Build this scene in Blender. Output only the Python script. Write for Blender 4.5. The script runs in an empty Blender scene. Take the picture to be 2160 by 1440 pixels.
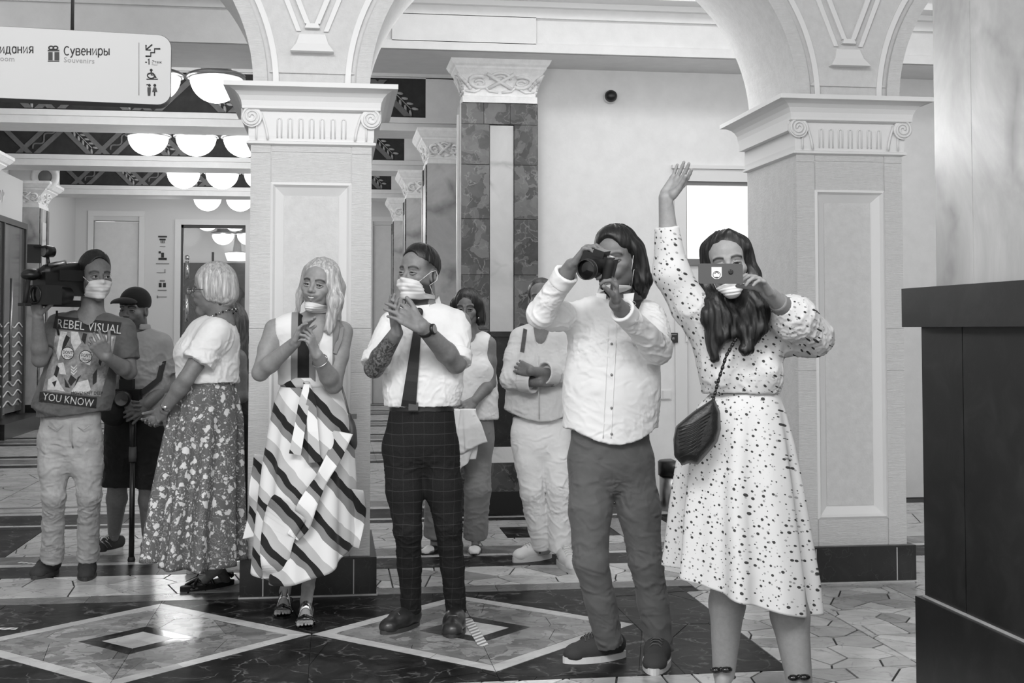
import bpy, bmesh, math, random
import numpy as np
from mathutils import Vector, Matrix
random.seed(7); np.random.seed(7)
R=math.radians
SC=bpy.context.scene; COL=SC.collection

# ---------------------------------------------------------------- camera
FPX=2700.0; PPX=1080.0; PPY=577.0; YAW=math.atan(375/2700.0); PIT=math.radians(2.5); CH=1.4
_f=np.array([math.sin(YAW)*math.cos(PIT),math.cos(YAW)*math.cos(PIT),math.sin(PIT)])
_r=np.array([math.cos(YAW),-math.sin(YAW),0.0]); _u=np.cross(_r,_f)
CAM=np.array([0,0,CH])
def ray(px,py):
    d=_f+_r*(px-PPX)/FPX-_u*(py-PPY)/FPX
    return d
def atY(px,py,Y):
    d=ray(px,py); return CAM+d*(Y/d[1])
def onz(px,py,z=0.0):
    d=ray(px,py); return CAM+d*((z-CH)/d[2])
def proj(p):
    v=np.asarray(p,float)-CAM; z=v@_f
    return (PPX+FPX*(v@_r)/z, PPY-FPX*(v@_u)/z)
cd=bpy.data.cameras.new('camera'); cam=bpy.data.objects.new('camera',cd); COL.objects.link(cam)
cam.location=(0,0,CH); cam.rotation_mode='XYZ'; cam.rotation_euler=(math.pi/2+PIT,0,-YAW)
cd.sensor_width=36; cd.lens=FPX*36/2160; cd.shift_y=-(720-PPY)/2160.0; cd.clip_end=200
SC.camera=cam
SC.view_settings.view_transform='Standard'; SC.view_settings.look='None'
SC.view_settings.gamma=1.0; SC.view_settings.use_curve_mapping=False
SC.view_settings.exposure=0.55
SC.cycles.max_bounces=5; SC.cycles.diffuse_bounces=3; SC.cycles.glossy_bounces=3; SC.cycles.transparent_max_bounces=6; SC.cycles.sample_clamp_indirect=6; SC.cycles.use_adaptive_sampling=True; SC.cycles.adaptive_threshold=.03
W=bpy.data.worlds.new('world'); SC.world=W; W.use_nodes=True
W.node_tree.nodes['Background'].inputs[0].default_value=(1,1,1,1)
W.node_tree.nodes['Background'].inputs[1].default_value=.95
def area(name,loc,size,power,rot=(0,0,0),sy=None):
    l=bpy.data.lights.new(name,'AREA'); l.energy=power; l.size=size
    if sy: l.shape='RECTANGLE'; l.size_y=sy
    o=bpy.data.objects.new(name,l); o.location=loc; o.rotation_euler=rot; COL.objects.link(o); return o
area('front_hall_ceiling_light',(-1.0,.9,4.7),2.6,225,(R(22),0,0),1.6)
area('front_hall_ceiling_light',(2.9,1.2,4.7),2.0,95,(R(22),R(6),0),1.6)
area('aisle_ceiling_light',(2.2,7.95,4.45),6.0,34,(R(6),0,0),.5)
area('left_area_light',(-6.5,5.5,2.6),3.0,80,(0,R(-78),R(10)),2.4)  # area lamp beyond the left hall wall, facing right
def point(name,loc,power,r=.22):
    l=bpy.data.lights.new(name,'POINT'); l.energy=power; l.specular_factor=.2; l.shadow_soft_size=r
    o=bpy.data.objects.new(name,l); o.location=loc; COL.objects.link(o)
for _y in (12.3,16.0,19.7):
    for _x in (-2.3,-1.1): point('chandelier_light',(_x,_y,3.35),30)
for _x in (-2.9,-.6): point('chandelier_light',(_x,22.7,3.3),11)
point('far_room_light',(-2.3,27.2,3.0),60)
for _x in (.9,2.3,4.2): point('aisle_fill_light',(_x,8.15,3.15),12,.3)  # added fill points that brighten the upper back wall; no pendant hangs here

# ---------------------------------------------------------------- helpers
def srgb(v):
    return v/12.92 if v<=.04045 else ((v+.055)/1.055)**2.4
def tag(o,label=None,cat=None,group=None,kind=None):
    if label: o['label']=label
    if cat: o['category']=cat
    if group: o['group']=group
    if kind: o['kind']=kind
    return o
def empty(name,loc,label=None,cat=None,group=None,kind=None):
    o=bpy.data.objects.new(name,None); o.location=loc; o.empty_display_size=.1
    COL.objects.link(o); return tag(o,label,cat,group,kind)
def link(name,me,m=None,parent=None,loc=(0,0,0)):
    o=bpy.data.objects.new(name,me); COL.objects.link(o); o.location=loc
    if m is not None and not me.materials: me.materials.append(m)
    if parent is not None: o.parent=parent
    return o
class MB:
    def __init__(s): s.v=[]; s.f=[]; s.sm=[]
    def add(s,vs,fs,smooth=False):
        b=len(s.v); s.v+= [tuple(map(float,p)) for p in vs]
        s.f+=[tuple(b+i for i in f) for f in fs]; s.sm+=[smooth]*len(fs); return s
    def box(s,x0,x1,y0,y1,z0,z1):
        return s.add([(x0,y0,z0),(x1,y0,z0),(x1,y1,z0),(x0,y1,z0),(x0,y0,z1),(x1,y0,z1),(x1,y1,z1),(x0,y1,z1)],
          [(0,3,2,1),(4,5,6,7),(0,1,5,4),(1,2,6,5),(2,3,7,6),(3,0,4,7)])
    def obox(s,c,ax,h):
        c=np.array(c,float); a=[np.array(q,float)/np.linalg.norm(q)*w for q,w in zip(ax,h)]
        vs=[c+i*a[0]+j*a[1]+k*a[2] for k in(-1,1) for j in(-1,1) for i in(-1,1)]
        return s.add(vs,[(0,2,3,1),(4,5,7,6),(0,1,5,4),(1,3,7,5),(3,2,6,7),(2,0,4,6)])
    def prism_y(s,poly,y0,y1,smooth=False):   # polygon in XZ (seen from -Y counter-clockwise) extruded in Y
        n=len(poly); vs=[(x,y0,z) for x,z in poly]+[(x,y1,z) for x,z in poly]
        fs=[tuple(range(n)),tuple(range(2*n-1,n-1,-1))]+[(i+n,(i+1)%n+n,(i+1)%n,i) for i in range(n)]
        return s.add(vs,fs)
    def prism_z(s,poly,z0,z1,bev=0):
        n=len(poly); vs=[(x,y,z0) for x,y in poly]+[(x,y,z1) for x,y in poly]
        fs=[tuple(range(n-1,-1,-1)),tuple(range(n,2*n))]+[(i,(i+1)%n,(i+1)%n+n,i+n) for i in range(n)]
        return s.add(vs,fs)
    def tube(s,pts,r,n=8,cap=True,smooth=True):
        P=[np.array(p,float) for p in pts]; rs=r if hasattr(r,'__len__') else [r]*len(P)
        vs=[];fs=[];u=None
        for i,p in enumerate(P):
            t=P[min(i+1,len(P)-1)]-P[max(i-1,0)]; t/=np.linalg.norm(t)+1e-9
            if u is None:
                a=np.array([0,0,1.]) if abs(t[2])<.9 else np.array([1.,0,0])
                u=np.cross(t,a)
            u=u-t*(u@t); u/=np.linalg.norm(u)+1e-9; w=np.cross(t,u)
            for k in range(n):
                q=2*math.pi*k/n; vs.append(p+rs[i]*(math.cos(q)*u+math.sin(q)*w))
        m=len(P)
        for i in range(m-1):
            for k in range(n):
                fs.append((i*n+k,i*n+(k+1)%n,(i+1)*n+(k+1)%n,(i+1)*n+k))
        if cap: fs+= [tuple(range(n-1,-1,-1)),tuple(range((m-1)*n,m*n))]
        return s.add(vs,fs,smooth)
    def lathe(s,prof,c,n=24,ax=(0,0,1),smooth=True,cap=True):
        t=np.array(ax,float); t/=np.linalg.norm(t); a=np.array([0,0,1.]) if abs(t[2])<.9 else np.array([1.,0,0])
        u=np.cross(a,t); u/=np.linalg.norm(u); w=np.cross(t,u); c=np.array(c,float)
        vs=[];fs=[]
        for r,h in prof:
            for k in range(n):
                q=2*math.pi*k/n; vs.append(c+t*h+max(r,1e-4)*(math.cos(q)*u+math.sin(q)*w))
        m=len(prof)
        for i in range(m-1):
            for k in range(n): fs.append((i*n+k,i*n+(k+1)%n,(i+1)*n+(k+1)%n,(i+1)*n+k))
        if cap: fs+=[tuple(range(n-1,-1,-1)),tuple(range((m-1)*n,m*n))]
        return s.add(vs,fs,smooth)
    def ell(s,c,rx,ry,rz,n=12,M=None):
        vs=[];fs=[];m=n//2+1; c=np.array(c,float)
        for i in range(m):
            a=math.pi*i/(m-1)
            for k in range(n):
                b=2*math.pi*k/n; p=np.array([rx*math.sin(a)*math.cos(b),ry*math.sin(a)*math.sin(b),rz*math.cos(a)])
                if M is not None: p=M@p
                vs.append(c+p)
        for i in range(m-1):
            for k in range(n): fs.append((i*n+k,(i+1)*n+k,(i+1)*n+(k+1)%n,i*n+(k+1)%n))
        return s.add(vs,fs,True)
    def mesh(s,name,off=(0,0,0)):
        me=bpy.data.meshes.new(name); o=off
        me.from_pydata([(x-o[0],y-o[1],z-o[2]) for x,y,z in s.v],[],s.f)
        me.polygons.foreach_set('use_smooth',s.sm); me.validate(); me.update(); return me
    def build(s,name,m,parent=None,off=(0,0,0),loc=(0,0,0)):
        return link(name,s.mesh(name,off),m,parent,loc)
def copy_tree(o,parent=None):
    c=o.copy(); COL.objects.link(c)
    if parent is not None: c.parent=parent
    for ch in [q for q in bpy.data.objects if q.parent==o]: copy_tree(ch,c)
    return c

# ---------------------------------------------------------------- materials
class NT:
    def __init__(s,name):
        s.m=bpy.data.materials.new(name); s.m.use_nodes=True; s.t=s.m.node_tree
        s.b=s.t.nodes['Principled BSDF']; s.out=s.t.nodes['Material Output']
    def n(s,ty,**k):
        q=s.t.nodes.new(ty)
        for a,b in k.items():
            if a.startswith('i_'):
                nm=a[2:].replace('_',' '); q.inputs[int(nm) if nm.isdigit() else nm].default_value=b
            else: setattr(q,a,b)
        return q
    def l(s,a,b): s.t.links.new(a,b)
    def coord(s,kind='Object',scale=(1,1,1),rot=(0,0,0),loc=(0,0,0)):
        c=s.n('ShaderNodeTexCoord'); mp=s.n('ShaderNodeMapping'); mp.inputs['Scale'].default_value=scale
        mp.inputs['Rotation'].default_value=rot; mp.inputs['Location'].default_value=loc
        s.l(c.outputs[kind],mp.inputs[0]); return mp.outputs[0]
    def ramp(s,fac,stops,interp='LINEAR'):
        r=s.n('ShaderNodeValToRGB'); r.color_ramp.interpolation=interp; e=r.color_ramp.elements
        while len(e)<len(stops): e.new(.5)
        for i,(p,v) in enumerate(stops):
            e[i].position=p; c=srgb(v); e[i].color=(c,c,c,1)
        s.l(fac,r.inputs[0]); return r.outputs[0]
    def bump(s,h,st=.3,dist=.01,prev=None):
        b=s.n('ShaderNodeBump'); b.inputs['Strength'].default_value=st; b.inputs['Distance'].default_value=dist
        s.l(h,b.inputs['Height'])
        if prev is not None: s.l(prev,b.inputs['Normal'])
        return b.outputs[0]
    def math(s,op,a,b=None,c=None):
        q=s.n('ShaderNodeMath',operation=op)
        for i,x in enumerate((a,b,c)):
            if x is None: continue
            if isinstance(x,(int,float)): q.inputs[i].default_value=x
            else: s.l(x,q.inputs[i])
        return q.outputs[0]
    def mixc(s,f,a,b,mode='MIX'):
        q=s.n('ShaderNodeMix',data_type='RGBA',blend_type=mode)
        if isinstance(f,(int,float)): q.inputs[0].default_value=f
        else: s.l(f,q.inputs[0])
        for i,x in ((6,a),(7,b)):
            if isinstance(x,(int,float)): c=srgb(x); q.inputs[i].default_value=(c,c,c,1)
            else: s.l(x,q.inputs[i])
        return q.outputs[2]
    def noise(s,co,scale,detail=4,rough=.6,dist=0):
        q=s.n('ShaderNodeTexNoise'); q.inputs['Scale'].default_value=scale; q.inputs['Detail'].default_value=detail
        q.inputs['Roughness'].default_value=rough; q.inputs['Distortion'].default_value=dist
        s.l(co,q.inputs['Vector']); return q.outputs[0]
    def set(s,col=None,rough=.6,metal=0,normal=None,emit=None,spec=.5,alpha=None,sheen=0):
        b=s.b
        if isinstance(col,(int,float)): c=srgb(col); b.inputs['Base Color'].default_value=(c,c,c,1)
        elif col is not None: s.l(col,b.inputs['Base Color'])
        if isinstance(rough,(int,float)): b.inputs['Roughness'].default_value=rough
        else: s.l(rough,b.inputs['Roughness'])
        b.inputs['Metallic'].default_value=metal
        b.inputs['Specular IOR Level'].default_value=spec
        if sheen: b.inputs['Sheen Weight'].default_value=sheen
        if normal is not None: s.l(normal,b.inputs['Normal'])
        if emit: b.inputs['Emission Color'].default_value=(1,1,1,1); b.inputs['Emission Strength'].default_value=emit
        if alpha is not None: b.inputs['Alpha'].default_value=alpha
        return s.m
def plain(name,v,rough=.5,metal=0,bump=None,var=0,spec=.5,emit=None):
    t=NT(name); col=v; nr=None
    if var or bump:
        co=t.coord()
        if var: col=t.ramp(t.noise(co,6 if not bump else bump[0]*.3,5),[(.3,max(0,v-var)),(.7,min(1,v+var))])
        if bump: nr=t.bump(t.noise(co,bump[0],6,.65),bump[1],bump[2] if len(bump)>2 else .01)
    return t.set(col,rough,metal,nr,spec=spec,emit=emit)
def marble(name,base,vein,rough=.25,scale=3,veinw=.04,patch=0,rnd=.04,voro=0,bump=.02,spec=.5):
    t=NT(name); co=t.coord()
    n1=t.noise(co,scale,8,.62,.8)
    warp=t.n('ShaderNodeVectorMath',operation='MULTIPLY_ADD')
    nz=t.n('ShaderNodeTexNoise'); nz.inputs['Scale'].default_value=scale*.9; nz.inputs['Detail'].default_value=5
    t.l(co,nz.inputs['Vector']); t.l(nz.outputs[1],warp.inputs[0]); warp.inputs[1].default_value=(.5,.5,.5); t.l(co,warp.inputs[2])
    v=t.n('ShaderNodeTexVoronoi',feature='DISTANCE_TO_EDGE'); v.inputs['Scale'].default_value=scale*1.4; t.l(warp.outputs[0],v.inputs['Vector'])
    m2=t.noise(co,scale*2.2,4); 
    mk=t.math('MULTIPLY',t.ramp(v.outputs[0],[(0,1),(veinw,0)]),t.ramp(m2,[(.42,0),(.62,1)]))
    body=t.ramp(n1,[(.25,max(0,base-.10-patch)),(.5,base),(.75,min(1,base+.08+patch))])
    if voro:
        v2=t.n('ShaderNodeTexVoronoi',feature='F1'); v2.inputs['Scale'].default_value=voro; t.l(warp.outputs[0],v2.inputs['Vector'])
        bw=t.n('ShaderNodeRGBToBW'); t.l(v2.outputs['Color'],bw.inputs[0])
        body=t.mixc(.55,body,t.ramp(bw.outputs[0],[(.2,max(0,base-.2)),(.8,min(1,base+.2))]))
    col=t.mixc(mk,body,vein)
    if rnd:
        oi=t.n('ShaderNodeObjectInfo'); col=t.mixc(1.0,col,t.ramp(oi.outputs['Random'],[(0,1-rnd*2.2),(1,1)]),'MULTIPLY')
    return t.set(col,rough,0,t.bump(n1,bump*5,.004),spec=spec)
M={}
M['plaster']=plain('plaster_white',.86,.8,bump=(28,.12,.01),var=.015)
M['stucco']=plain('stucco_cream',.80,.8,bump=(70,.34,.012),var=.02)
def combed():
    t=NT('combed_stucco'); co=t.coord(scale=(1,1,1)); n=t.noise(co,34,6,.7)
    c2=t.coord(scale=(12,12,110)); n2=t.noise(c2,1.0,3,.6,1.5)
    h=t.math('ADD',t.math('MULTIPLY',n2,1.0),t.math('MULTIPLY',n,.3))
    return t.set(t.ramp(n,[(.3,.785),(.7,.815)]),.85,0,t.bump(h,.5,.012))
M['combed']=combed()
M['trimw']=plain('painted_moulding',.88,.6,bump=(40,.06))
M['capital']=plain('carved_plaster',.94,.7,bump=(60,.3,.008),var=.03)
M['darkstone']=marble('black_marble',.08,.24,.3,5,.02,rnd=.02)
M['podium']=marble('dark_podium_marble',.04,.10,.4,6,.03,patch=.02,rnd=.02)
M['brownstone']=marble('brown_breccia',.30,.54,.3,5,.05,patch=.06,voro=9,rnd=.08)
M['palemarble']=marble('pale_marble',.80,.70,.3,1.4,.05,patch=.0,rnd=.05)
M['greymarble']=marble('grey_cloudy_marble',.74,.56,.2,1.1,.10,patch=.05,rnd=.03)
M['f_pale']=marble('pale_paving',.86,.66,.22,4,.05,patch=.03,rnd=.13)
M['f_grout']=plain('dark_grout',.16,.7,bump=(90,.3,.004))
M['f_grey']=marble('grey_paving',.47,.5,.22,5,.05,patch=.05,rnd=.09,spec=.35)
M['f_dark']=marble('dark_brown_paving',.13,.46,.34,4.2,.045,patch=.045,rnd=.06,spec=.05)
M['f_brec']=marble('breccia_paving',.58,.40,.24,4.5,.05,patch=.07,voro=11,rnd=.10)
M['f_white']=marble('white_inlay',.78,.7,.26,4,.04,rnd=.06)
M['f_black']=marble('black_inlay',.17,.4,.15,5,.03,rnd=.03)
M['black']=plain('black_plastic',.09,.35)
M['blackm']=plain('black_matt',.08,.7)
M['steel']=plain('brushed_steel',.62,.3,1)
M['chrome']=plain('chrome',.85,.12,1)
M['grey']=plain('grey_paint',.45,.6)
M['dgrey']=plain('dark_grey_paint',.26,.6)
M['ink']=plain('sign_ink',.13,.6)
M['inkgrey']=plain('sign_grey_ink',.5,.6)
M['signface']=plain('sign_face',.66,.45)
M['white']=plain('white_plastic',.85,.4)
M['globe']=plain('lit_opal_glass',.95,.3,emit=1.7)
M['litglass']=plain('backlit_frosted_glass',.95,.4,emit=.95)
M['frieze']=plain('frieze_dark_ground',.17,.8,bump=(30,.2),var=.03)
M['friezebar']=plain('frieze_band',.40,.7,bump=(40,.2),var=.03)
M['friezeleaf']=plain('frieze_leaf',.62,.7)
M['hallwall']=plain('hall_wall_paint',.84,.75,bump=(20,.06))
def glass(name,v,a,r=.08):
    t=NT(name); m=t.set(v,r,0,alpha=a); return m
M['glass']=glass('dark_shop_glass',.42,.72)
M['mural']=None
# ---------------------------------------------------------------- floor
floor=tag(MB().box(-6,7.5,1.2,30,-.25,-.006).build('floor',M['f_grout']),kind='structure')
def clip(poly,p,n):
    out=[];k=len(poly)
    for i in range(k):
        a=poly[i];b=poly[(i+1)%k]; da=(a[0]-p[0])*n[0]+(a[1]-p[1])*n[1]; db=(b[0]-p[0])*n[0]+(b[1]-p[1])*n[1]
        if da<=0: out.append(a)
        if (da<0)!=(db<0) and abs(da-db)>1e-12:
            t=da/(da-db); out.append((a[0]+t*(b[0]-a[0]),a[1]+t*(b[1]-a[1])))
    return out
def shrink(poly,g):
    q=poly; n=len(poly)
    area2=sum(poly[i][0]*poly[(i+1)%n][1]-poly[(i+1)%n][0]*poly[i][1] for i in range(n))
    if area2<0: poly=poly[::-1]; q=poly
    res=q
    for i in range(n):
        a=poly[i];b=poly[(i+1)%n]; dx,dy=b[0]-a[0],b[1]-a[1]; L=math.hypot(dx,dy)
        if L<1e-6: continue
        nn=(dy/L,-dx/L)
        res=clip(res,(a[0]-nn[0]*g,a[1]-nn[1]*g),nn)
        if len(res)<3: return []
    return res
def voronoi(poly,cell,jit=.48):
    xs=[p[0] for p in poly]; ys=[p[1] for p in poly]; pts=[]
    nx=max(1,round((max(xs)-min(xs))/cell)); ny=max(1,round((max(ys)-min(ys))/cell))
    for i in range(-1,nx+1):
        for j in range(-1,ny+1):
            pts.append((min(xs)+(i+.5+random.uniform(-jit,jit))*(max(xs)-min(xs))/nx,min(ys)+(j+.5+random.uniform(-jit,jit))*(max(ys)-min(ys))/ny))
    cells=[]
    for a in pts:
        c=poly
        for b in pts:
            if b is a or abs(b[0]-a[0])>3*cell or abs(b[1]-a[1])>3*cell: continue
            m=((a[0]+b[0])/2,(a[1]+b[1])/2); c=clip(c,m,(b[0]-a[0],b[1]-a[1]))
            if len(c)<3: break
        if len(c)>=3: cells.append(c)
    return cells
NPIECE=[0]; FAR={}
def piece(poly,mat,name='stone_piece',g=.0046,near=True):
    q=shrink(poly,g)
    if len(q)<3: return
    ar=abs(sum(q[i][0]*q[(i+1)%len(q)][1]-q[(i+1)%len(q)][0]*q[i][1] for i in range(len(q))))/2
    if ar<2e-4: return
    top=random.uniform(-.0008,.0008)
    if near and NPIECE[0]<296:
        NPIECE[0]+=1; MB().prism_z(q,-.02,top).build(name,M[mat],floor)
    else: FAR.setdefault(mat,MB()).prism_z(q,-.02,top)
def rect(x0,x1,y0,y1): return [(x0,y0),(x1,y0),(x1,y1),(x0,y1)]
def crazy(x0,x1,y0,y1,mat='f_pale',cell=.17,slab=(1.05,.56),near=True,g=.0046):
    nx=max(1,round((x1-x0)/slab[0])); ny=max(1,round((y1-y0)/slab[1]))
    for i in range(nx):
        for j in range(ny):
            a,b=x0+(x1-x0)*i/nx,x0+(x1-x0)*(i+1)/nx; c,d=y0+(y1-y0)*j/ny,y0+(y1-y0)*(j+1)/ny
            for q in voronoi(rect(a,b,c,d),cell): piece(q,mat,near=near,g=g)
def strip(x0,x1,y0,y1,mat,L=.6,name='floor_slab',near=True):
    n=max(1,round((x1-x0)/L)); 
    for i in range(n): piece(rect(x0+(x1-x0)*i/n,x0+(x1-x0)*(i+1)/n,y0,y1),mat,name,.0015,near)
XD=1.87
# near paving right of the dark band and in front of it
crazy(XD,3.0,5.13,6.72,cell=.18,slab=(.56,.54)); crazy(3.0,4.1,5.13,6.72,cell=.3,near=False)
crazy(.45,2.45,4.5,5.13,cell=.22,slab=(1,.63)); crazy(-1.6,.45,4.6,5.13,cell=.25,near=False); crazy(2.45,4.1,4.5,5.13,near=False)
crazy(1.95,3.45,6.72,7.05,cell=.3,near=False)
# rows behind
strip(-3.4,1.95,6.87,7.04,'f_grey',1.1)
crazy(-1.85,2.5,7.04,7.6,cell=.225); crazy(-3.4,-1.85,7.04,7.6,cell=.3,near=False); crazy(2.5,5,7.05,7.6,cell=.3,near=False)
strip(-3.4,5,7.6,7.95,'f_dark',1.2,near=False); strip(-3.4,5,7.95,8.03,'f_pale',.8,near=False); strip(-3.4,5,8.03,8.3,'f_grey',1.2,near=False)
for a,b,c,d in ((-2.0,1.95,8.3,8.61),(-2.0,-.9,8.61,9.07),(.05,1.17,8.61,9.07),(-2.0,1.95,9.07,9.4)):
    crazy(a,b,c,d,cell=.27,near=False,g=.004)
strip(-.9,.05,8.61,9.07,'f_grey',1,near=False); strip(1.17,1.9,8.61,9.07,'f_dark',.8,near=False)
strip(-3.4,-2.0,8.3,9.4,'f_dark',.7,near=False)
for a,b,m_ in ((1.95,2.15,'f_grey'),(2.15,2.4,'f_pale'),(2.4,2.95,'f_dark'),(2.95,3.15,'f_pale'),(3.15,3.5,'f_dark')):
    strip(a,b,8.3,9.4,m_,1,near=False)
crazy(3.5,6,8.3,9.9,cell=.4,near=False)
for a,b,m_ in ((9.4,9.54,'f_dark'),(9.54,9.62,'f_pale'),(9.62,10.12,'f_dark')): strip(-4,3.5,a,b,m_,1.3,near=False)
crazy(2.4,3.5,9.54,10.1,cell=.3,near=False)
strip(-4,1.2,10.12,10.25,'f_pale',1,near=False); strip(-4,1.2,10.25,10.6,'f_grey',1.2,near=False)
strip(-3.2,-1.2,10.3,10.5,'f_pale',1,near=False)
crazy(-4,1.2,10.6,13.6,cell=.5,slab=(1.3,1.0),near=False,g=.005)
yy=13.6; seq=[('f_dark',.25),('f_pale',.12),('f_grey',.5),('f_pale',.12),('f_dark',.25),('f_pale',1.3)]
k_=0
while yy<24.4:
    m_,h_=seq[k_%6]; strip(-4.6,1.3,yy,min(24.4,yy+h_),m_,.9,near=False); yy+=h_; k_+=1
# dark band with two inlaid diamonds
def dia(c,h): return [(c[0],c[1]-h),(c[0]+h,c[1]),(c[0],c[1]+h),(c[0]-h,c[1])]
DC=[(-.87,6.03,.775),(.665,6.03,.76),(-2.42,6.03,.775)]
def lerp(a,b,t): return (a[0]+(b[0]-a[0])*t,a[1]+(b[1]-a[1])*t)
band=[]   # dark triangles between the diamonds
V=[-2.42-.775,-1.645,-.0975,1.43]
for (x0,x1,px_,cx_) in ((-1.645,-.0975,-1.645,-.87),(-.0975,1.425,-.1,.665)):
    pass
def darktri(poly,near=True):
    for q in voronoi(poly,.62,.3): piece(q,'f_dark','dark_marble_slab',.0012,near)
y0,y1=5.13,6.87
cs=[(-2.42,.775),(-.87,.775),(.665,.76)]
for i,(cx_,h_) in enumerate(cs):
    nr=i>0
    darktri([(cx_-h_,y0),(cx_,y0),(cx_,6.03-h_),(cx_-h_,6.03)],nr)
    darktri([(cx_,y0),(cx_+h_,y0),(cx_+h_,6.03),(cx_,6.03-h_)],nr)
    darktri([(cx_-h_,6.03),(cx_,6.03+h_),(cx_,y1),(cx_-h_,y1)],nr)
    darktri([(cx_,6.03+h_),(cx_+h_,6.03),(cx_+h_,y1),(cx_,y1)],nr)
    O,I=dia((cx_,6.03),h_),dia((cx_,6.03),h_-.105)
    R1,R2=dia((cx_,6.03),.262),dia((cx_,6.03),.158)
    for k in range(4):
        a,b,c,d=O[k],O[(k+1)%4],I[(k+1)%4],I[k]
        for j in range(3): piece([lerp(a,b,j/3),lerp(a,b,(j+1)/3),lerp(d,c,(j+1)/3),lerp(d,c,j/3)],'f_white','border_slab',.0012,nr)
        a,b,c,d=I[k],I[(k+1)%4],R1[(k+1)%4],R1[k]
        if nr:
            for q in voronoi([a,b,c,d],.3,.4): piece(q,'f_brec','breccia_piece',.0012)
        else: piece([a,b,c,d],'f_brec','breccia_piece',.001,False)
        a,b,c,d=R1[k],R1[(k+1)%4],R2[(k+1)%4],R2[k]
        piece([a,b,c,d],'f_black','inlay_strip',.001,nr)
        piece([R2[k],lerp(R2[k],R2[(k+1)%4],.5),(cx_,6.03),lerp(R2[k],R2[k-1],.5)],'f_white','inlay_tile',.001,nr)
darktri([(1.425,y0),(XD,y0),(XD,6.0),(1.425,6.03)]); darktri([(1.425,6.03),(XD,6.0),(XD,y1),(1.425,y1)])
for m_,mb in FAR.items(): tag(mb.build('paving_stones',M[m_],floor),kind='stuff')
# marking tape stuck on the floor
t=NT('hazard_tape'); co=t.coord(rot=(0,0,R(40)),scale=(9,9,9)); wv=t.n('ShaderNodeTexWave'); wv.inputs['Scale'].default_value=1.0; t.l(co,wv.inputs[0])
M['tape']=t.set(t.ramp(wv.outputs[1],[(.5,.86),(.52,.5)],'CONSTANT'),.4)
def tape(a,b,w,label):
    a=np.array(onz(*a)[:2]);b=np.array(onz(*b)[:2]); d=(b-a)/np.linalg.norm(b-a); n=np.array([-d[1],d[0]])*w
    c=(a+b)/2
    o=MB().prism_z([tuple(a-n-c),tuple(b-n-c),tuple(b+n-c),tuple(a+n-c)],0,.0012).build('floor_tape',M['tape'],loc=(c[0],c[1],.0012))
    tag(o,label,'tape','strips of marking tape on the floor')
tape((985,1305),(1020,1362),.024,'striped marking tape across the inner diamond beside the black loafer')
tape((-40,1327),(36,1326),.02,'striped marking tape at the left picture edge on the dark marble')
tape((40,1186),(88,1190),.014,'short marking tape left behind the cameraman\'s shoes')
tape((1098,1163),(1112,1163),.02,'scrap of marking tape beside the white sneaker toe')
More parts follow.
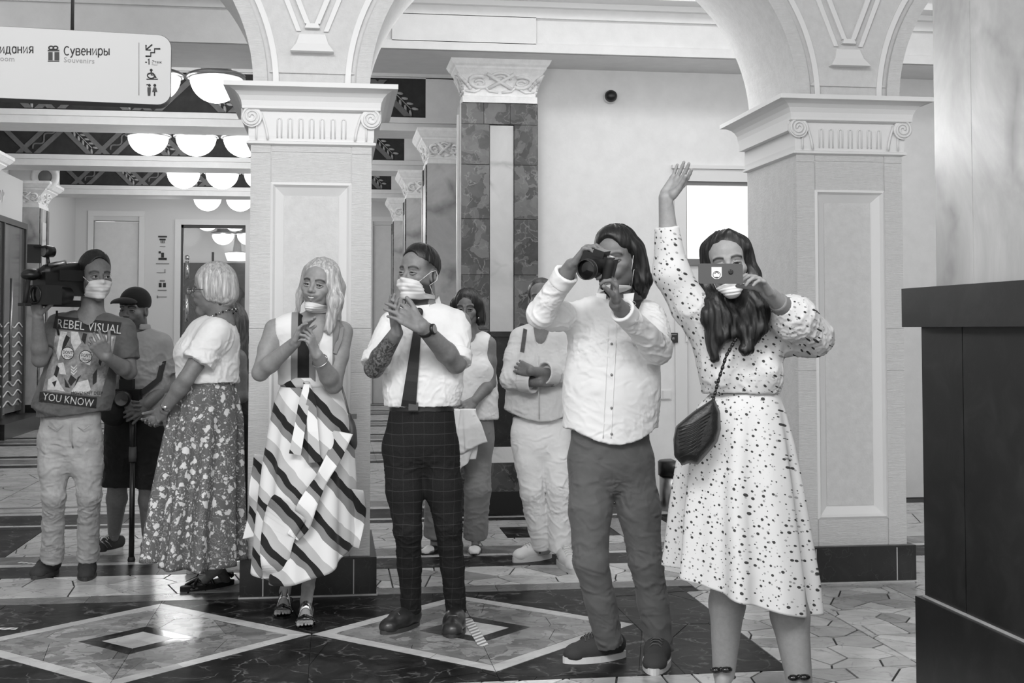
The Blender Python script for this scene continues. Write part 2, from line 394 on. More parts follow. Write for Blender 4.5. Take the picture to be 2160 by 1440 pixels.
# ---------------------------------------------------------------- piers and arches
def frame_slope(mb,x0,x1,z0,z1,d,yo,yi):
    # sloping picture frame from rectangle at depth yo to rectangle inset d at depth yi
    o=[(x0,yo,z0),(x1,yo,z0),(x1,yo,z1),(x0,yo,z1)]; i=[(x0+d,yi,z0+d),(x1-d,yi,z0+d),(x1-d,yi,z1-d),(x0+d,yi,z1-d)]
    mb.add(o+i,[(k,(k+1)%4,(k+1)%4+4,k+4) for k in range(4)])
def spiral(cx,cz,r0,turns,sgn,n=40):
    return [(cx+sgn*r0*(1-.82*k/n)*math.cos(math.pi/2+turns*2*math.pi*k/n),cz+r0*(1-.82*k/n)*math.sin(math.pi/2+turns*2*math.pi*k/n)) for k in range(n+1)]
def pier(cx,yf,hw,dp,label):
    p=empty('arcade_pier',(cx,yf,0),label,'pier')
    o=(cx,yf,0); L,Rr=cx-hw,cx+hw; yb=yf+dp
    m=MB().box(L-.035,Rr+.035,yf-.04,yb+.04,0,.20); bs=m.build('base',M['darkstone'],p,o)
    j=MB()
    for x in (cx-.235,cx+.235): j.box(x-.003,x+.003,yf-.0415,yf-.038,.01,.19)
    j.box(L-.04,Rr+.04,yf-.05,yb+.05,0,.008); j.build('pale_joint',M['f_white'],bs)
    for q in bs.children: q.location=(0,0,0); 
    for q in bs.children:
        q.data.transform(Matrix.Translation((-cx,-yf,0)))
    st=.105; z0,z1=.20,2.385
    mb=MB().box(L,Rr,yf+.05,yb,z0,z1)
    mb.box(L+.0005,L+.104,yf+.004,yf+.05,z0,z1).box(Rr-.104,Rr-.0005,yf+.004,yf+.05,z0,z1).box(L+.1,Rr-.1,yf+.006,yf+.05,z0,.344).box(L+.1,Rr-.1,yf+.006,yf+.05,z1-.199,z1)
    mb.build('shaft',M['stucco'],p,o)
    for x0,x1 in ((L,L+st),(Rr-st,Rr)):
        for a,b in ((z0,1.168),(1.172,1.403),(1.407,z1-.047),(z1-.043,z1)):
            MB().box(x0,x1,yf,yf+.05,a,b).build('stucco_block',M['combed'],p,o)
    for a,b in ((z0,.345),(z1-.20,z1-.045),(z1-.037,z1)): MB().box(L+st+.006,Rr-st-.006,yf+.002,yf+.05,a,b).build('cross_block',M['combed'],p,o)
    mb=MB(); a,b,c,d=L+st,Rr-st,.345,z1-.20
    frame_slope(mb,a,b,c,d,.014,yf+.002,yf-.008); frame_slope(mb,a+.014,b-.014,c+.014,d-.014,.012,yf-.008,yf+.012)
    frame_slope(mb,a+.026,b-.026,c+.026,d-.026,.05,yf+.012,yf+.048)
    mb.build('panel_moulding',M['trimw'],p,o)
    MB().box(a+.07,b-.07,yf+.04,yf+.06,c+.07,d-.07).build('recessed_panel',M['stucco'],p,o)
    # capital
    def loft(rings):
        mb=MB()
        for (pr,z),(pr2,z2) in zip(rings,rings[1:]):
            v=[]
            for q,zz in ((pr,z),(pr2,z2)): v+=[(L-q,yf-q,zz),(Rr+q,yf-q,zz),(Rr+q,yb+q,zz),(L-q,yb+q,zz)]
            mb.add(v,[(k,(k+1)%4,(k+1)%4+4,k+4) for k in range(4)])
        q,zz=rings[-1]; mb.add([(L-q,yf-q,zz),(Rr+q,yf-q,zz),(Rr+q,yb+q,zz),(L-q,yb+q,zz)],[(0,1,2,3)])
        q,zz=rings[0]; mb.add([(L-q,yf-q,zz),(Rr+q,yf-q,zz),(Rr+q,yb+q,zz),(L-q,yb+q,zz)],[(3,2,1,0)])
        return mb
    cp=loft([(.0,2.38),(.022,2.388),(.022,2.40),(.008,2.405),(.012,2.43),(.012,2.57)]).build('capital',M['trimw'],p,o)
    cy=[(.045+.085*(1-math.cos(t*math.pi/2*1.0)),2.585+.09*math.sin(t*math.pi/2)) for t in (0,.2,.4,.6,.8,1)]
    loft([(.03,2.565),(.045,2.572)]+cy+[(.135,2.675),(.135,2.70),(.0,2.702)]).build('cornice',M['trimw'],p,o)
    for s in (-1,1):
        xx=cx+s*(hw+.005)
        mb=MB().box(min(xx-s*.05,xx+s*.045),max(xx-s*.05,xx+s*.045),yf-.005,yb+.01,2.515,2.575)
        mb.add([],[])
        mb.lathe([(.055,-.012),(.055,.01)],(xx-s*.01,yf-.02,2.528),20,(0,1,0),False)
        sp=spiral(xx-s*.01,2.528,.05,2.3,-s); mb.tube([(x,yf-.035,z) for x,z in sp],.0065,6)
        # scroll tail sweeping down toward the middle
        mb.tube([(xx-s*(.06+.035*math.sin(u*1.4)),yf-.018,2.55-.14*u) for u in (0,.2,.4,.6,.8,1)],.007,6)
        mb.tube([(xx-s*(.035),yf-.018,2.48-.07*u) for u in (0,.5,1)],.005,6)
        mb.build('volute',M['trimw'],p,o)
    for k in range(7):
        x=cx+(k-3)*(.0565)
        mb=MB(); pts=[(x-.011,2.42),(x-.011,2.515)]+[(x+.011*math.cos(math.pi-a*math.pi/5),2.515+.011*math.sin(a*math.pi/5)) for a in range(1,5)]+[(x+.011,2.515),(x+.011,2.42)]
        mb.tube([(u,yf-.014,w) for u,w in pts],.0042,5); mb.build('flute',M['trimw'],p,o)
    return p
PY=6.9; P1X,P2X=-.125,2.875
pier(P1X,PY,.32,.84,'white stucco arcade pier behind the clapping woman in the striped dress')
pier(P2X,PY-.04,.312,.86,'white stucco arcade pier right of the woman holding up a phone')
# arches
def arch_curve(x_from,dirn,A,B,z0=2.702,n=22,t1=1.0,off=0):
    # springs at x_from, bends towards dirn; returns list of (x,z) going upwards
    out=[]
    for k in range(n+1):
        a=math.pi/2*k/n*t1
        out.append((x_from+dirn*(A-(A+off)*math.cos(a)) , z0+(B+off)*math.sin(a)))
    return out
def spandrel(cx,yf,hw,dp,label,zt=4.6):
    L,Rr=cx-hw,cx+hw; A,B=1.18,1.07
    o=(cx,yf,2.7); p=empty('arch_spandrel',o,label,'arch')
    lc=arch_curve(L,-1,A,B); rc=arch_curve(Rr,1,A,B)
    yb=yf+dp
    mb=MB()
    for c in (lc,rc):
        for (xa,za),(xb,zb) in zip(c,c[1:]):
            # front and back column from the curve up to zt
            q=[(xa,za),(xb,zb),(xb,zt),(xa,zt)]
            mb.add([(x,yf,z) for x,z in q],[(0,1,2,3)]); mb.add([(x,yb,z) for x,z in q],[(3,2,1,0)])
            mb.add([(xa,yf,za),(xb,yf,zb),(xb,yb,zb),(xa,yb,za)],[(0,1,2,3)],True)
    mb.add([(L,yf,2.702),(Rr,yf,2.702),(Rr,yf,zt),(L,yf,zt)],[(0,1,2,3)]); mb.add([(L,yb,2.702),(Rr,yb,2.702),(Rr,yb,zt),(L,yb,zt)],[(3,2,1,0)])
    mb.add([(L-A,yf,zt),(Rr+A,yf,zt),(Rr+A,yb,zt),(L-A,yb,zt)],[(0,1,2,3)])
    mb.build('arch_wall',M['stucco'],p,o)
    for s,x0 in ((-1,L),(1,Rr)):
        for (o1,o2,d1,mt) in ((0,.075,.022,'combed'),(.105,.135,.018,'trimw')):
            mb=MB(); a=arch_curve(x0,s,A,B,off=o1,t1=.75); b=arch_curve(x0,s,A,B,off=o2,t1=.75)
            for k in range(len(a)-1):
                q=[a[k],a[k+1],b[k+1],b[k]]
                if s>0: q=q[::-1]
                mb.prism_y(q[::-1],yf-d1,yf)
            mb.build('archivolt_band',M[mt],p,o)
    # raised central panel between the two curves
    a=arch_curve(L,-1,A,B,off=.135,t1=.7); b=arch_curve(Rr,1,A,B,off=.135,t1=.7)
    a=[(max(x,cx-9) if 1 else x,z) for x,z in a]
    zb=2.775
    aa=[(cx-.225,zb)]+[q for q in a if q[1]>zb+.02]; bb=[(cx+.225,zb)]+[q for q in b if q[1]>zb+.02]
    poly=[(x,z) for x,z in bb if z<zt]+[(bb[-1][0],zt-.02),(aa[-1][0],zt-.02)]+[(x,z) for x,z in aa[::-1]]
    mb=MB()
    n=min(len(aa),len(bb))
    for k in range(n-1):
        q=[aa[k],bb[k],bb[k+1],aa[k+1]]; mb.prism_y(q,yf-.012,yf)
    mb.build('raised_field',M['stucco'],p,o)
    # sloping field, bell-shaped pendant and V rods
    mb=MB(); pts=[(cx-.115,2.885),(cx+.115,2.885),(cx+.085,2.93),(cx+.068,2.985),(cx-.068,2.985),(cx-.085,2.93)]
    yo=yf-.012
    v=[(x,yo-(.055 if i<2 else .03 if i in(2,5) else .012),z) for i,(x,z) in enumerate(pts)]+[(x,yo,z) for x,z in pts]
    mb.add(v,[(0,1,2,5),(5,2,3,4)]+[((i+1)%6,i,i+6,(i+1)%6+6) for i in range(6)]); mb.build('pendant',M['trimw'],p,o)
    mb=MB(); mb.prism_y([(cx-.04,3.015),(cx+.04,3.015),(cx+.03,3.04),(cx-.03,3.04)],yo-.03,yo)
    for s in (-1,1):
        q=[(cx+s*.012,3.04),(cx+s*.04,3.04),(cx+s*.16,3.34),(cx+s*.13,3.34)]
        if s<0: q=q[::-1]
        mb.prism_y(q,yo-.022,yo)
        q=[(cx+s*.06,3.0),(cx+s*.085,3.0),(cx+s*.22,3.34),(cx+s*.19,3.34)]
        if s<0: q=q[::-1]
        mb.prism_y(q,yo-.014,yo)
    mb.build('v_moulding',M['trimw'],p,o)
spandrel(P1X,PY+.02,.31,.80,'white arch spandrel with bell pendant above the left pier')
spandrel(P2X,PY-.02,.302,.82,'white arch spandrel with bell pendant above the right pier')

# ---------------------------------------------------------------- dark podium with marble pillar, right
pd=empty('column_pedestal',(2.55,4.1,0),'dark marble pedestal of the big pillar at the right picture edge','pedestal')
o=(2.55,4.1,0)
MB().box(2.205,3.36,3.45,4.68,0,.385).build('plinth',M['podium'],pd,o)
mb=MB()
for a,b in ((3.5,4.33),(4.335,4.655)): mb.box(2.233,3.31,a,b,.385,1.41)
mb.build('die',M['podium'],pd,o)
MB().box(2.225,3.32,3.49,4.66,.38,.392).build('joint',M['f_white'],pd,o)
MB().box(2.175,3.38,3.42,4.70,1.41,1.558).build('cap',M['podium'],pd,o)
pl=empty('marble_pillar',(2.7,4.1,1.56),'light veined marble pillar standing on the dark pedestal at the right edge','pillar')
mb=MB()
for z0,z1 in ((1.558,3.2),(3.203,5.0)):
    for a,b in ((3.6,4.33),(4.333,4.62)): mb.box(2.28,3.26,a,b,z0,z1)
mb.build('shaft_slab',M['greymarble'],pl,(2.7,4.1,1.56))

# ---------------------------------------------------------------- aisle wall behind
WY=10.2
w=MB().box(1.35,2.76,WY,WY+.3,0,4.7).box(2.76,3.6,WY,WY+.3,2.72,4.7).box(3.6,7.4,WY,WY+.3,0,4.7)
tag(w.build('wall_back',M['plaster']),kind='structure')
tag(MB().box(7.1,7.4,1.2,WY,0,4.9).build('wall_right',M['plaster']),kind='structure')
# entablature beam across wall and hall
e=MB(); yf=9.6
e.box(-6,7.4,yf+.03,WY+.35,3.52,4.75)
e.box(-6,7.4,yf,yf+.04,3.52,3.585); e.box(-6,7.4,yf,yf+.04,3.785,3.93)
for a,b in ((-6,-4.0),(.42,1.52)): e.box(a,b,yf,yf+.04,3.58,3.79)
e.box(-3.95,-3.9,yf,yf+.04,3.58,3.79); e.box(7.0,7.4,yf,yf+.04,3.58,3.79)
beam=tag(e.build('trim_1',M['plaster']),kind='structure')
e=MB(); e.box(-6,7.4,yf-.05,yf+.03,3.86,3.9).box(-6,7.4,yf-.22,yf+.03,3.90,3.98).box(-6,7.4,yf-.3,yf+.1,3.98,4.02)
tag(e.build('trim_2',M['trimw']),kind='structure')
c=MB().box(-6,7.4,7.5,9.7,4.55,4.8).box(-6,7.4,1.2,7.0,4.9,5.1)
tag(c.build('ceiling',M['plaster']),kind='structure')
# door with lit window
dr=tag(MB().box(2.86,3.5,WY+.03,WY+.07,0,2.62).build('door_1',M['hallwall']),kind='structure')
mb=MB().box(2.76,2.86,WY-.02,WY+.06,0,2.72).box(3.5,3.6,WY-.02,WY+.06,0,2.72).box(2.861,3.499,WY-.02,WY+.06,2.62,2.72)
mb.box(2.74,3.62,WY-.04,WY-.0,2.721,2.75); mb.build('door_frame',M['hallwall'],dr)
mb=MB()
for a,b,c_,d in ((2.87,3.45,1.93,1.98),(2.87,3.45,2.59,2.62),(2.80,2.87,1.93,2.62),(3.42,3.49,1.93,2.62)): mb.box(a,b,WY-.0,WY+.05,c_,d)
mb.build('window_frame',M['grey'],dr)
MB().box(2.875,3.42,WY+.005,WY+.02,1.985,2.585).build('pane',M['litglass'],dr)
MB().box(2.845,2.86,WY-.035,WY-.01,1.3,1.46).build('hinge',M['hallwall'],dr)
# pilaster beside the door
def carved_capital(x0,x1,y0,y1,z0,z1,fl,parent,o,detail=2):
    rings=[(0.012,z0),(0.012,z0+.05),(-.002,z0+.055)]
    H=z1-z0
    for t_ in (0,.2,.4,.6,.8,1): rings.append((fl*.55*(t_**2.2),z0+.06+t_*(H*.66-.06)))
    rings+=[(fl*.6,z0+H*.68),(fl*.62,z0+H*.72),(fl*.75,z0+H*.76),(fl*.95,z0+H*.88),(fl,z0+H*.9),(fl,z1)]
    mb=MB()
    for (q,z),(q2,z2) in zip(rings,rings[1:]):
        v=[(x0-q,y0-q,z),(x1+q,y0-q,z),(x1+q,y1+q,z),(x0-q,y1+q,z),(x0-q2,y0-q2,z2),(x1+q2,y0-q2,z2),(x1+q2,y1+q2,z2),(x0-q2,y1+q2,z2)]
        mb.add(v,[(k,(k+1)%4,(k+1)%4+4,k+4) for k in range(4)])
    q=fl; mb.add([(x0-q,y0-q,z1),(x1+q,y0-q,z1),(x1+q,y1+q,z1),(x0-q,y1+q,z1)],[(0,1,2,3)])
    mb.build('capital',M['capital'],parent,o)
    rb=MB(); zc=z0+.06+(H*.66-.06)*.5; hh=(H*.6-.06)*.5
    def face(P):   # P(u,v)->3D ; u in -1..1 horizontally, v -1..1
        for s in (-1,1):
            rb.tube([P(s*(.55+.25*math.cos(a)),.05+.5*math.sin(a)) for a in np.linspace(-2.4,2.2,12)],.017,5)
            rb.tube([P(s*(.55+.12*math.cos(a)),.0+.22*math.sin(a)) for a in np.linspace(0,5.2,9)],.012,5)
            for t_ in range(4 if detail>1 else 2):
                rb.tube([P(s*(.80+.05*t_),-.6+.25*t_),P(s*(.9+.05*t_),-.1+.28*t_)],[.019,.008],5)
            rb.tube([P(-s*.33,-.55),P(s*.33,.75)],.016,5); rb.tube([P(s*.05,-.85),P(s*.3,-.75),P(s*.42,-.35)],.012,5)
            rb.tube([P(s*.95,-.75),P(s*.7,-.85),P(s*.55,-.6)],.011,5)
        rb.tube([P(.26*math.cos(a),.28+.55*math.sin(a)) for a in np.linspace(0,math.pi,9)],.011,5)
        rb.tube([P(.15*math.cos(a),.3+.3*math.sin(a)) for a in np.linspace(0,2*math.pi,9)],.009,5)
    cx_,w_=(x0+x1)/2,(x1-x0)/2; cy_,d_=(y0+y1)/2,(y1-y0)/2
    def off(v): t_=(v+1)/2; return fl*.55*t_**2.2+.004
    face(lambda u,v:(cx_+u*(w_+off(v)*.8),y0-off(v),zc+v*hh))
    face(lambda u,v:(x0-off(v),cy_+u*(d_+off(v)*.8),zc+v*hh))
    if detail<3: face(lambda u,v:(x1+off(v),cy_+u*(d_+off(v)*.8),zc+v*hh))
    rb.build('carved_relief',M['capital'],parent,o)
pi=empty('wall_pilaster',(1.28,10.0,0),'brown marble pilaster with pale centre strip and carved capital beside the plain wall','pilaster')
o=(1.28,10.0,0); x0,x1=.985,1.595; yf=9.98
MB().box(x0+.01,x1-.01,yf+.03,10.25,0,3.19).build('core',M['brownstone'],pi,o)
for a,b in ((x0,1.205),(1.405,x1)):
    zs=[.2,.9,1.4,1.83,2.27,2.7,3.02]
    for z0_,z1_ in zip(zs,zs[1:]):
        MB().box(a,b,yf,yf+.03,z0_+.002,z1_-.002).build('stone_slab',M['brownstone'],pi,o)
for a,b in ((x0,1.16),(1.163,1.37),(1.373,x1)): MB().box(a,b,yf,yf+.03,3.022,3.188).build('stone_slab',M['brownstone'],pi,o)
MB().box(1.212,1.398,yf+.012,yf+.03,1.38,3.012).build('pale_strip',M['palemarble'],pi,o)
MB().box(x0-.012,x0,yf+.02,10.2,0,3.18).box(x0-.03,x0-.008,yf+.06,yf+.11,0,3.1).build('side_strip',M['palemarble'],pi,o)
carved_capital(x0+.02,x1-.02,yf,10.2,3.19,3.575,.125,pi,o,2)
bn=empty('dark_pedestal',(1.45,9.85,0),'dark marble pedestal block on stone plinth behind the woman with crossed arms','pedestal'); o=(1.45,9.85,0)
MB().box(1.21,1.75,9.8,9.975,.50,1.345).build('body',M['darkstone'],bn,o)
MB().box(1.19,1.77,9.78,9.975,1.345,1.385).build('cap',M['darkstone'],bn,o)
mb=MB(); mb.add([(1.1,9.7,.39),(1.85,9.7,.39),(1.8,9.8,.5),(1.15,9.8,.5),(1.1,9.97,.39),(1.85,9.97,.39),(1.8,9.97,.5),(1.15,9.97,.5)],[(0,1,2,3),(3,2,6,7),(1,5,6,2),(4,0,3,7)]); mb.build('sloped_moulding',M['palemarble'],bn,o)
MB().box(1.08,1.87,9.7,9.97,.17,.39).build('plinth',M['brownstone'],bn,o)
MB().box(1.06,1.89,9.68,9.97,0,.17).build('base',M['blackm'],bn,o)
# small wall things
dc=empty('dome_camera',atY(1286,205,WY),'small black dome security camera high on the plain white wall','camera'); o=tuple(dc.location)
MB().ell((o[0],WY-.05,o[2]),.052,.052,.05,20).build('dome',M['black'],dc,o)
MB().lathe([(.05,0),(.056,.015),(.05,.04)],(o[0],WY-.04,o[2]),24,(0,1,0)).build('base_ring',M['white'],dc,o)
a=atY(1418,712,WY); bx=empty('wall_sensor',a,'small black square sensor box on the wall left of the door','sensor')
MB().box(a[0]-.038,a[0]+.038,WY-.035,WY,a[2]-.04,a[2]+.04).build('box',M['black'],bx,tuple(a)); MB().box(a[0]-.028,a[0]+.028,WY-.037,WY-.03,a[2]+.022,a[2]+.03).lathe([(.012,-.005),(.012,.002)],(a[0],WY-.034,a[2]-.008),14,(0,1,0)).build('indicator',M['inkgrey'],bx,tuple(a))
a=atY(1397,832,WY); sw=empty('light_switch',a,'white double light switch on the wall above the steel bin','switch')
MB().box(a[0]-.073,a[0]+.073,WY-.012,WY,a[2]-.04,a[2]+.04).build('switch_plate',M['white'],sw,tuple(a))
for s in (-1,1): MB().box(a[0]+s*.034-.031,a[0]+s*.034+.031,WY-.018,WY-.01,a[2]-.032,a[2]+.032).build('rocker',M['white'],sw,tuple(a))
b=onz(1408,1066); bi=empty('waste_bin',(b[0],9.75,0),'round steel waste bin with black lid against the back wall','bin'); o=(b[0],9.75,0)
MB().lathe([(.12,0),(.125,.02),(.125,.29)],(b[0],9.75,0),28).build('body',M['steel'],bi,o)
MB().lathe([(.135,.27),(.137,.375),(.125,.385),(.05,.385)],(b[0],9.75,0),28).build('lid',M['black'],bi,o)
pp=MB().box(b[0]-.02,b[0]+.09,9.68,9.8,.386,.392); tag(pp.build('paper_sheet',M['white']),'white sheet of paper lying on the bin lid','paper')
# ---------------------------------------------------------------- long hall behind, left
HX0,HX1,EY=-4.75,1.37,24.5
tag(MB().box(HX1,HX1+.25,WY+.2,EY,0,4.5).build('wall_hall_right',M['hallwall']),kind='structure')
tag(MB().box(HX0-.3,HX0,1.2,EY,0,4.6).build('wall_hall_left',M['hallwall']),kind='structure')
tag(MB().box(HX0-.3,HX1+.25,WY+.3,EY+.2,4.36,4.6).build('ceiling_hall',M['plaster']),kind='structure')
# end wall with openings
mb=MB().box(HX0,-4.42,EY,EY+.2,0,4.4).box(-4.42,-3.6,EY+.1,EY+.2,0,3.4).box(-3.6,-2.86,EY,EY+.2,0,4.4)
mb.box(-4.42,-3.6,EY,EY+.2,3.42,4.4).box(-2.86,-1.62,EY,EY+.2,3.38,4.4).box(-1.62,.68,EY,EY+.2,0,4.4).box(.68,HX1,EY,EY+.2,3.4,4.4)
tag(mb.build('wall_end',M['hallwall']),kind='structure')
d=tag(MB().box(-4.42,-3.6,EY+.04,EY+.1,0,3.4).build('door_2',M['plaster']),kind='structure')
MB().box(-4.52,-4.42,EY-.04,EY+.05,0,3.5).box(-3.6,-3.5,EY-.04,EY+.05,0,3.5).box(-4.52,-3.5,EY-.04,EY+.05,3.501,3.6).build('door_frame',M['trimw'],d)
d=tag(MB().box(.72,1.3,EY+.04,EY+.1,0,3.38).build('door_3',M['plaster']),kind='structure')
MB().box(.62,.72,EY-.04,EY+.05,0,3.46).box(.62,1.36,EY-.04,EY+.05,3.461,3.55).build('door_frame',M['trimw'],d)
# glazed opening and the room seen through it
d=tag(MB().box(-2.95,-2.84,EY-.04,EY+.12,0,3.46).box(-1.66,-1.56,EY-.04,EY+.12,0,3.46).box(-2.839,-1.661,EY-.04,EY+.12,3.36,3.46).build('door_4',M['trimw']),kind='structure')
MB().box(-2.84,-2.80,EY,EY+.06,0,3.36).box(-2.28,-2.24,EY,EY+.06,0,2.85).box(-2.84,-1.66,EY,EY+.06,3.30,3.36).build('glass_door_frame',M['dgrey'],d)
MB().box(-2.84,-1.66,EY+.02,EY+.035,0,3.36).build('pane',glass('clear_glass',.5,.12),d)
mb=MB().tube([(-2.72,EY-.05,1.55),(-2.72,EY-.05,2.05)],.03,8).ell((-2.72,EY-.05,2.74),.05,.05,.05).tube([(-2.72,EY-.05,2.35),(-2.72,EY-.05,2.68)],.035,8); mb.build('door_handle',M['chrome'],d)
tag(MB().box(HX0,HX1,EY+6,EY+6.2,0,4.4).build('wall_far',M['hallwall']),kind='structure')
tag(MB().box(HX0,HX1,EY+.2,EY+6.2,3.95,4.2).build('ceiling_far',M['grey']),kind='structure')
mb=MB()
for k in range(3): mb.box(HX0,HX1,EY+1.2+1.5*k,EY+1.5+1.5*k,3.75,3.96)
tag(mb.build('trim_3',M['hallwall']),kind='structure')
t=NT('mural_paint'); co=t.coord(scale=(1,1,1)); n=t.noise(co,1.8,6,.7,1.2); M['mural']=t.set(t.ramp(n,[(.3,.12),(.45,.3),(.55,.22),(.7,.55)]),.7)
mu=empty('wall_mural',(-2.6,EY+5.95,1.6),'dark mural of domed towers seen through the glazed doorway','mural'); o=(-2.6,EY+5.95,1.6)
MB().box(-4.2,-1.2,EY+5.9,EY+6,.3,2.95).build('mural_panel',M['mural'],mu,o)
for x_,z_,s_ in ((-2.35,2.1,.28),(-1.95,1.95,.24),(-2.9,1.9,.2)):
    MB().lathe([(.5*s_,-1.2),(.5*s_,-.2),(.9*s_,0),(s_,.28*s_*2),(.75*s_,.9*s_),(.3*s_,1.3*s_),(.02,1.9*s_)],(x_,EY+5.86,z_),14,(0,0,1)).build('painted_dome',M['dgrey'],mu,o)
# cross beams with painted friezes
def leaf_sprig(mb,cx,cz,y,ang,L):
    ca,sa=math.cos(ang),math.sin(ang)
    def P(u,v): return (cx+u*ca-v*sa,y,cz+u*sa+v*ca)
    mb.tube([P(-L,0),P(L*.8,0)],.006,5)
    for k in range(5):
        u=-L*.7+k*L*.38
        for s in (-1,1):
            a_=ang+s*.65; cu=P(u+L*.12,s*L*.17); d_=np.array([math.cos(a_),0,math.sin(a_)])
            Mx=np.array([[d_[0],0,-d_[2]],[0,1,0],[d_[2],0,d_[0]]])
            mb.ell(cu,L*.2,.012,L*.075,8,Mx)
def hall_beam(y,xl,xr,i):
    b=empty('frieze_beam',((xl+xr)/2,y,3.6),['nearest white cross beam with dark leaf frieze in the long hall','middle white cross beam with dark leaf frieze in the long hall','farthest white cross beam with dark leaf frieze before the end wall'][i],'beam','frieze beams across the long hall')
    o=((xl+xr)/2,y,3.6)
    mb=MB().box(HX0,HX1,y+.04,y+.6,3.58,4.4).box(HX0,HX1,y,y+.04,3.58,3.72).box(HX0,HX1,y,y+.04,4.16,4.4).box(HX0,xl,y,y+.04,3.7,4.2).box(xr,HX1,y,y+.04,3.7,4.2)
    mb.box(HX0,HX1,y-.05,y,3.66,3.72).box(HX0,HX1,y-.05,y,4.17,4.22)
    mb.build('beam',M['plaster'],b,o)
    MB().box(xl,xr,y+.02,y+.05,3.72,4.16).build('frieze_ground',M['frieze'],b,o)
    bars=MB(); lf=MB(); sc=MB(); P_=1.0; za,zb_=3.74,4.14; x=xr-1.02*P_*6
    k=0; hw_=.5
    x=xr-.20
    def clipq(q): return all(xl<=u<=xr for u,_ in q)
    while x>xl-1:
        # "\" block with sprig then "/" strip with scroll
        for (xa,xb,s) in ((x-.28,x+.12,-1),(x-.78,x-.38,1)):
            t0,t1=(zb_,za) if s<0 else (za,zb_)
            for dx in (-.115,.115):
                q=[(xa+dx-.042,t0),(xa+dx+.042,t0),(xb+dx+.042,t1),(xb+dx-.042,t1)]
                if s>0: q=q
                else: q=q[::-1]
                if clipq(q): bars.prism_y(q,y-.0+(.006 if s>0 else 0),y+.03)
            mx,mz=(xa+xb)/2,(za+zb_)/2; an=math.atan2(t1-t0,xb-xa)
            if xl+.2<mx<xr-.1:
                if s<0: leaf_sprig(lf,mx,mz,y+.012,an,.21)
                else:
                    ca,sa=math.cos(an),math.sin(an)
                    pts=[(mx+u*ca-v*sa,y+.015,mz+u*sa+v*ca) for u,v in [(-.2+.02*j,.035*math.sin(j*.63)) for j in range(20)]]
                    sc.tube(pts,.014,5)
        x-=P_
    bars.build('frieze_band',M['friezebar'],b,o); lf.build('leaf_sprigs',M['friezeleaf'],b,o); sc.build('scrolls',M['friezebar'],b,o)
for i,(y_,xl,xr) in enumerate(((14.0,-4.5,.985),(17.6,-4.5,.945),(21.3,-4.5,.93))): hall_beam(y_,xl,xr,i)
# hall pilasters
def hall_pil(x0,x1,y0,y1,label,left,det):
    p=empty('hall_pilaster',((x0+x1)/2,(y0+y1)/2,0),label,'pilaster','marble pilasters along the hall'); o=tuple(p.location)
    mb=MB().box(x0,x1,y0,y1,.3,3.2); mb.build('shaft',M['greymarble'],p,o)
    fx=x1 if left else x0; s=1 if left else -1
    mb=MB()
    mb.box(*sorted((fx,fx+s*.015)),y0+.03,y0+.16,.3,3.19).box(*sorted((fx,fx+s*.015)),y1-.16,y1-.03,.3,3.19); mb.build('dark_strip',M['brownstone'],p,o)
    MB().box(*sorted((fx,fx+s*.01)),y0+.2,y1-.2,1.3,3.0).build('pale_strip',M['palemarble'],p,o)
    MB().box(x0-.03,x1+.03,y0-.03,y1+.03,0,.3).build('base',M['darkstone'],p,o)
    carved_capital(x0+.015,x1-.015,y0+.02,y1-.02,3.2,3.575,.13 if not left else .2,p,o,det)
    for q in p.children:
        for v in q.data.vertices: v.co.x=(max(v.co.x,HX0+.002-o[0]) if left else min(v.co.x,HX1-.002-o[0]))
hall_pil(.99,1.36,13.8,14.5,'first grey marble pilaster behind the brown one on the hall\'s right side',False,1)
hall_pil(.97,1.36,17.5,18.2,'second grey marble pilaster on the hall\'s right side',False,1)
hall_pil(.97,1.36,21.2,21.9,'farthest grey marble pilaster on the hall\'s right side',False,1)
hall_pil(-4.75,-4.22,16.0,16.75,'grey marble pilaster at the left picture edge',True,1)
hall_pil(-4.72,-4.32,19.6,20.25,'grey marble pilaster behind the cameraman\'s light',True,1)
# round relief on the beam end above the left pilaster
rr=empty('round_relief',atY(92,380,19.5),'round plaster rosette on the beam end above the left pilaster','relief'); o=tuple(rr.location)
MB().lathe([(.2,0),(.2,-.04),(.16,-.06),(.12,-.03)],(o[0],19.62,o[2]+.06),24,(0,1,0)).build('ring',M['capital'],rr,o); MB().lathe([(.1,-.03),(.08,-.06),(.01,-.06)],(o[0],19.62,o[2]+.06),20,(0,1,0)).build('boss',M['grey'],rr,o)
tag(MB().box(HX0,-4.2,19.6,20.4,3.575,4.3).build('trim_4',M['hallwall']),kind='structure')
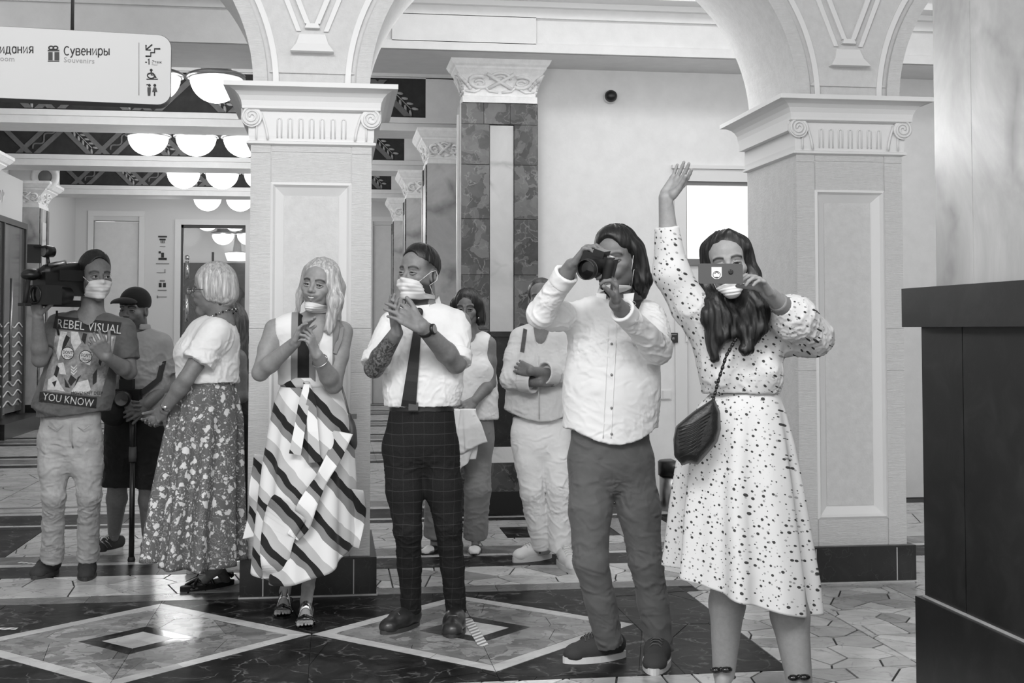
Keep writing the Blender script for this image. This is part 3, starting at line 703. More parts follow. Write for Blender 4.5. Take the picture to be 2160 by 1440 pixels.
# shop front on left wall
sf=empty('glass_storefront',(-4.5,18.2,0),'glazed shop front with white wavy lines left behind the cameraman','shop front'); o=(-4.5,18.2,0)
MB().box(-4.48,-4.45,16.98,19.36,.25,2.85).build('glass_panel',M['glass'],sf,o)
MB().box(-4.52,-4.42,16.98,19.36,2.85,2.93).box(-4.52,-4.42,16.98,17.06,.2,2.849).box(-4.52,-4.42,18.05,18.1,.2,2.849).box(-4.52,-4.42,19.28,19.36,.2,2.849).build('metal_frame',M['dgrey'],sf,o)
MB().box(-4.6,-4.12,16.98,19.36,0,.2).build('plinth',M['darkstone'],sf,o)
MB().box(-4.6,-4.5,16.98,19.36,2.93,3.56).build('fascia',M['hallwall'],sf,o)
mb=MB().tube([(-4.38,18.3,.7),(-4.38,18.3,2.1)],.02,8); mb.build('door_handle',M['steel'],sf,o)
for k in range(9):
    z=.38+.135*k
    mb=MB(); y_=np.linspace(17.2,19.2,40); mb.tube([(-4.44,q,z+.035*math.sin(q*11)) for q in y_],.012,5,smooth=True); mb.build('wave_line',M['white'],sf,o)
# lamps
def lamp(x,y,z,r,label,group,top=4.36):
    L=empty('hanging_lamp',(x,y,z),label,'lamp',group); o=(x,y,z)
    prof=[(.012,-r*.98)]+[(r*math.sin(a),-r*.98*math.cos(a)) for a in np.linspace(.15,math.pi/2,9)]
    MB().lathe(prof,(x,y,z),24).build('glass_bowl',M['globe'],L,o)
    MB().lathe([(r*1.0,-.012),(r*1.12,-.006),(r*1.12,.026),(r*.95,.045),(r*.62,.06),(r*.52,.12),(r*.25,.18),(.015,.19),(.015,.3)],(x,y,z),24).build('metal_rim',M['steel'],L,o)
    MB().tube([(x,y,z+.28),(x,y,top)],.012,8).build('hanging_rod',M['steel'],L,o)
    return L
LB=[]
for (y,zz) in ((12.3,3.78),(16.0,3.76),(19.7,3.76),(23.4,3.76)):
    for x in (-2.26,-1.69,-1.12): lamp(x,y,zz,.245,None,'hanging bowl lamps in the long hall'); LB.append((y,x))
names={0:'left',1:'middle',2:'right'}; rows=['row nearest the sign','row before the middle frieze','row under the farthest frieze','row before the end wall']
for k,ob in enumerate([q for q in bpy.data.objects if q.name.startswith('hanging_lamp')]):
    ob['label']='lit white glass bowl lamp, %s of the %s'%(names[k%3],rows[k//3])
for x,y,z,w_ in ((-2.55,EY+1.9,3.62,'upper left'),(-2.0,EY+1.9,3.62,'upper right'),(-2.38,EY+3.6,3.45,'lower left'),(-1.85,EY+3.6,3.45,'lower right')): lamp(x,y,z,.235,'lit white bowl lamp seen through the glazed doorway, the '+w_+' one','bowl lamps in the far room',3.95)
lp=empty('ceiling_drum_lamp',(-2.15,EY+4.6,3.05),'lit flat drum lamp seen through the glazed doorway','lamp'); MB().lathe([(.22,-.16),(.27,0)],(-2.15,EY+4.6,3.1),20).build('shade',M['globe'],lp,(-2.15,EY+4.6,3.05))
MB().lathe([(.27,0),(.1,.05),(.02,.6)],(-2.15,EY+4.6,3.1),16).build('rim',M['steel'],lp,(-2.15,EY+4.6,3.05))
rl=empty('lamp_rail',(-1.7,12.3,4.2),'chrome rail and hooks carrying the nearest lamp row','rail'); o=(-1.7,12.3,4.2)
MB().tube([(-2.6,12.3,4.02),(-.85,12.3,4.02)],.012,8).build('rail',M['steel'],rl,o)
for x in (-2.26,-1.69,-1.12): MB().tube([(x-.14,12.25,4.16),(x-.06,12.25,4.1),(x+.06,12.25,4.1),(x+.14,12.25,4.16)],.012,6).tube([(x,12.3,4.05),(x,12.3,4.36)],.01,6).build('hook',M['steel'],rl,o)
# ---------------------------------------------------------------- text helper
def text_mesh(s,size,bold=0,italic=0,sx=1.0):
    c=bpy.data.curves.new('t','FONT'); c.body=s; c.size=size; c.offset=bold; c.shear=italic; c.resolution_u=2; c.align_x='LEFT'
    o=bpy.data.objects.new('t',c); COL.objects.link(o); dg=bpy.context.evaluated_depsgraph_get(); dg.update()
    me=bpy.data.meshes.new_from_object(o.evaluated_get(dg)); bpy.data.objects.remove(o); bpy.data.curves.remove(c)
    me.transform(Matrix.Diagonal((sx,1,1,1)))
    return me
def flat_text(name,s,size,origin,ux,uz,mat,parent=None,bold=0,sx=1.0,thick=.001,off=(0,0,0)):
    me=text_mesh(s,size,bold,0,sx); ux=Vector(ux).normalized(); uz=Vector(uz).normalized(); un=ux.cross(uz)
    Mx=Matrix((ux,uz,un)).transposed().to_4x4(); Mx.translation=Vector(origin)-Vector(off)
    me.transform(Mx); return link(name,me,mat,parent)
# ---------------------------------------------------------------- hanging sign
SL=atY(-190,60,5.63); SR=atY(362,74,5.75); ux=np.array([SR[0]-SL[0],SR[1]-SL[1],0]); ux/=np.linalg.norm(ux)
uz=np.array([0,0,1.]); un=np.cross(ux,uz)   # faces the camera
zt=atY(345,74,5.75)[2]; zb_=atY(345,222,5.75)[2]
Rg=np.array([SR[0],SR[1],0.]); H_=zt-zb_
def S(u,v,d=0): # u metres left of right edge, v fraction down, d toward viewer
    return Rg-ux*u+uz*(zt-v*H_)+un*d
sg=empty('hanging_sign',tuple(S(.9,.5)),'white hanging wayfinding sign with rounded corners and Cyrillic lettering, top left','sign'); o=tuple(sg.location)
def rrect(d0,d1,ins,mat,name):
    r=.055; pts=[]
    for (cu,cv,a0) in ((ins+r,ins+r,0),(2.4-r,ins+r,90),(2.4-r,H_-ins-r,180),(ins+r,H_-ins-r,270)):
        for k in range(7):
            a=R(a0+90*k/6); pts.append((cu-r*math.cos(a),cv-r*math.sin(a)))
    n=len(pts); vs=[S(u,v/H_,d0) for u,v in pts]+[S(u,v/H_,d1) for u,v in pts]
    mb=MB().add(vs,[tuple(range(n)),tuple(range(2*n-1,n-1,-1))]+[((i+1)%n,i,i+n,(i+1)%n+n) for i in range(n)])
    return mb.build(name,mat,sg,o)
rrect(-.10,-.004,0,M['dgrey'],'casing'); rrect(-.006,0,.002,M['signface'],'face')
MB().tube([S(.42,0,-.05),S(.42,0,-.05)+uz*2.2],.008,8).build('hanging_rod',M['steel'],sg,o)
def st(s,px,py,size,bold=0,mat='ink',sx=1.0):
    # place baseline-left at image position by meeting the sign plane
    d=ray(px,py); t_=((Rg-CAM)@un)/(d@un); P=CAM+d*t_+un*.0015
    return flat_text('lettering',s,size,tuple(P),ux,uz,M[mat],sg,bold,sx,off=o)
def sp(px,py,e=.002):
    d=ray(px,py); t_=((Rg-CAM)@un)/(d@un); return CAM+d*t_+un*e
st('Souvenirs',134,131,.032,0,'inkgrey',1.02)
st('room',-7,128,.032,0,'inkgrey'); 
st('Этаж',320,133,.017); st('Floor',320,138,.012,0,'inkgrey')
def arc(cx,cy,rx,ry,a0,a1,n=10): return [(cx+rx*math.cos(R(a)),cy+ry*math.sin(R(a))) for a in np.linspace(a0,a1,n)]
GL={'С':(.78,[arc(.42,.66,.38,.66,50,310,16)]),'у':(.66,[[(.04,1),(.32,.12)],[(.6,1),(.26,-.12),(.16,-.32),(.0,-.34)]]),
 'в':(.64,[[(.05,0),(.05,1),(.34,1)]+arc(.34,.76,.2,.24,90,-90,7)+[(.05,.52)],[(.34,.52)]+arc(.36,.26,.22,.26,90,-90,7)+[(.05,0)]]),
 'е':(.66,[[(.06,.52),(.58,.52)]+arc(.32,.5,.27,.5,5,310,16)]),'н':(.68,[[(.05,0),(.05,1)],[(.55,0),(.55,1)],[(.05,.5),(.55,.5)]]),
 'и':(.70,[[(.05,1),(.05,0),(.57,1),(.57,0)]]),'р':(.70,[[(.05,-.38),(.05,1)],arc(.33,.5,.28,.5,150,-150,16)]),
 'ы':(.88,[[(.05,1),(.05,0),(.32,0)]+arc(.32,.29,.2,.29,-90,90,8)+[(.05,.58)],[(.74,0),(.74,1)]]),
 'д':(.78,[[(.0,-.25),(.0,.0),(.7,.0),(.7,-.25)],[(.12,.0),(.2,1),(.56,1),(.56,0)]]),
 'а':(.68,[arc(.3,.5,.26,.5,40,320,16),[(.56,0),(.56,1)]]),'я':(.68,[[(.55,0),(.55,1),(.28,1)]+arc(.28,.73,.22,.27,90,270,8)+[(.55,.46)],[(.3,.46),(.04,0)]]),
 '-':(.5,[[(.04,.5),(.4,.5)]]),'1':(.4,[[(.02,1.0),(.24,1.3),(.24,0)]])}
def strokes(word,px,py,xh,wd,px2,r=.0025):
    tot=sum(GL[c][0]+.12 for c in word); k=(px2-px)/tot; x=px; mb=MB()
    for c in word:
        w_,ls=GL[c]
        for l in ls: mb.tube([sp(x+u*k,py-v*xh,.0006) for u,v in l],r,6)
        x+=(w_+.12)*k
    mb.build('lettering',M['ink'],sg,o)
def spoly(mb,pts,e=.0025):
    P=[sp(x,y,e) for x,y in pts]; n=len(P)
    mb.add(P+[p-un*.002 for p in P],[tuple(range(n-1,-1,-1)),tuple(range(n,2*n))]+[(i,(i+1)%n,(i+1)%n+n,i+n) for i in range(n)])
strokes('Сувениры',135,116,13.5,1,234); strokes('идания',0,112,13.5,1,73); strokes('-1',306,136,9.5,1,317,.0024)
def sline(mb,pts,w=.003):
    mb.tube([sp(x,y,.001) for x,y in pts],w,6)
g=MB(); 
for a in ((102,110,111,127),(115,110,125,127)): spoly(g,[(a[0],a[1]),(a[2],a[1]),(a[2],a[3]),(a[0],a[3])])
spoly(g,[(101,128),(125,128),(125,130),(101,130)]); spoly(g,[(101,105),(125,105),(125,108),(101,108)])
for cx_ in (108,117): g.tube([sp(cx_+5*math.cos(a),101+3.6*math.sin(a),.001) for a in np.linspace(0,2*math.pi,12)],.003,5)
g.build('gift_icon',M['ink'],sg,o)
g=MB(); sline(g,[(321,94),(308,105)]); sline(g,[(308,95),(308,105.5),(318,105.5)]); sline(g,[(338,103),(326,103),(326,111),(318,111),(318,118.5),(307,118.5)],.0035); g.build('stairs_icon',M['ink'],sg,o)
g=MB(); g.lathe([(.006,-.001),(.006,.001)],sp(319,148),10,un); sline(g,[(319,151),(319,158),(326,158),(329,164)]); g.tube([sp(319+7*math.cos(a),160+6*math.sin(a),.001) for a in np.linspace(-2.6,1.0,12)],.0028,5,False); g.tube([sp(319+8*math.cos(a),159+6*math.sin(a),.001) for a in np.linspace(.3,4.0,12)],.0028,5)
sline(g,[(309,167),(333,167)],.002); g.build('wheelchair_icon',M['ink'],sg,o)
g=MB()
for cx_ in (315,326.5): g.lathe([(.006,-.001),(.006,.001)],sp(cx_,180),10,un)
spoly(g,[(311,184),(318,184),(318,192),(317,202),(312,202),(311,192)]); spoly(g,[(324,184),(329,184),(332,194),(321,194)]); sline(g,[(326,194),(326,202)]); sline(g,[(309,179),(312,178)],.002); g.build('toilet_icon',M['ink'],sg,o)
g=MB(); sline(g,[(293,90),(293,201)],.0014); g.build('divider_line',M['inkgrey'],sg,o)
# wall graphics on the end wall
wg=empty('wall_pictograms',atY(342,560,EY-.01),'column of small dark pictograms and arrows on the far end wall','sign'); o=tuple(wg.location)
def wq(px,py,w_,h_,mat='ink',nm='pictogram'):
    a=atY(px,py,EY-.003); MB().box(a[0]-w_/2,a[0]+w_/2,EY-.012,EY-.001,a[2]-h_/2,a[2]+h_/2).build(nm,M[mat],wg,o)
wq(343,499,.16,.03); wq(343,505,.11,.03)
for k in (-1,0,1): wq(343+3.2*k,510,.012,.05)
wq(343,520,.1,.012,'inkgrey'); wq(343,538,.05,.09); wq(343,546,.15,.04); wq(337,532,.04,.04); wq(343,556,.24,.016,'inkgrey'); wq(340,575,.16,.012,'inkgrey'); wq(348,571,.015,.06,'inkgrey')
wq(338,601,.05,.08); wq(347,601,.05,.08); wq(342.5,592,.09,.03,'inkgrey'); wq(342,612,.16,.014,'inkgrey'); wq(342,626,.17,.014,'inkgrey'); wq(332,626,.02,.05,'inkgrey')
gs=flat_text('shop_lettering','GIFT SHOP',.26,(-4.49,17.05,3.13),(0,1,0),(0,0,1),M['white']); gs.location.x-=0
gs.data.transform(Matrix.Translation((0,0,0))); tag(gs,'small white GIFT SHOP lettering on the fascia above the shop front','sign')
# ---------------------------------------------------------------- implicit-surface modelling kit
def V(*a): return np.array(a,float)
def nrm(v): v=np.asarray(v,float); return v/(np.linalg.norm(v)+1e-12)
class S:
    """smooth union / subtraction of tapered capsules and ellipsoids, meshed by surface nets"""
    def __init__(s): s.p=[]; s.fn=[]
    def cone(s,a,b,ra,rb,k=.02,flat=None,ends=None,sub=False):
        # flat=(axis, ratio): squash along the axis ; ends: 'b','a','ab' cut flat
        a=V(*a);b=V(*b); s.p.append(('c',a,b,ra,rb,k,flat,ends,sub)); return s
    def chain(s,pts,rs,k=.02,flat=None):
        for i in range(len(pts)-1): s.cone(pts[i],pts[i+1],rs[i],rs[i+1],k,flat)
        return s
    def ell(s,c,r,Rm=None,k=.02,sub=False):
        s.p.append(('e',V(*c),V(*r),np.eye(3) if Rm is None else Rm,k,sub)); return s
    def bounds(s,q):
        if q[0]=='c': r=max(q[3],q[4]); return np.minimum(q[1],q[2])-r,np.maximum(q[1],q[2])+r
        r=q[2].max(); return q[1]-r,q[1]+r
    def ev(s,q,P):
        if q[0]=='c':
            _,a,b,ra,rb,k,flat,ends,sub=q; ba=b-a; L2=ba@ba+1e-12
            X,Y,Z=P[0]-a[0],P[1]-a[1],P[2]-a[2]
            t=np.clip((X*ba[0]+Y*ba[1]+Z*ba[2])/L2,0,1)
            dx,dy,dz=X-t*ba[0],Y-t*ba[1],Z-t*ba[2]
            if flat is not None:
                ax,ra_=flat; h=(dx*ax[0]+dy*ax[1]+dz*ax[2])*(1/ra_-1)
                d=np.sqrt((dx+h*ax[0])**2+(dy+h*ax[1])**2+(dz+h*ax[2])**2)-(ra+t*(rb-ra)); d=d*(ra_**.5)
            else: d=np.sqrt(dx*dx+dy*dy+dz*dz)-(ra+t*(rb-ra))
            if ends:
                L=math.sqrt(L2); u=(X*ba[0]+Y*ba[1]+Z*ba[2])/L
                if 'b' in ends: d=np.maximum(d,u-L)
                if 'a' in ends: d=np.maximum(d,-u)
            return d
        _,c,r,Rm,k,sub=q; X,Y,Z=P[0]-c[0],P[1]-c[1],P[2]-c[2]
        u=(X*Rm[0,0]+Y*Rm[1,0]+Z*Rm[2,0])/r[0]; v=(X*Rm[0,1]+Y*Rm[1,1]+Z*Rm[2,1])/r[1]; w=(X*Rm[0,2]+Y*Rm[1,2]+Z*Rm[2,2])/r[2]
        k0=np.sqrt(u*u+v*v+w*w); k1=np.sqrt((u/r[0])**2+(v/r[1])**2+(w/r[2])**2)+1e-9
        return k0*(k0-1)/k1
    def field(s,lo,hi,res):
        n=np.maximum(2,np.ceil((hi-lo)/res).astype(int)+1)
        ax=[(lo[i]+res*np.arange(n[i])).astype(np.float32) for i in range(3)]
        D=np.full(n,1.0,np.float32)
        for q in s.p:
            a,b=s.bounds(q); k=q[5] if q[0]=='c' else q[4]; sub=q[-1]
            m=k+3.2*res; i0=np.clip(np.floor((a-m-lo)/res).astype(int),0,n); i1=np.clip(np.ceil((b+m-lo)/res).astype(int)+1,0,n)
            if (i1<=i0).any(): continue
            P=(ax[0][i0[0]:i1[0],None,None],ax[1][None,i0[1]:i1[1],None],ax[2][None,None,i0[2]:i1[2]])
            d=s.ev(q,P).astype(np.float32); d=np.broadcast_to(d,tuple(i1-i0))
            sl=(slice(i0[0],i1[0]),slice(i0[1],i1[1]),slice(i0[2],i1[2])); A=D[sl]
            if sub:
                h=np.maximum(k-np.abs(A+d),0)/k; D[sl]=np.maximum(A,-d)+h*h*k*.25
            else:
                h=np.maximum(k-np.abs(A-d),0)/k; D[sl]=np.minimum(A,d)-h*h*k*.25
        if s.fn:
            P=(ax[0][:,None,None],ax[1][None,:,None],ax[2][None,None,:])
            for f in s.fn: D=f(D,P).astype(np.float32)
        return D
    def mesh(s,res,lo=None,hi=None,pad=True):
        add=[q for q in s.p if not q[-1]]
        B=[s.bounds(q) for q in add]; L=np.min([b[0] for b in B],0)-2*res; H=np.max([b[1] for b in B],0)+2*res
        if lo is not None: L=np.maximum(L,lo)
        if hi is not None: H=np.minimum(H,hi)
        D=s.field(L,H,res)
        if lo is None and hi is None:
            pass
        ins=D<0
        c=[ins[i:ins.shape[0]-1+i,j:ins.shape[1]-1+j,k:ins.shape[2]-1+k] for i in(0,1) for j in(0,1) for k in(0,1)]
        a=c[0].copy(); o=c[0].copy()
        for q in c[1:]: a&=q; o|=q
        mix=o&~a; I=np.argwhere(mix); idx=np.full(mix.shape,-1,np.int32); idx[tuple(I.T)]=np.arange(len(I))
        acc=np.zeros((len(I),3),np.float32); cnt=np.zeros(len(I),np.float32)
        cor=[(i,j,k) for i in(0,1) for j in(0,1) for k in(0,1)]
        vals=np.stack([D[I[:,0]+i,I[:,1]+j,I[:,2]+k] for i,j,k in cor],1)
        for x in range(8):
            for bit in (1,2,4):
                if x&bit: continue
                y=x|bit; va,vb=vals[:,x],vals[:,y]; m=(va<0)!=(vb<0)
                t=np.where(m,va/(va-vb+1e-20),0)
                p0=np.array(cor[x],np.float32); p1=np.array(cor[y],np.float32)
                acc+=np.where(m[:,None],p0+(p1-p0)*t[:,None],0); cnt+=m
        Vt=(I+acc/np.maximum(cnt,1)[:,None])*res+L
        F=[]
        for axx in range(3):
            u,v=[(1,2),(2,0),(0,1)][axx]
            sl0=[slice(None)]*3; sl1=[slice(None)]*3; sl0[axx]=slice(0,-1); sl1[axx]=slice(1,None)
            A=ins[tuple(sl0)]; Bn=ins[tuple(sl1)]
            E=np.argwhere(A!=Bn)
            ok=(E[:,u]>0)&(E[:,v]>0)&(E[:,u]<D.shape[u]-1)&(E[:,v]<D.shape[v]-1); E=E[ok]
            fl=A[tuple(E.T)]
            def at(du,dv):
                Q=E.copy(); Q[:,u]-=du; Q[:,v]-=dv; return idx[tuple(Q.T)]
            q=np.stack([at(1,1),at(0,1),at(0,0),at(1,0)],1)
            q[~fl]=q[~fl][:,::-1]; F.append(q[(q>=0).all(1)])
        return Vt.astype(np.float64),np.concatenate(F)
def sub_noise(P,f,seed=0,an=(1,1,1),n=7,warp=1.2):
    r=np.random.RandomState(seed); out=np.zeros(len(P)); an=np.array(an)
    for i in range(n):
        k=nrm(r.normal(size=3)*an)*f*r.uniform(.6,1.5); k2=nrm(r.normal(size=3))*f*.6
        out+=np.sin(P@k+r.uniform(0,6.28)+warp*np.sin(P@k2+r.uniform(0,6.28)))
    return out/n**.5
def vnormals(Vt,F):
    n=np.cross(Vt[F[:,2]]-Vt[F[:,0]],Vt[F[:,3]]-Vt[F[:,1]]); N=np.zeros_like(Vt)
    for i in range(4): np.add.at(N,F[:,i],n)
    return N/(np.linalg.norm(N,axis=1)[:,None]+1e-12)
def smooth(Vt,F,it=1,lam=.5):
    for _ in range(it):
        A=np.zeros_like(Vt); C=np.zeros(len(Vt))
        for i in range(4):
            j=(i+1)%4
            np.add.at(A,F[:,i],Vt[F[:,j]]); np.add.at(A,F[:,j],Vt[F[:,i]]); np.add.at(C,F[:,i],1); np.add.at(C,F[:,j],1)
        Vt=Vt+lam*(A/np.maximum(C,1)[:,None]-Vt)
    return Vt
def np_mesh(name,Vt,F,off,attrs=None,uv=None,sm=True):
    me=bpy.data.meshes.new(name); me.vertices.add(len(Vt)); me.vertices.foreach_set('co',(Vt-np.array(off)).astype(np.float32).ravel())
    n=F.shape[1]; me.loops.add(F.size); me.loops.foreach_set('vertex_index',F.astype(np.int32).ravel())
    me.polygons.add(len(F)); me.polygons.foreach_set('loop_start',np.arange(0,F.size,n,dtype=np.int32))
    me.polygons.foreach_set('use_smooth',np.full(len(F),sm)); me.update(calc_edges=True)
    for k,a in (attrs or {}).items():
        at=me.attributes.new(k,'FLOAT','POINT'); at.data.foreach_set('value',a.astype(np.float32))
    if uv is not None:
        l=me.uv_layers.new(name='uv'); l.data.foreach_set('uv',uv[F.ravel()].astype(np.float32).ravel())
    return me
def sdf_obj(name,sd,res,mat,parent,off,disp=None,sm=1,attrs=None):
    Vt,F=sd.mesh(res)
    if sm: Vt=smooth(Vt,F,sm)
    if disp is not None: Vt=Vt+vnormals(Vt,F)*disp(Vt)[:,None]
    at=attrs(Vt) if attrs else None
    return link(name,np_mesh(name,Vt,F,off,at),mat,parent)
Z=V(0,0,1)
from mathutils.bvhtree import BVHTree
def bvh(ob):
    me=ob.data; L=Vector(ob.parent.location) if ob.parent else Vector((0,0,0))
    p=ob.parent
    while p is not None and p.parent is not None: p=p.parent
    L=Vector(p.location) if p else Vector((0,0,0))
    return BVHTree.FromPolygons([v.co+L for v in me.vertices],[tuple(q.vertices) for q in me.polygons])
# fabric and skin materials
def skin_mat(name,v,tat=False):
    t=NT(name); co=t.coord(); a=t.n('ShaderNodeAttribute'); a.attribute_name='tone'
    n=t.noise(co,60,4); base=t.ramp(n,[(.3,v-.02),(.7,v+.02)])
    col=t.mixc(a.outputs['Fac'],base,.13)
    if tat:
        b=t.n('ShaderNodeAttribute'); b.attribute_name='tat'
        w=t.noise(co,32,5,.7,2.5); mk=t.math('MULTIPLY',b.outputs['Fac'],t.ramp(w,[(.44,0),(.54,.97)])); col=t.mixc(mk,col,.2)
    t.b.inputs['Subsurface Weight'].default_value=.08; t.b.inputs['Subsurface Radius'].default_value=(.01,.008,.006)
    return t.set(col,.5,0,t.bump(n,.06,.002),spec=.4)
def cloth(name,v,bump=.12,sc=380,fold=0,rough=.85,var=.012,sheen=.1):
    t=NT(name); co=t.coord(); n=t.noise(co,sc,2,.5); big=t.noise(co,14,4,.6,.4)
    nr=t.bump(n,bump,.001)
    if fold:
        q=t.n('ShaderNodeTexNoise',noise_type='RIDGED_MULTIFRACTAL',normalize=True); q.inputs['Scale'].default_value=11; q.inputs['Detail'].default_value=2.5; q.inputs['Distortion'].default_value=.9
        t.l(t.coord(scale=(1,1,1.5),rot=(.2,.5,.2)),q.inputs['Vector']); nr=t.bump(q.outputs[0],min(1,fold*4.5),.014,nr)
    return t.set(t.ramp(big,[(.3,v-var),(.7,v+var)]),rough,0,nr,spec=.25,sheen=sheen)
def hair_mat(name,v,var=.08,sc=1,rough=.42):
    t=NT(name); co=t.coord(scale=(90*sc,90*sc,7)); n=t.noise(co,1.0,4,.6,.6)
    return t.set(t.ramp(n,[(.32,max(.02,v-var)),(.55,v),(.7,min(1,v+var))]),rough,0,t.bump(n,.5,.004),spec=.45)
M['eyew']=plain('eye_white',.82,.15); M['iris']=plain('iris',.10,.1); M['teeth']=plain('teeth',.85,.3)
M['mask']=cloth('mask_fabric',.80,.1,300,var=.01); M['loop']=plain('white_elastic',.85,.7)
HAND=[('index',.033,.072,.0088),('middle',.011,.080,.0090),('ring',-.011,.074,.0086),('little',-.031,.058,.0076)]
def hand(sd,wr,d,n,side,curl=(.3,.3,.3,.3),thumb=(.5,.3),spread=.12,sc=1.0,bend=(1,1.1,.8)):
    """palm + five jointed fingers; d: wrist to knuckles, n: palm normal, side: +1 thumb toward cross(d,n)"""
    wr=V(*wr); d=nrm(d); n=V(*n); n=nrm(n-d*(n@d)); s=np.cross(d,n)
    s=s*(side if not hasattr(side,'__len__') else (1 if s@V(*side)>0 else -1))
    fl=(n,.62)
    for (_,o,L,r) in HAND:
        kn=wr+d*(.088 if abs(o)<.02 else .082)*sc+s*o*sc
        sd.cone(wr+s*o*.55*sc+d*.005,kn,.0155*sc,.0118*sc,.012,fl)
    sd.cone(wr+d*.03*sc+s*.022*sc+n*.006,wr+d*.055*sc+s*.03*sc+n*.006,.017*sc,.011*sc,.01,)
    sd.cone(wr+d*.02*sc-s*.02*sc+n*.006,wr+d*.06*sc-s*.026*sc+n*.005,.014*sc,.009*sc,.01)
    for i,(_,o,L,r) in enumerate(HAND):
        p=wr+d*(.086 if abs(o)<.02 else .080)*sc+s*o*sc; a=0; sp=o/.033*spread
        base=nrm(d+s*sp)
        c=curl[i] if not hasattr(curl[i],'__len__') else None
        rr=r*sc
        for j,fr in enumerate((.46,.30,.24)):
            a+= (c*bend[j] if c is not None else curl[i][j])
            v=base*math.cos(a)+n*math.sin(a); q=p+v*L*fr*sc
            sd.cone(p,q,rr,rr*.9,.0035 if j else .006); rr*=.9; p=q
    p=wr+d*.024*sc+s*.026*sc+n*.004; a0=thumb[0]
    v=nrm(d*math.cos(a0)+s*math.sin(a0)+n*thumb[1]); rr=.0125*sc
    for j,L in enumerate((.038,.031,.025)):
        q=p+v*L*sc; sd.cone(p,q,rr,rr*.88,.008 if j==0 else .0035); rr*=.86; p=q
        v=nrm(v+n*(thumb[2] if len(thumb)>2 else .15)+d*.08)
class Head:
    def __init__(s,c,fwd,up=(0,0,1),sc=1.0,fem=False):
        s.c=V(*c); f=nrm(fwd); u=V(*up); x=nrm(np.cross(f,u)); u=np.cross(x,f)  # x = subject's right
        s.M=np.stack([x,f,u],1)*1.0; s.sc=sc; s.fem=fem
    def P(s,x,y,z): return s.c+s.M@(V(x,y,z)*s.sc)
    def loc(s,Q): return ((Q-s.c)@s.M)/s.sc
    def e(s,sd,c,r,k=.015,sub=False,Rl=None): sd.ell(s.P(*c),V(*r)*s.sc,s.M if Rl is None else s.M@Rl,k*s.sc,sub)
    def t(s,sd,a,b,ra,rb,k=.012,sub=False): sd.cone(s.P(*a),s.P(*b),ra*s.sc,rb*s.sc,k*s.sc,sub=sub)
    def build(s,sd,smile=.5,open_=0):
        F=s.fem; j=.94 if F else 1.0
        s.e(sd,(0,-.014,.046),(.075,.094,.080)); s.e(sd,(0,.022,-.02),(.0655*j,.070,.085),.02)
        s.e(sd,(0,.035,.045),(.060,.052,.055),.02)
        s.t(sd,(-.040*j,.012,-.066),(0,.066,-.100),.021,.0165,.022); s.t(sd,(.040*j,.012,-.066),(0,.066,-.100),.021,.0165,.022)
        s.e(sd,(0,.070,-.100),(.019*j,.015,.016),.018)
        for q in (-1,1):
            s.e(sd,(q*.044,.058,-.018-.004*smile*0),(.021,.022,.018),.02)
            s.t(sd,(q*.012,.084,.024),(q*.046,.070,.026),.0085,.008,.012)
            s.e(sd,(q*.031,.098,.003),(.0175,.018,.0115),.012,True)
            s.e(sd,(q*.074,-.006,-.006),(.0085,.019,.031),.008); s.e(sd,(q*.081,-.001,-.001),(.006,.011,.018),.006,True)
            s.e(sd,(q*.028,.073,-.048),(.016,.018,.014+.004*smile),.016)
        s.t(sd,(0,.080,.022),(0,.102,-.018),.0075,.0085,.010); s.e(sd,(0,.104,-.024),(.0105,.012,.0095),.008)
        for q in (-1,1): s.e(sd,(q*.0125,.093,-.028),(.0075,.010,.0075),.006)
        s.e(sd,(0,.078,-.055),(.026,.014,.020),.015)
        up=.009*smile; mw=.021+.009*smile; s.mw=mw
        for q in (-1,1):
            s.t(sd,(0,.0925,-.0515),(q*mw,.0785-.006*smile,-.055+up),.0052,.0026,.005)
            s.t(sd,(0,.0905,-.066-open_*.6),(q*mw*.96,.0775-.006*smile,-.0585+up),.0065,.0026,.005)
            s.t(sd,(0,.100,-.0585-open_*.3),(q*mw,.0815-.006*smile,-.0565+up),.0016+open_*.5,.0012,.002,True)
    def tone(s,Vt,brow=.9,lips=.35,beard=0,stub=0,brz=.026,brk=.0075):
        L=s.loc(Vt); x,y,z=np.abs(L[:,0]),L[:,1],L[:,2]; o=np.zeros(len(Vt))
        near=(y>.03)&(np.abs(z)<.16)
        bz=brz+.012-((x-.034)/.03)**2*.008*1.3+(x>.034)*(-.10*(x-.034))
        b=np.clip(1.5-np.abs(z-bz+.009)/(.0050),0,1)*((x>.012)&(x<.053))
        o=np.maximum(o,b*brow*near)
        mw=getattr(s,'mw',.024); zl=-.058+(L[:,0]/mw)**2*(mw-.021)*.9; lp=np.clip(1.5-np.hypot(L[:,0]/(mw+.002),(z-zl)/.0095),0,1)*(y>.064)
        o=np.maximum(o,np.clip(lp*2,0,1)*lips)
        if stub or beard:
            fd=np.clip((z-.005)*26,0,1)*np.clip((.055-y)*40,0,1)*.55; fd*=np.clip((z+.005)*60,0,1); o=np.maximum(o,fd*(np.hypot(L[:,0],L[:,1])>.03)*1.45)
        if beard or stub:
            bd=np.clip((-.030-z)*60,0,1)*(y>-.015)*(x<.09)
            bd=np.maximum(bd,np.clip((.012-np.abs(y+.002))/.01,0,1)*np.clip((.03-z)*60,0,1)*(x>.055))
            bd*=np.clip((z+.145)*60,0,1); bd*=1-np.clip(1.6-np.hypot(L[:,0]/.024,(z+.059)/.012),0,1)
            o=np.maximum(o,bd*(beard if beard else stub))
        o=np.where(np.linalg.norm(L,axis=1)<.17,o,0)
        return o
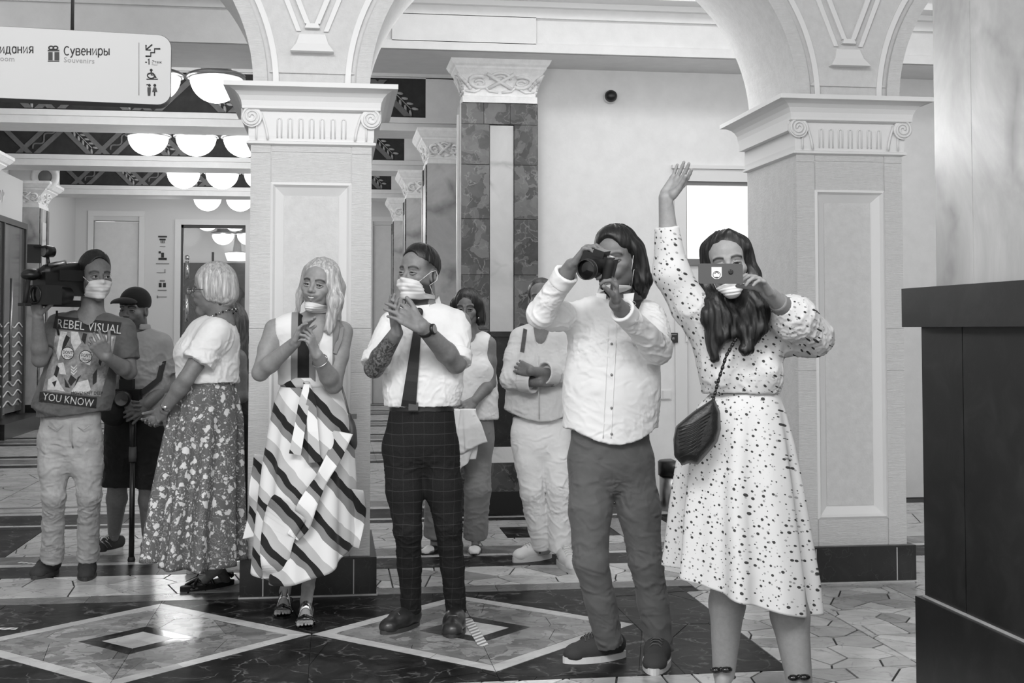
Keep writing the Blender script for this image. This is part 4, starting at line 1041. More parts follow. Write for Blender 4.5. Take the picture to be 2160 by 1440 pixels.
    def eyes(s,parent,off,look=(0,1,0),squint=.5,dark=True):
        for q in (-1,1):
            c=s.P(q*.031,.0715,.003); r=.0116*s.sc
            mb=MB().ell(c,r,r,r,16); ob=mb.build('eye',M['eyew'],parent,off)
            lk=nrm(s.M@nrm(V(*look))); 
            MB().lathe([(.0062*s.sc,.0*s.sc),(.0058*s.sc,.0016*s.sc),(.001,.0022*s.sc)],c+lk*r*.90,14,lk,cap=False).build('iris',M['iris'],ob,off)
            # lids
            lid=S()
            zu=.0075-.004*squint; zl=-.0065+.004*squint
            for (z0,rr) in ((zu,.0040),(zl,.0030)):
                pts=[s.P(q*(.031-.0155),.083,.001),s.P(q*(.031-.008),.0885,z0*.85+.003),s.P(q*.032,.0895,z0+.003),s.P(q*(.031+.009),.086,z0*.8+.003),s.P(q*(.031+.0165),.079,.003)]
                lid.chain(pts,[rr*s.sc*.7,rr*s.sc,rr*s.sc*1.05,rr*s.sc,rr*s.sc*.7],.002)
            s._lids=getattr(s,'_lids',[])+[lid]
            mb=MB(); pts=[s.P(q*(.031-.015),.0865,.002),s.P(q*(.031-.008),.0925,zu*.8+.001),s.P(q*.032,.094,zu+.0005),s.P(q*(.031+.009),.0905,zu*.75+.001),s.P(q*(.031+.018),.083,.0045)]
            mb.tube(pts,[.0006,.0013,.0016,.0015,.0005],6); mb.build('eyelashes',M['iris'],ob,off)
    def lids(s,sd,squint=.5):
        for q in (-1,1):
            zu=.0075-.004*squint; zl=-.0065+.004*squint
            for (z0,rr) in ((zu,.0042),(zl,.0034)):
                pts=[s.P(q*(.031-.0155),.083,.001),s.P(q*(.031-.008),.0875,z0*.9+.0035*(1 if z0>0 else .0)),s.P(q*.032,.0885,z0+.004*(1 if z0>0 else -.3)),s.P(q*(.031+.009),.085,z0*.85+.003*(1 if z0>0 else 0)),s.P(q*(.031+.0165),.078,.003)]
                sd.chain(pts,[rr*s.sc*.7,rr*s.sc,rr*s.sc*1.05,rr*s.sc,rr*s.sc*.7],.003)
    def surf(s,sd,x,z,extra=.004):
        # front surface depth at head-local (x,z)
        ys=np.linspace(.14,-.06,81); P=[s.P(x,y,z) for y in ys]; P=np.array(P)
        d=np.full(len(P),1.0)
        for q in sd.p:
            v=sd.ev(q,(P[:,0],P[:,1],P[:,2])); k=q[5] if q[0]=='c' else q[4]
            if q[-1]: d=np.maximum(d,-v)
            else:
                h=np.maximum(k-np.abs(d-v),0)/k; d=np.minimum(d,v)-h*h*k*.25
        i=np.argmax(d<0); return (ys[i] if d[i]<0 else -.05)+extra
    def mask(s,sd,parent,off,z1=-.012,z0=-.108,w=.064,tent=.006,ears=True,tilt=0,nm='face_mask',pl=.0018):
        nu,nv=25,22; G=np.zeros((nv,nu,3)); 
        for j in range(nv):
            v=j/(nv-1); zz=z0+(z1-z0)*v
            for i in range(nu):
                u=-1+2*i/(nu-1); x=u*w*(1-.16*abs(v-.5)); z=zz*(1-.10*abs(u)*0)+(.012*abs(u)**2*(1 if v<.5 else -1))*abs(v-.5)*2+tilt*x
                y=s.surf(sd,x*.93,z,.005); yc=.100-.018*(v-.45)**2*4*(.5)
                G[j,i]=(x,y,z)
        # bridge hollows: running convex envelope along u then smooth
        for _ in range(10):
            K=G[:,:,1].copy(); K[1:-1,1:-1]=np.maximum(G[1:-1,1:-1,1],(G[:-2,1:-1,1]+G[2:,1:-1,1]+G[1:-1,:-2,1]+G[1:-1,2:,1])/4); G[:,:,1]=K
        for j in range(nv):
            v=j/(nv-1); G[j,:,1]+=tent*math.sin(math.pi*v)+pl*math.sin(v*2*math.pi*5)*(.15<v<.85)
        pts=np.array([s.P(*q) for q in G.reshape(-1,3)]); F=[]
        for j in range(nv-1):
            for i in range(nu-1): F.append((j*nu+i,j*nu+i+1,(j+1)*nu+i+1,(j+1)*nu+i))
        ob=link(nm,np_mesh(nm,pts,np.array(F),off),M['mask'],parent)
        sm_=ob.modifiers.new('s','SOLIDIFY'); sm_.thickness=.0015
        mb=MB()
        for j in (0,nv-1): mb.tube([pts[j*nu+i] for i in range(nu)],.0012,5)
        mb.build('mask_edge',M['loop'],ob,off)
        if ears:
            for q in (0,nu-1):
                sg_=-1 if q==0 else 1
                mb=MB(); a=pts[(nv-1)*nu+q]; b=pts[q]; ea=s.P(sg_*.083,-.012,.022); eb=s.P(sg_*.083,-.022,-.02)
                mb.tube([a,s.P(sg_*.0785,.018,.012),ea,s.P(sg_*.085,-.024,0),eb,s.P(sg_*.073,.012,-.045),b],.0013,5); mb.build('ear_loop',M['loop'],ob,off)
        return ob
def lathe_skirt(name,rings,mat,parent,off,folds=9,amp=.03,hem=None,nth=180,nz=70,seed=0,lat=V(1,0,0),sharp=1.0,phase=0,thick=.002,fn=None):
    """rings: list (center xyz, half-width, half-depth); lat: lateral direction. Folds grow to the hem."""
    fr=nrm(np.cross(V(0,0,1),lat)); r=np.random.RandomState(seed); ph=r.uniform(0,6.28,8); ts=np.linspace(0,1,nz); m=len(rings)-1
    Vt=np.zeros((nz,nth,3)); uv=np.zeros((nz,nth,2))
    th=np.linspace(0,2*math.pi,nth,endpoint=False)
    for j,t in enumerate(ts):
        q=min(t*m,m-1e-6); i=int(q); f=q-i; f2=f
        c=V(*rings[i][0])*(1-f)+V(*rings[i+1][0])*f; w=rings[i][1]*(1-f2)+rings[i+1][1]*f2; dpt=rings[i][2]*(1-f2)+rings[i+1][2]*f2
        g=t**1.2
        wav=np.sin(folds*th+ph[0]+phase+.5*np.sin(2*th+ph[1]))*.65+.35*np.sin((folds*1.7//1)*th+ph[2]+.8*np.sin(3*th))
        wav=np.sign(wav)*np.abs(wav)**sharp
        R_=1+amp*g*wav/ max(w,.05)
        x=w*R_*np.cos(th); y=dpt*R_*np.sin(th)
        z=np.zeros(nth)
        if hem is not None: z=hem(th)*t
        Vt[j]=c+np.outer(x,lat)-np.outer(y,fr)*1.0+np.outer(z,V(0,0,1))
        uv[j,:,0]=th/6.283; uv[j,:,1]=t
    F=[]; jj,ii=np.meshgrid(np.arange(nz-1),np.arange(nth),indexing='ij')
    F=np.stack([jj*nth+ii,jj*nth+(ii+1)%nth,(jj+1)*nth+(ii+1)%nth,(jj+1)*nth+ii],-1).reshape(-1,4)
    P=Vt.reshape(-1,3)
    if fn is not None: P=fn(P,uv.reshape(-1,2))
    ob=link(name,np_mesh(name,P,F,off,None,uv.reshape(-1,2)),mat,parent)
    md=ob.modifiers.new('s','SOLIDIFY'); md.thickness=thick
    return ob
def folds(zc,amp,width=.09,f=85,seed=1,an=(.35,.35,1),base=.15):
    """fabric creases concentrated round the given heights"""
    def fn(P):
        w=np.zeros(len(P))
        for z,a in zc: w=np.maximum(w,a*np.exp(-((P[:,2]-z)/width)**2))
        w+=base
        n=sub_noise(P,f,seed,an,5,2.4); r=1-np.minimum(np.abs(n)*1.3,1); n2=sub_noise(P,f*.45,seed+9,an,4,1.5)
        a3=(an[0]*.8,an[1]*.8,an[2]); n3=sub_noise(P,f*2.6,seed+4,a3,4,3.0); r3=1-np.minimum(np.abs(n3)*1.5,1)
        gate=np.clip(.5+sub_noise(P,f*.5,seed+7,(1,1,1),4,1),0,1)
        return amp*w*(.9*r**1.5-.5+.4*np.clip(n2,-1.5,1.5)+.75*gate*(r3**1.3-.4))
    return fn
def ribbon(name,pts,w,normal,mat,parent,off,th=.003,uvv=None):
    P=[V(*p) for p in pts]; mb=MB(); vs=[];n=len(P); N=nrm(normal) if not isinstance(normal,list) else None
    ws=w if hasattr(w,'__len__') else [w]*n
    for i,p in enumerate(P):
        t=nrm(P[min(i+1,n-1)]-P[max(i-1,0)]); nn=N if N is not None else nrm(normal[i]); s_=nrm(np.cross(t,nn))*ws[i]/2
        vs+=[p-s_-nn*th/2,p+s_-nn*th/2,p+s_+nn*th/2,p-s_+nn*th/2]
    fs=[(0,1,2,3),(4*n-1,4*n-2,4*n-3,4*n-4)]
    for i in range(n-1):
        for k in range(4): fs.append((4*i+k,4*i+4+k,4*i+4+(k+1)%4,4*i+(k+1)%4))
    mb.add(vs,fs,False); return mb.build(name,mat,parent,off)
def sole(name,heel,toe,w,mat,parent,off,h=.025,z0=0.0,hw=.36,taper=.42):
    a=V(*heel)[:2]; b=V(*toe)[:2]; d=b-a; L=np.linalg.norm(d); d/=L; s_=V(-d[1],d[0])
    out=[]
    for i in range(28):
        q=2*math.pi*i/28; u=(1-math.cos(q))/2; u=1-u; side=math.sin(q)
        wd=w*(hw+(.5-hw)*min(1,u*2.2)) if u<.62 else w*.5
        out.append(tuple(a+d*L*u+s_*side*wd*2*.5*(1.0 if u<.7 else 1-(taper*((u-.7)/.3)**2)*.4)))
    out=out[::-1] if sum(out[i][0]*out[(i+1)%28][1]-out[(i+1)%28][0]*out[i][1] for i in range(28))<0 else out
    return MB().prism_z(out,z0,z0+h).build(name,mat,parent,off)
def shoe(parent,off,heel,toe,ank,w=.095,mat='shoe',solem='shoesole',sh=.022,top=.085,laces=True,lm='lace',hgt=.055,band=None):
    heel=V(*heel);toe=V(*toe);ank=V(*ank); d=nrm(V(toe[0]-heel[0],toe[1]-heel[1],0)); s_=V(-d[1],d[0],0); L=np.linalg.norm((toe-heel)[:2])
    B=lambda u,z,o=0: V(heel[0],heel[1],0)+d*L*u+s_*o+V(0,0,z)
    sd=S(); r=w*.5
    sd.cone(B(.16,sh+.032),B(.5,sh+.026),r*.80,r*.9,.03); sd.cone(B(.5,sh+.024),B(.80,sh+.010),r*.92,r*.80,.03)
    sd.ell(B(.83,sh+.008),(L*.17,r*.84,.034),np.stack([d,s_,V(0,0,1)],1),.02)
    sd.cone(B(.18,sh+.04),V(*B(.24,top)),r*.72,r*.66,.03,ends='b')
    sd.cone(B(.30,sh+.05),B(.60,sh+.034),r*.62,r*.6,.03)
    zc=sh*.6
    sd.fn.append(lambda D,P: np.maximum(D,zc-P[2]))
    sd.ell(B(.235,top+.01),(.04,.03,.02),np.stack([d,s_,V(0,0,1)],1),.006,True)
    ob=sdf_obj('shoe',sd,.006,M[mat],parent,off,sm=1)
    sole('sole',B(-.02,0),B(1.02,0),w*1.06,M[solem],ob,off,sh)
    if laces:
        bv=bvh(ob)
        def up(u,o,e=.002):
            p=B(u,.12,o); h=bv.ray_cast(Vector(p),Vector((0,0,-1)),.2); return np.array(h[0])+Z*e if h[0] is not None else B(u,sh+.04,o)
        s=S(); s.cone(up(.44,0,-.004),up(.68,0,-.008),.019,.014,.01,(Z,.5)); s.cone(up(.44,0,-.004),up(.40,0,.004),.019,.021,.01,(Z,.5)); sdf_obj('tongue',s,.004,M[mat],ob,off)
        for i in range(5):
            u=.46+.055*i; MB().tube([up(u+.01,-.026),up(u,-.012,.006),up(u,.012,.006),up(u+.01,.026)],.0028,5).build('lace',M[lm],ob,off)
        for q in (-1,1): MB().tube([up(.45,0,.009),up(.43,q*.015,.016),up(.46,q*.026,.012),up(.49,q*.018,.008)],.0022,5).build('lace_bow',M[lm],ob,off)
    return ob
def barefoot(sd,heel,toe,ank,w=.09,heelz=.03,k=.02):
    heel=V(*heel);toe=V(*toe);ank=V(*ank); d=nrm(V(toe[0]-heel[0],toe[1]-heel[1],0)); s_=V(-d[1],d[0],0); L=np.linalg.norm((toe-heel)[:2])
    B=lambda u,z,o=0: V(heel[0],heel[1],0)+d*L*u+s_*o+V(0,0,z)
    z0=toe[2]; hz=heel[2]
    sd.cone(B(.13,hz+.030),ank,.026,.028,.012); sd.cone(B(.13,hz+.026),B(.66,z0+.020),.026,.019,.015,(V(0,0,1),.8))
    sd.cone(ank+d*.008-V(0,0,.01),B(.62,z0+.026),.024,.017,.02); 
    for i,o in enumerate((-.030,-.012,.006,.021,.034)):
        o=o*w/.09; r=.0112 if i==0 else .0076
        sd.cone(B(.58,z0+.022,o*.75),B(.78,z0+.014,o),.014,.010,.008); sd.cone(B(.78,z0+.014,o),B(.95-.022*abs(i-1),z0+.011,o*1.02),r,r*.85,.002)
    return B
# ---------------------------------------------------------------- people
M['skin']=skin_mat('skin',.44); M['skin_tat']=skin_mat('skin_tattooed',.465,True); M['skin_l']=skin_mat('skin_light',.53)
M['shoe']=plain('black_leather',.15,.32,bump=(60,.1)); M['shoesole']=plain('dark_rubber_sole',.2,.6); M['lace']=plain('dark_lace',.3,.7)
M['soleW']=plain('white_rubber_sole',.78,.6); M['sneakW']=plain('white_leather_shoe',.84,.5,bump=(60,.1)); M['laceW']=plain('white_lace',.8,.7)
M['canvas']=plain('dark_suede',.2,.85,bump=(120,.2)); M['patent']=plain('black_patent',.07,.12); M['silver']=plain('polished_silver_strap',.75,.18,1)
LAT=V(math.cos(YAW),-math.sin(YAW),0)  # picture-right, horizontal
TOC=V(-math.sin(YAW),-math.cos(YAW),0) # toward the camera
Z=V(0,0,1)
class Fig:
    def __init__(s,label,Y0,px,py):
        s.Y=Y0; b=onz(px,py); s.o=(float(b[0]),float(b[1]),0.0); s.root=empty('person',s.o,label,'person'); s.skin=S(); s.fine=[]; s.tones=[]
    def J(s,px,py,dy=0): return atY(px,py,s.Y+dy)
    def body(s,mat,res=.0075,fres=.003,extra=None,tone=None):
        Vt,F=s.skin.mesh(res); Vs=[smooth(Vt,F,1)];
        ins=np.zeros(len(Vt),bool)
        for lo,hi in s.fine: ins|=((Vt>lo+res*1.3)&(Vt<hi-res*1.3)).all(1)
        Fs=[F[~ins[F].all(1)]]; n=len(Vt)
        for lo,hi in s.fine:
            v,f=s.skin.mesh(fres,lo,hi); v=smooth(v,f,1,.35)
            Vs.append(v); Fs.append(f+n); n+=len(v)
        A=np.concatenate(Vs); Fq=np.concatenate(Fs)
        at={'tone':tone(A) if tone else np.zeros(len(A))}
        if extra: at.update(extra(A))
        s.b=link('body',np_mesh('body',A,Fq,s.o,at),mat,s.root); return s.b
    def box(s,c,r): c=V(*c); r=V(*r) if hasattr(r,'__len__') else V(r,r,r); s.fine.append((c-r,c+r))
    def arm(s,sd,sh,el,wr,m=1.0,inf=0,sh_r=.052):
        sh,el,wr=V(*sh),V(*el),V(*wr)
        sd.chain([sh,sh*.55+el*.45,el],[sh_r*m+inf,.046*m+inf,.038*m+inf],.02)
        sd.chain([el,el*.7+wr*.3,wr],[.038*m+inf,.040*m+inf,.0265*m+inf],.015,None)
    def leg(s,sd,hp,kn,an,m=1.0,inf=0):
        hp,kn,an=V(*hp),V(*kn),V(*an); sd.chain([hp,hp*.5+kn*.5,kn],[.088*m+inf,.075*m+inf,.053*m+inf],.03)
        sd.chain([kn,kn*.68+an*.32+V(0,.012,0),an],[.052*m+inf,.056*m+inf,.036*m+inf],.02)
    def torso(s,sd,sl,sr,hc,cw,ww,hw,lat,inf=0,dep=.62,wz=None,bust=0,belly=0):
        """sl,sr shoulder joints; hc hip centre; cw,ww,hw half widths"""
        sl,sr,hc=V(*sl),V(*sr),V(*hc); lat=nrm(lat); fr=nrm(np.cross(lat,Z)); nb=(sl+sr)/2
        if inf==0: cw,ww,hw=cw-.012,ww-.028,hw-.034
        ch=nb*.80+hc*.20; wa=nb*.40+hc*.60 if wz is None else nb+(hc-nb)*wz
        f=(fr,dep)
        sd.cone(sl*.8+nb*.2-Z*.012,sr*.8+nb*.2-Z*.012,.052+inf,.052+inf,.05)
        sd.cone(ch+Z*.0,wa,cw*.90+inf,ww+inf,.05,f); sd.cone(wa,hc+Z*.02,ww+inf,hw+inf,.05,(fr,dep*1.06))
        sd.cone(sl*.45+nb*.55+Z*.0,sr*.45+nb*.55+Z*.0,.068+inf,.068+inf,.06)
        if bust:
            for q in (-1,1): sd.ell(ch+lat*q*.075+fr*(cw*dep*.55+.012)-Z*.06,V(.062,.055,.062)*bust+inf,None,.05)
        if belly: sd.ell(wa+fr*.05-Z*.02,(ww*.8+inf,.10+inf,.12+inf),None,.06)
    def neck(s,sd,nb,H,r=.056):
        nb=V(*nb); a=H.P(0,-.025,-.06); sd.cone(nb-Z*.02,a,r*1.12,r,.03); 
    def hand(s,wr,tip,n,side,curl,thumb,sc=1.0,spread=.12,fine=True):
        wr=V(*wr); d=nrm(V(*tip)-wr); hand(s.skin,wr,d,V(*n),side,curl,thumb,spread,sc)
        if fine: s.box(wr+d*.085*sc,.125*sc)
def hairdo(H,fig,name,mat,shape,res=.006,dispa=.0025,sc=60,label=None):
    sd=S(); shape(sd,H)
    def dsp(P):
        L=H.loc(P); a=np.arctan2(L[:,0],L[:,1]+.02)
        up=np.sin(a*sc*.5+8*L[:,2]+2*np.sin(L[:,2]*25+a*3))*.6+np.sin(a*sc*.23+3+11*L[:,2]+1.5*np.sin(a*5))*.8
        x=L[:,0]+.5*L[:,1]; lo=np.sin(x*330+14*L[:,2]+2*np.sin(L[:,2]*22+x*30))*.5+np.sin(x*150+3*np.sin(L[:,2]*28))*.9
        t=np.clip((-.04-L[:,2])/.05,0,1); front=1-.8*np.clip((L[:,1]-.03)/.03,0,1)*(1-t)
        return dispa*front*(up*(1-t)+lo*t)
    return sdf_obj(name,sd,res,M[mat],fig.root,fig.o,dsp,1)
def short_hair(front=.030,top=.012,side=.006,low=-.005,fz=.078):
    def sh(sd,H):
        H.e(sd,(0,-.014,.048),(.0762+side,.0955+side,.081+top*.9),.01)
        H.e(sd,(0,.012,.075),(.058+side,.064+side*.5,.052+top),.02)
        # hairline: cut the face and everything under the ears
        H.e(sd,(0,.130,fz-.105),(.076,.112,.140),.006,True)
        for q in (-1,1): H.e(sd,(q*.09,.035,-.012),(.050,.026,.042),.006,True)
        def cut(D,P):
            q=[(P[i]-H.c[i]) for i in range(3)]; y=sum(q[i]*H.M[i,1] for i in range(3))/H.sc; z=sum(q[i]*H.M[i,2] for i in range(3))/H.sc
            return np.maximum(D,((.030+low+.42*np.maximum(y,-.11))-z)*H.sc)
        sd.fn.append(cut)
    return sh
def foot_dir(a,b): return nrm(V(b[0]-a[0],b[1]-a[1],0))
# ---- cameraman
M['tee']=cloth('faded_dark_tee',.34,.15,260,.12,var=.03); M['jeans']=cloth('light_denim',.62,.25,420,.25,var=.05); M['hair_d']=hair_mat('dark_hair',.13,.07); M['hair_b']=hair_mat('black_hair',.085,.06)
def p1():
    f=Fig('man in a printed dark T-shirt and pale jeans carrying a video camera on his shoulder',7.42,140,1228)
    J=f.J; sk=f.skin
    sl,sr=J(122,684,.02),J(262,694,-.02); hc=J(146,905,0); nb=J(193,668,.0)
    H=Head(J(200,585,-.02),nrm(LAT*.62+TOC*.8-Z*.02),sc=1.10); H.build(sk,.1); H.lids(sk,.15)
    f.neck(sk,nb,H,.060)
    f.torso(sk,sl,sr,hc,.178,.150,.155,LAT)
    el,wl=J(84,758,-.10),J(80,668,-.22); f.arm(sk,sl,el,wl,1.10)
    f.hand(wl,J(70,618,-.27),LAT*.2+TOC*-.2+Z*.4,-1,(.75,.75,.8,.85),(.9,.5),1.08)
    er,wr=J(272,784,-.06),J(224,752,-.26); f.arm(sk,sr,er,wr,1.10)
    f.hand(wr,J(198,716,-.32),-LAT*.3-TOC*.5+Z*.3,-1,(.5,.65,.75,.85),(.7,.3),1.08,.18)
    f.box(H.c,(.125,.145,.155))
    f.body(M['skin'],tone=lambda A:H.tone(A,.9,.2,0,.25))
    H.eyes(f.b,f.o,(-.75,1,.05),.15); H.mask(sk,f.b,f.o,tilt=.0)
    # T-shirt
    t=S(); f.torso(t,sl,sr,hc,.190,.172,.178,LAT,.010,dep=.66)
    hem=J(146,874,0); t.cone(J(165,800),hem,.185,.212,.05,(TOC,.66),ends='b')
    for a,b_,w_ in ((sl,el,.70),(sr,er,.72)):
        c=a*(1-w_)+b_*w_; t.cone(a,c,.064,.069,.03,ends='b')
    t.ell(nb+Z*.07,(.085,.10,.105),None,.004,True)
    t.cone(nb+TOC*.08+Z*.02,J(190,692,-.14),.058,.012,.004,sub=True)
    hemz=hem[2]
    t.fn.append(lambda D,P: np.maximum(D,(hemz-P[2])+.10*(P[0]-hem[0])))
    ob=sdf_obj('t_shirt',t,.007,M['tee'],f.root,f.o,folds([(hemz+.06,.7),(sl[2]-.08,.6),(hemz+.25,.5)],.007,.10,42,3,(.5,.4,1)),1)
    # jeans
    j=S(); lh,rh=J(116,925),J(180,925); lk,rk=J(113,1045,-.03),J(188,1042,-.03); la,ra=J(111,1160,.2),J(186,1158,.18)
    j.cone(J(150,866),J(148,935),.165,.168,.05,(TOC,.66),ends='a')
    for a,k_,n in ((lh,lk,la),(rh,rk,ra)):
        j.chain([a,a*.5+k_*.5,k_],[.092,.083,.064],.03); j.chain([k_,k_*.5+n*.5],[.064,.058],.02); j.cone(k_*.5+n*.5,n-Z*.05,.060,.064,.02,ends='b')
    jo=sdf_obj('jeans',j,.007,M['jeans'],f.root,f.o,folds([(lk[2],1),(lk[2]-.1,.7),(la[2]+.02,1),(J(148,950)[2],.8)],.0055,.09,62,5,(.25,.25,1)),1)
    MB().tube([J(150,893,-.125),J(150,925,-.128),J(154,945,-.11)],.003,5).build('fly_seam',M['jeans'],jo,f.o)
    for q in (118,176): MB().tube([J(q-16,898,-.10),J(q,906,-.125),J(q+14,896,-.125)],.003,5).build('pocket_seam',M['jeans'],jo,f.o)
    lt,lhh=onz(70,1222),onz(121,1205); shoe(f.root,f.o,lhh,lt,la,.10,'canvas','shoesole',.022,.09)
    rt,rhh=onz(180,1226),onz(187,1204); shoe(f.root,f.o,rhh,rt,ra,.10,'canvas','shoesole',.022,.09)
    # print on the chest
    bv=bvh(ob)
    D=Decal(bv,f,J(165,790,-.3),TOC)
    D.band([(117,666),(257,680),(250,706),(112,692)],'blackprint')
    D.text('REBEL VISUAL',119,690,.072,'paleprint',256,704,lift=3.2)
    D.band([(84,826),(205,838),(203,861),(82,847)],'blackprint')
    D.text('YOU KNOW',90,843,.062,'paleprint',198,858,lift=3.2)
    D.poly([(118,694),(245,708),(235,760),(222,800),(212,836),(90,824),(100,780),(112,740)],'midprint',1)
    for c in ([(128,698),(142,700),(132,735),(124,760),(119,745)],[(196,703),(214,705),(210,735),(198,730)],[(222,707),(240,710),(232,740)],[(150,699),(165,700),(172,722),(158,740),(150,722)],
      [(102,800),(118,790),(128,812),(138,826),(120,822),(100,822)],[(150,826),(164,806),(186,800),(192,822),(178,830)],[(176,740),(196,745),(190,770),(172,764)],[(122,766),(134,764),(140,790),(126,788)]):
        D.poly(c,'paleprint',1.6)
    for c in ([(140,706),(148,712),(140,728),(130,742),(133,724)],[(176,702),(184,704),(180,726),(172,716)],[(208,716),(216,722),(206,744),(202,734)],[(120,770),(126,776),(120,796),(114,790)],[(196,790),(206,776),(204,806),(196,812)],[(214,742),(220,748),(212,772),(208,764)],[(110,806),(120,802),(116,816)],[(150,790),(162,800),(150,814),(144,804)],[(136,796),(148,818),(138,816)],[(164,796),(172,790),(156,818)]):
        D.poly(c,'blackprint',2.2)
    for cx_,cy_ in ((143,745),(181,752)):
        D.ring(cx_,cy_,14,1.3,'blackprint',2.6); D.disc(cx_,cy_,12.5,'paleprint',2.3)
    D.text("DON'T",133,745,.026,'blackprint',154,747,lift=3.6); D.text('STOP',135,753,.020,'blackprint',152,755,lift=3.6)
    D.text("DON'T",171,751,.026,'blackprint',192,754,lift=3.6); D.text('SPEAK',172,760,.020,'blackprint',191,762,lift=3.6)
    for k in range(3): D.poly([(150+2*k*0,770+6*k),(156,775+6*k),(163,768+6*k),(163,771+6*k),(156,779+6*k),(150,774+6*k)],'paleprint',2.4)
    D.text('MOVEMENT DEEP',150,832,.026,'blackprint',sx=.9,lift=2)
    D.flush(ob)
    hairdo(H,f,'hair','hair_b',short_hair(.03,.013,.0025,-.010,.086),.005,.001,90)
    return f,H
M['blackprint']=plain('black_print',.12,.8); M['paleprint']=plain('pale_print',.72,.85,bump=(200,.2),var=.05); M['midprint']=plain('grey_print',.46,.85,bump=(60,.2),var=.14)
from mathutils.bvhtree import BVHTree
class Decal:
    """flat print laid onto a cloth surface: every point is dropped onto the garment along the print direction"""
    def __init__(s,bv,f,org,n): s.bv=bv; s.f=f; s.org=V(*org); s.n=nrm(n); s.b={}; s.cnt=0
    def drop(s,px,py,lift):
        d=nrm(ray(px,py)); t=((s.org-CAM)@s.n)/(d@s.n); P=CAM+d*t
        h=s.bv.ray_cast(Vector(CAM),Vector(d),20)
        if h[0] is None or abs((np.array(h[0])-P)@s.n)>.6: return P-s.n*.17
        return np.array(h[0])+s.n*lift*.0016
    def tri(s,pts,tris,mat,lift,name=None):
        key=(mat,name or mat); mb=s.b.setdefault(key,MB()); mb.add([s.drop(x,y,lift) for x,y in pts],tris,False)
    def poly(s,pts,mat,lift=1.5):
        bm=bmesh.new(); vs=[bm.verts.new((x,-y,0)) for x,y in pts]; fc=bm.faces.new(vs)
        bmesh.ops.triangulate(bm,faces=[fc])
        for _ in range(5):
            ed=[e for e in bm.edges if e.calc_length()>4.5]
            if not ed: break
            bmesh.ops.subdivide_edges(bm,edges=ed,cuts=1); bmesh.ops.triangulate(bm,faces=bm.faces[:])
        bm.normal_update(); 
        bm.verts.index_update(); P=[(v.co.x,-v.co.y) for v in bm.verts]; T=[tuple(v.index for v in fc.verts) for fc in bm.faces]
        T=[t if ((P[t[1]][0]-P[t[0]][0])*(P[t[2]][1]-P[t[0]][1])-(P[t[1]][1]-P[t[0]][1])*(P[t[2]][0]-P[t[0]][0]))<0 else t[::-1] for t in T]
        bm.free(); s.tri(P,T,mat,lift)
    band=poly
    def disc(s,cx,cy,r,mat,lift): s.poly([(cx+r*math.cos(a),cy+r*math.sin(a)) for a in np.linspace(0,2*math.pi,14,endpoint=False)],mat,lift)
    def ring(s,cx,cy,r,w,mat,lift): s.disc(cx,cy,r,mat,lift-.5)
    def text(s,txt,px,py,size,mat,px2=None,py2=None,sx=1.0,lift=2.4):
        me=text_mesh(txt,size,0,0,sx); k=FPX/s.f.Y
        ang=0
        if px2 is not None:
            Wd=max(v.co.x for v in me.vertices)*k; sc_=(px2-px)/Wd; ang=math.atan2(py2-py,px2-px)
        else: sc_=1
        P=[]
        for v in me.vertices:
            x,y=v.co.x*k*sc_,v.co.y*k; P.append((px+x*math.cos(ang)+y*math.sin(ang),py+x*math.sin(ang)-y*math.cos(ang)))
        bm=bmesh.new(); vs=[bm.verts.new((x,-y,0)) for x,y in P]
        for q in me.polygons:
            try: bm.faces.new([vs[i] for i in q.vertices])
            except ValueError: pass
        bmesh.ops.triangulate(bm,faces=bm.faces[:])
        for _ in range(4):
            ed=[e for e in bm.edges if e.calc_length()>3.5]
            if not ed: break
            bmesh.ops.subdivide_edges(bm,edges=ed,cuts=1); bmesh.ops.triangulate(bm,faces=bm.faces[:])
        bm.verts.index_update(); P=[(v.co.x,-v.co.y) for v in bm.verts]; T=[tuple(v.index for v in fc.verts) for fc in bm.faces]; bm.free()
        s.cnt+=1; s.tri(P,T,mat,lift,'lettering%d'%s.cnt); bpy.data.meshes.remove(me)
    def flush(s,ob):
        for (mat,name),mb in s.b.items(): mb.build('shirt_lettering' if name.startswith('lettering') else 'shirt_print',M[mat],ob,s.f.o)
F1,H1=p1()
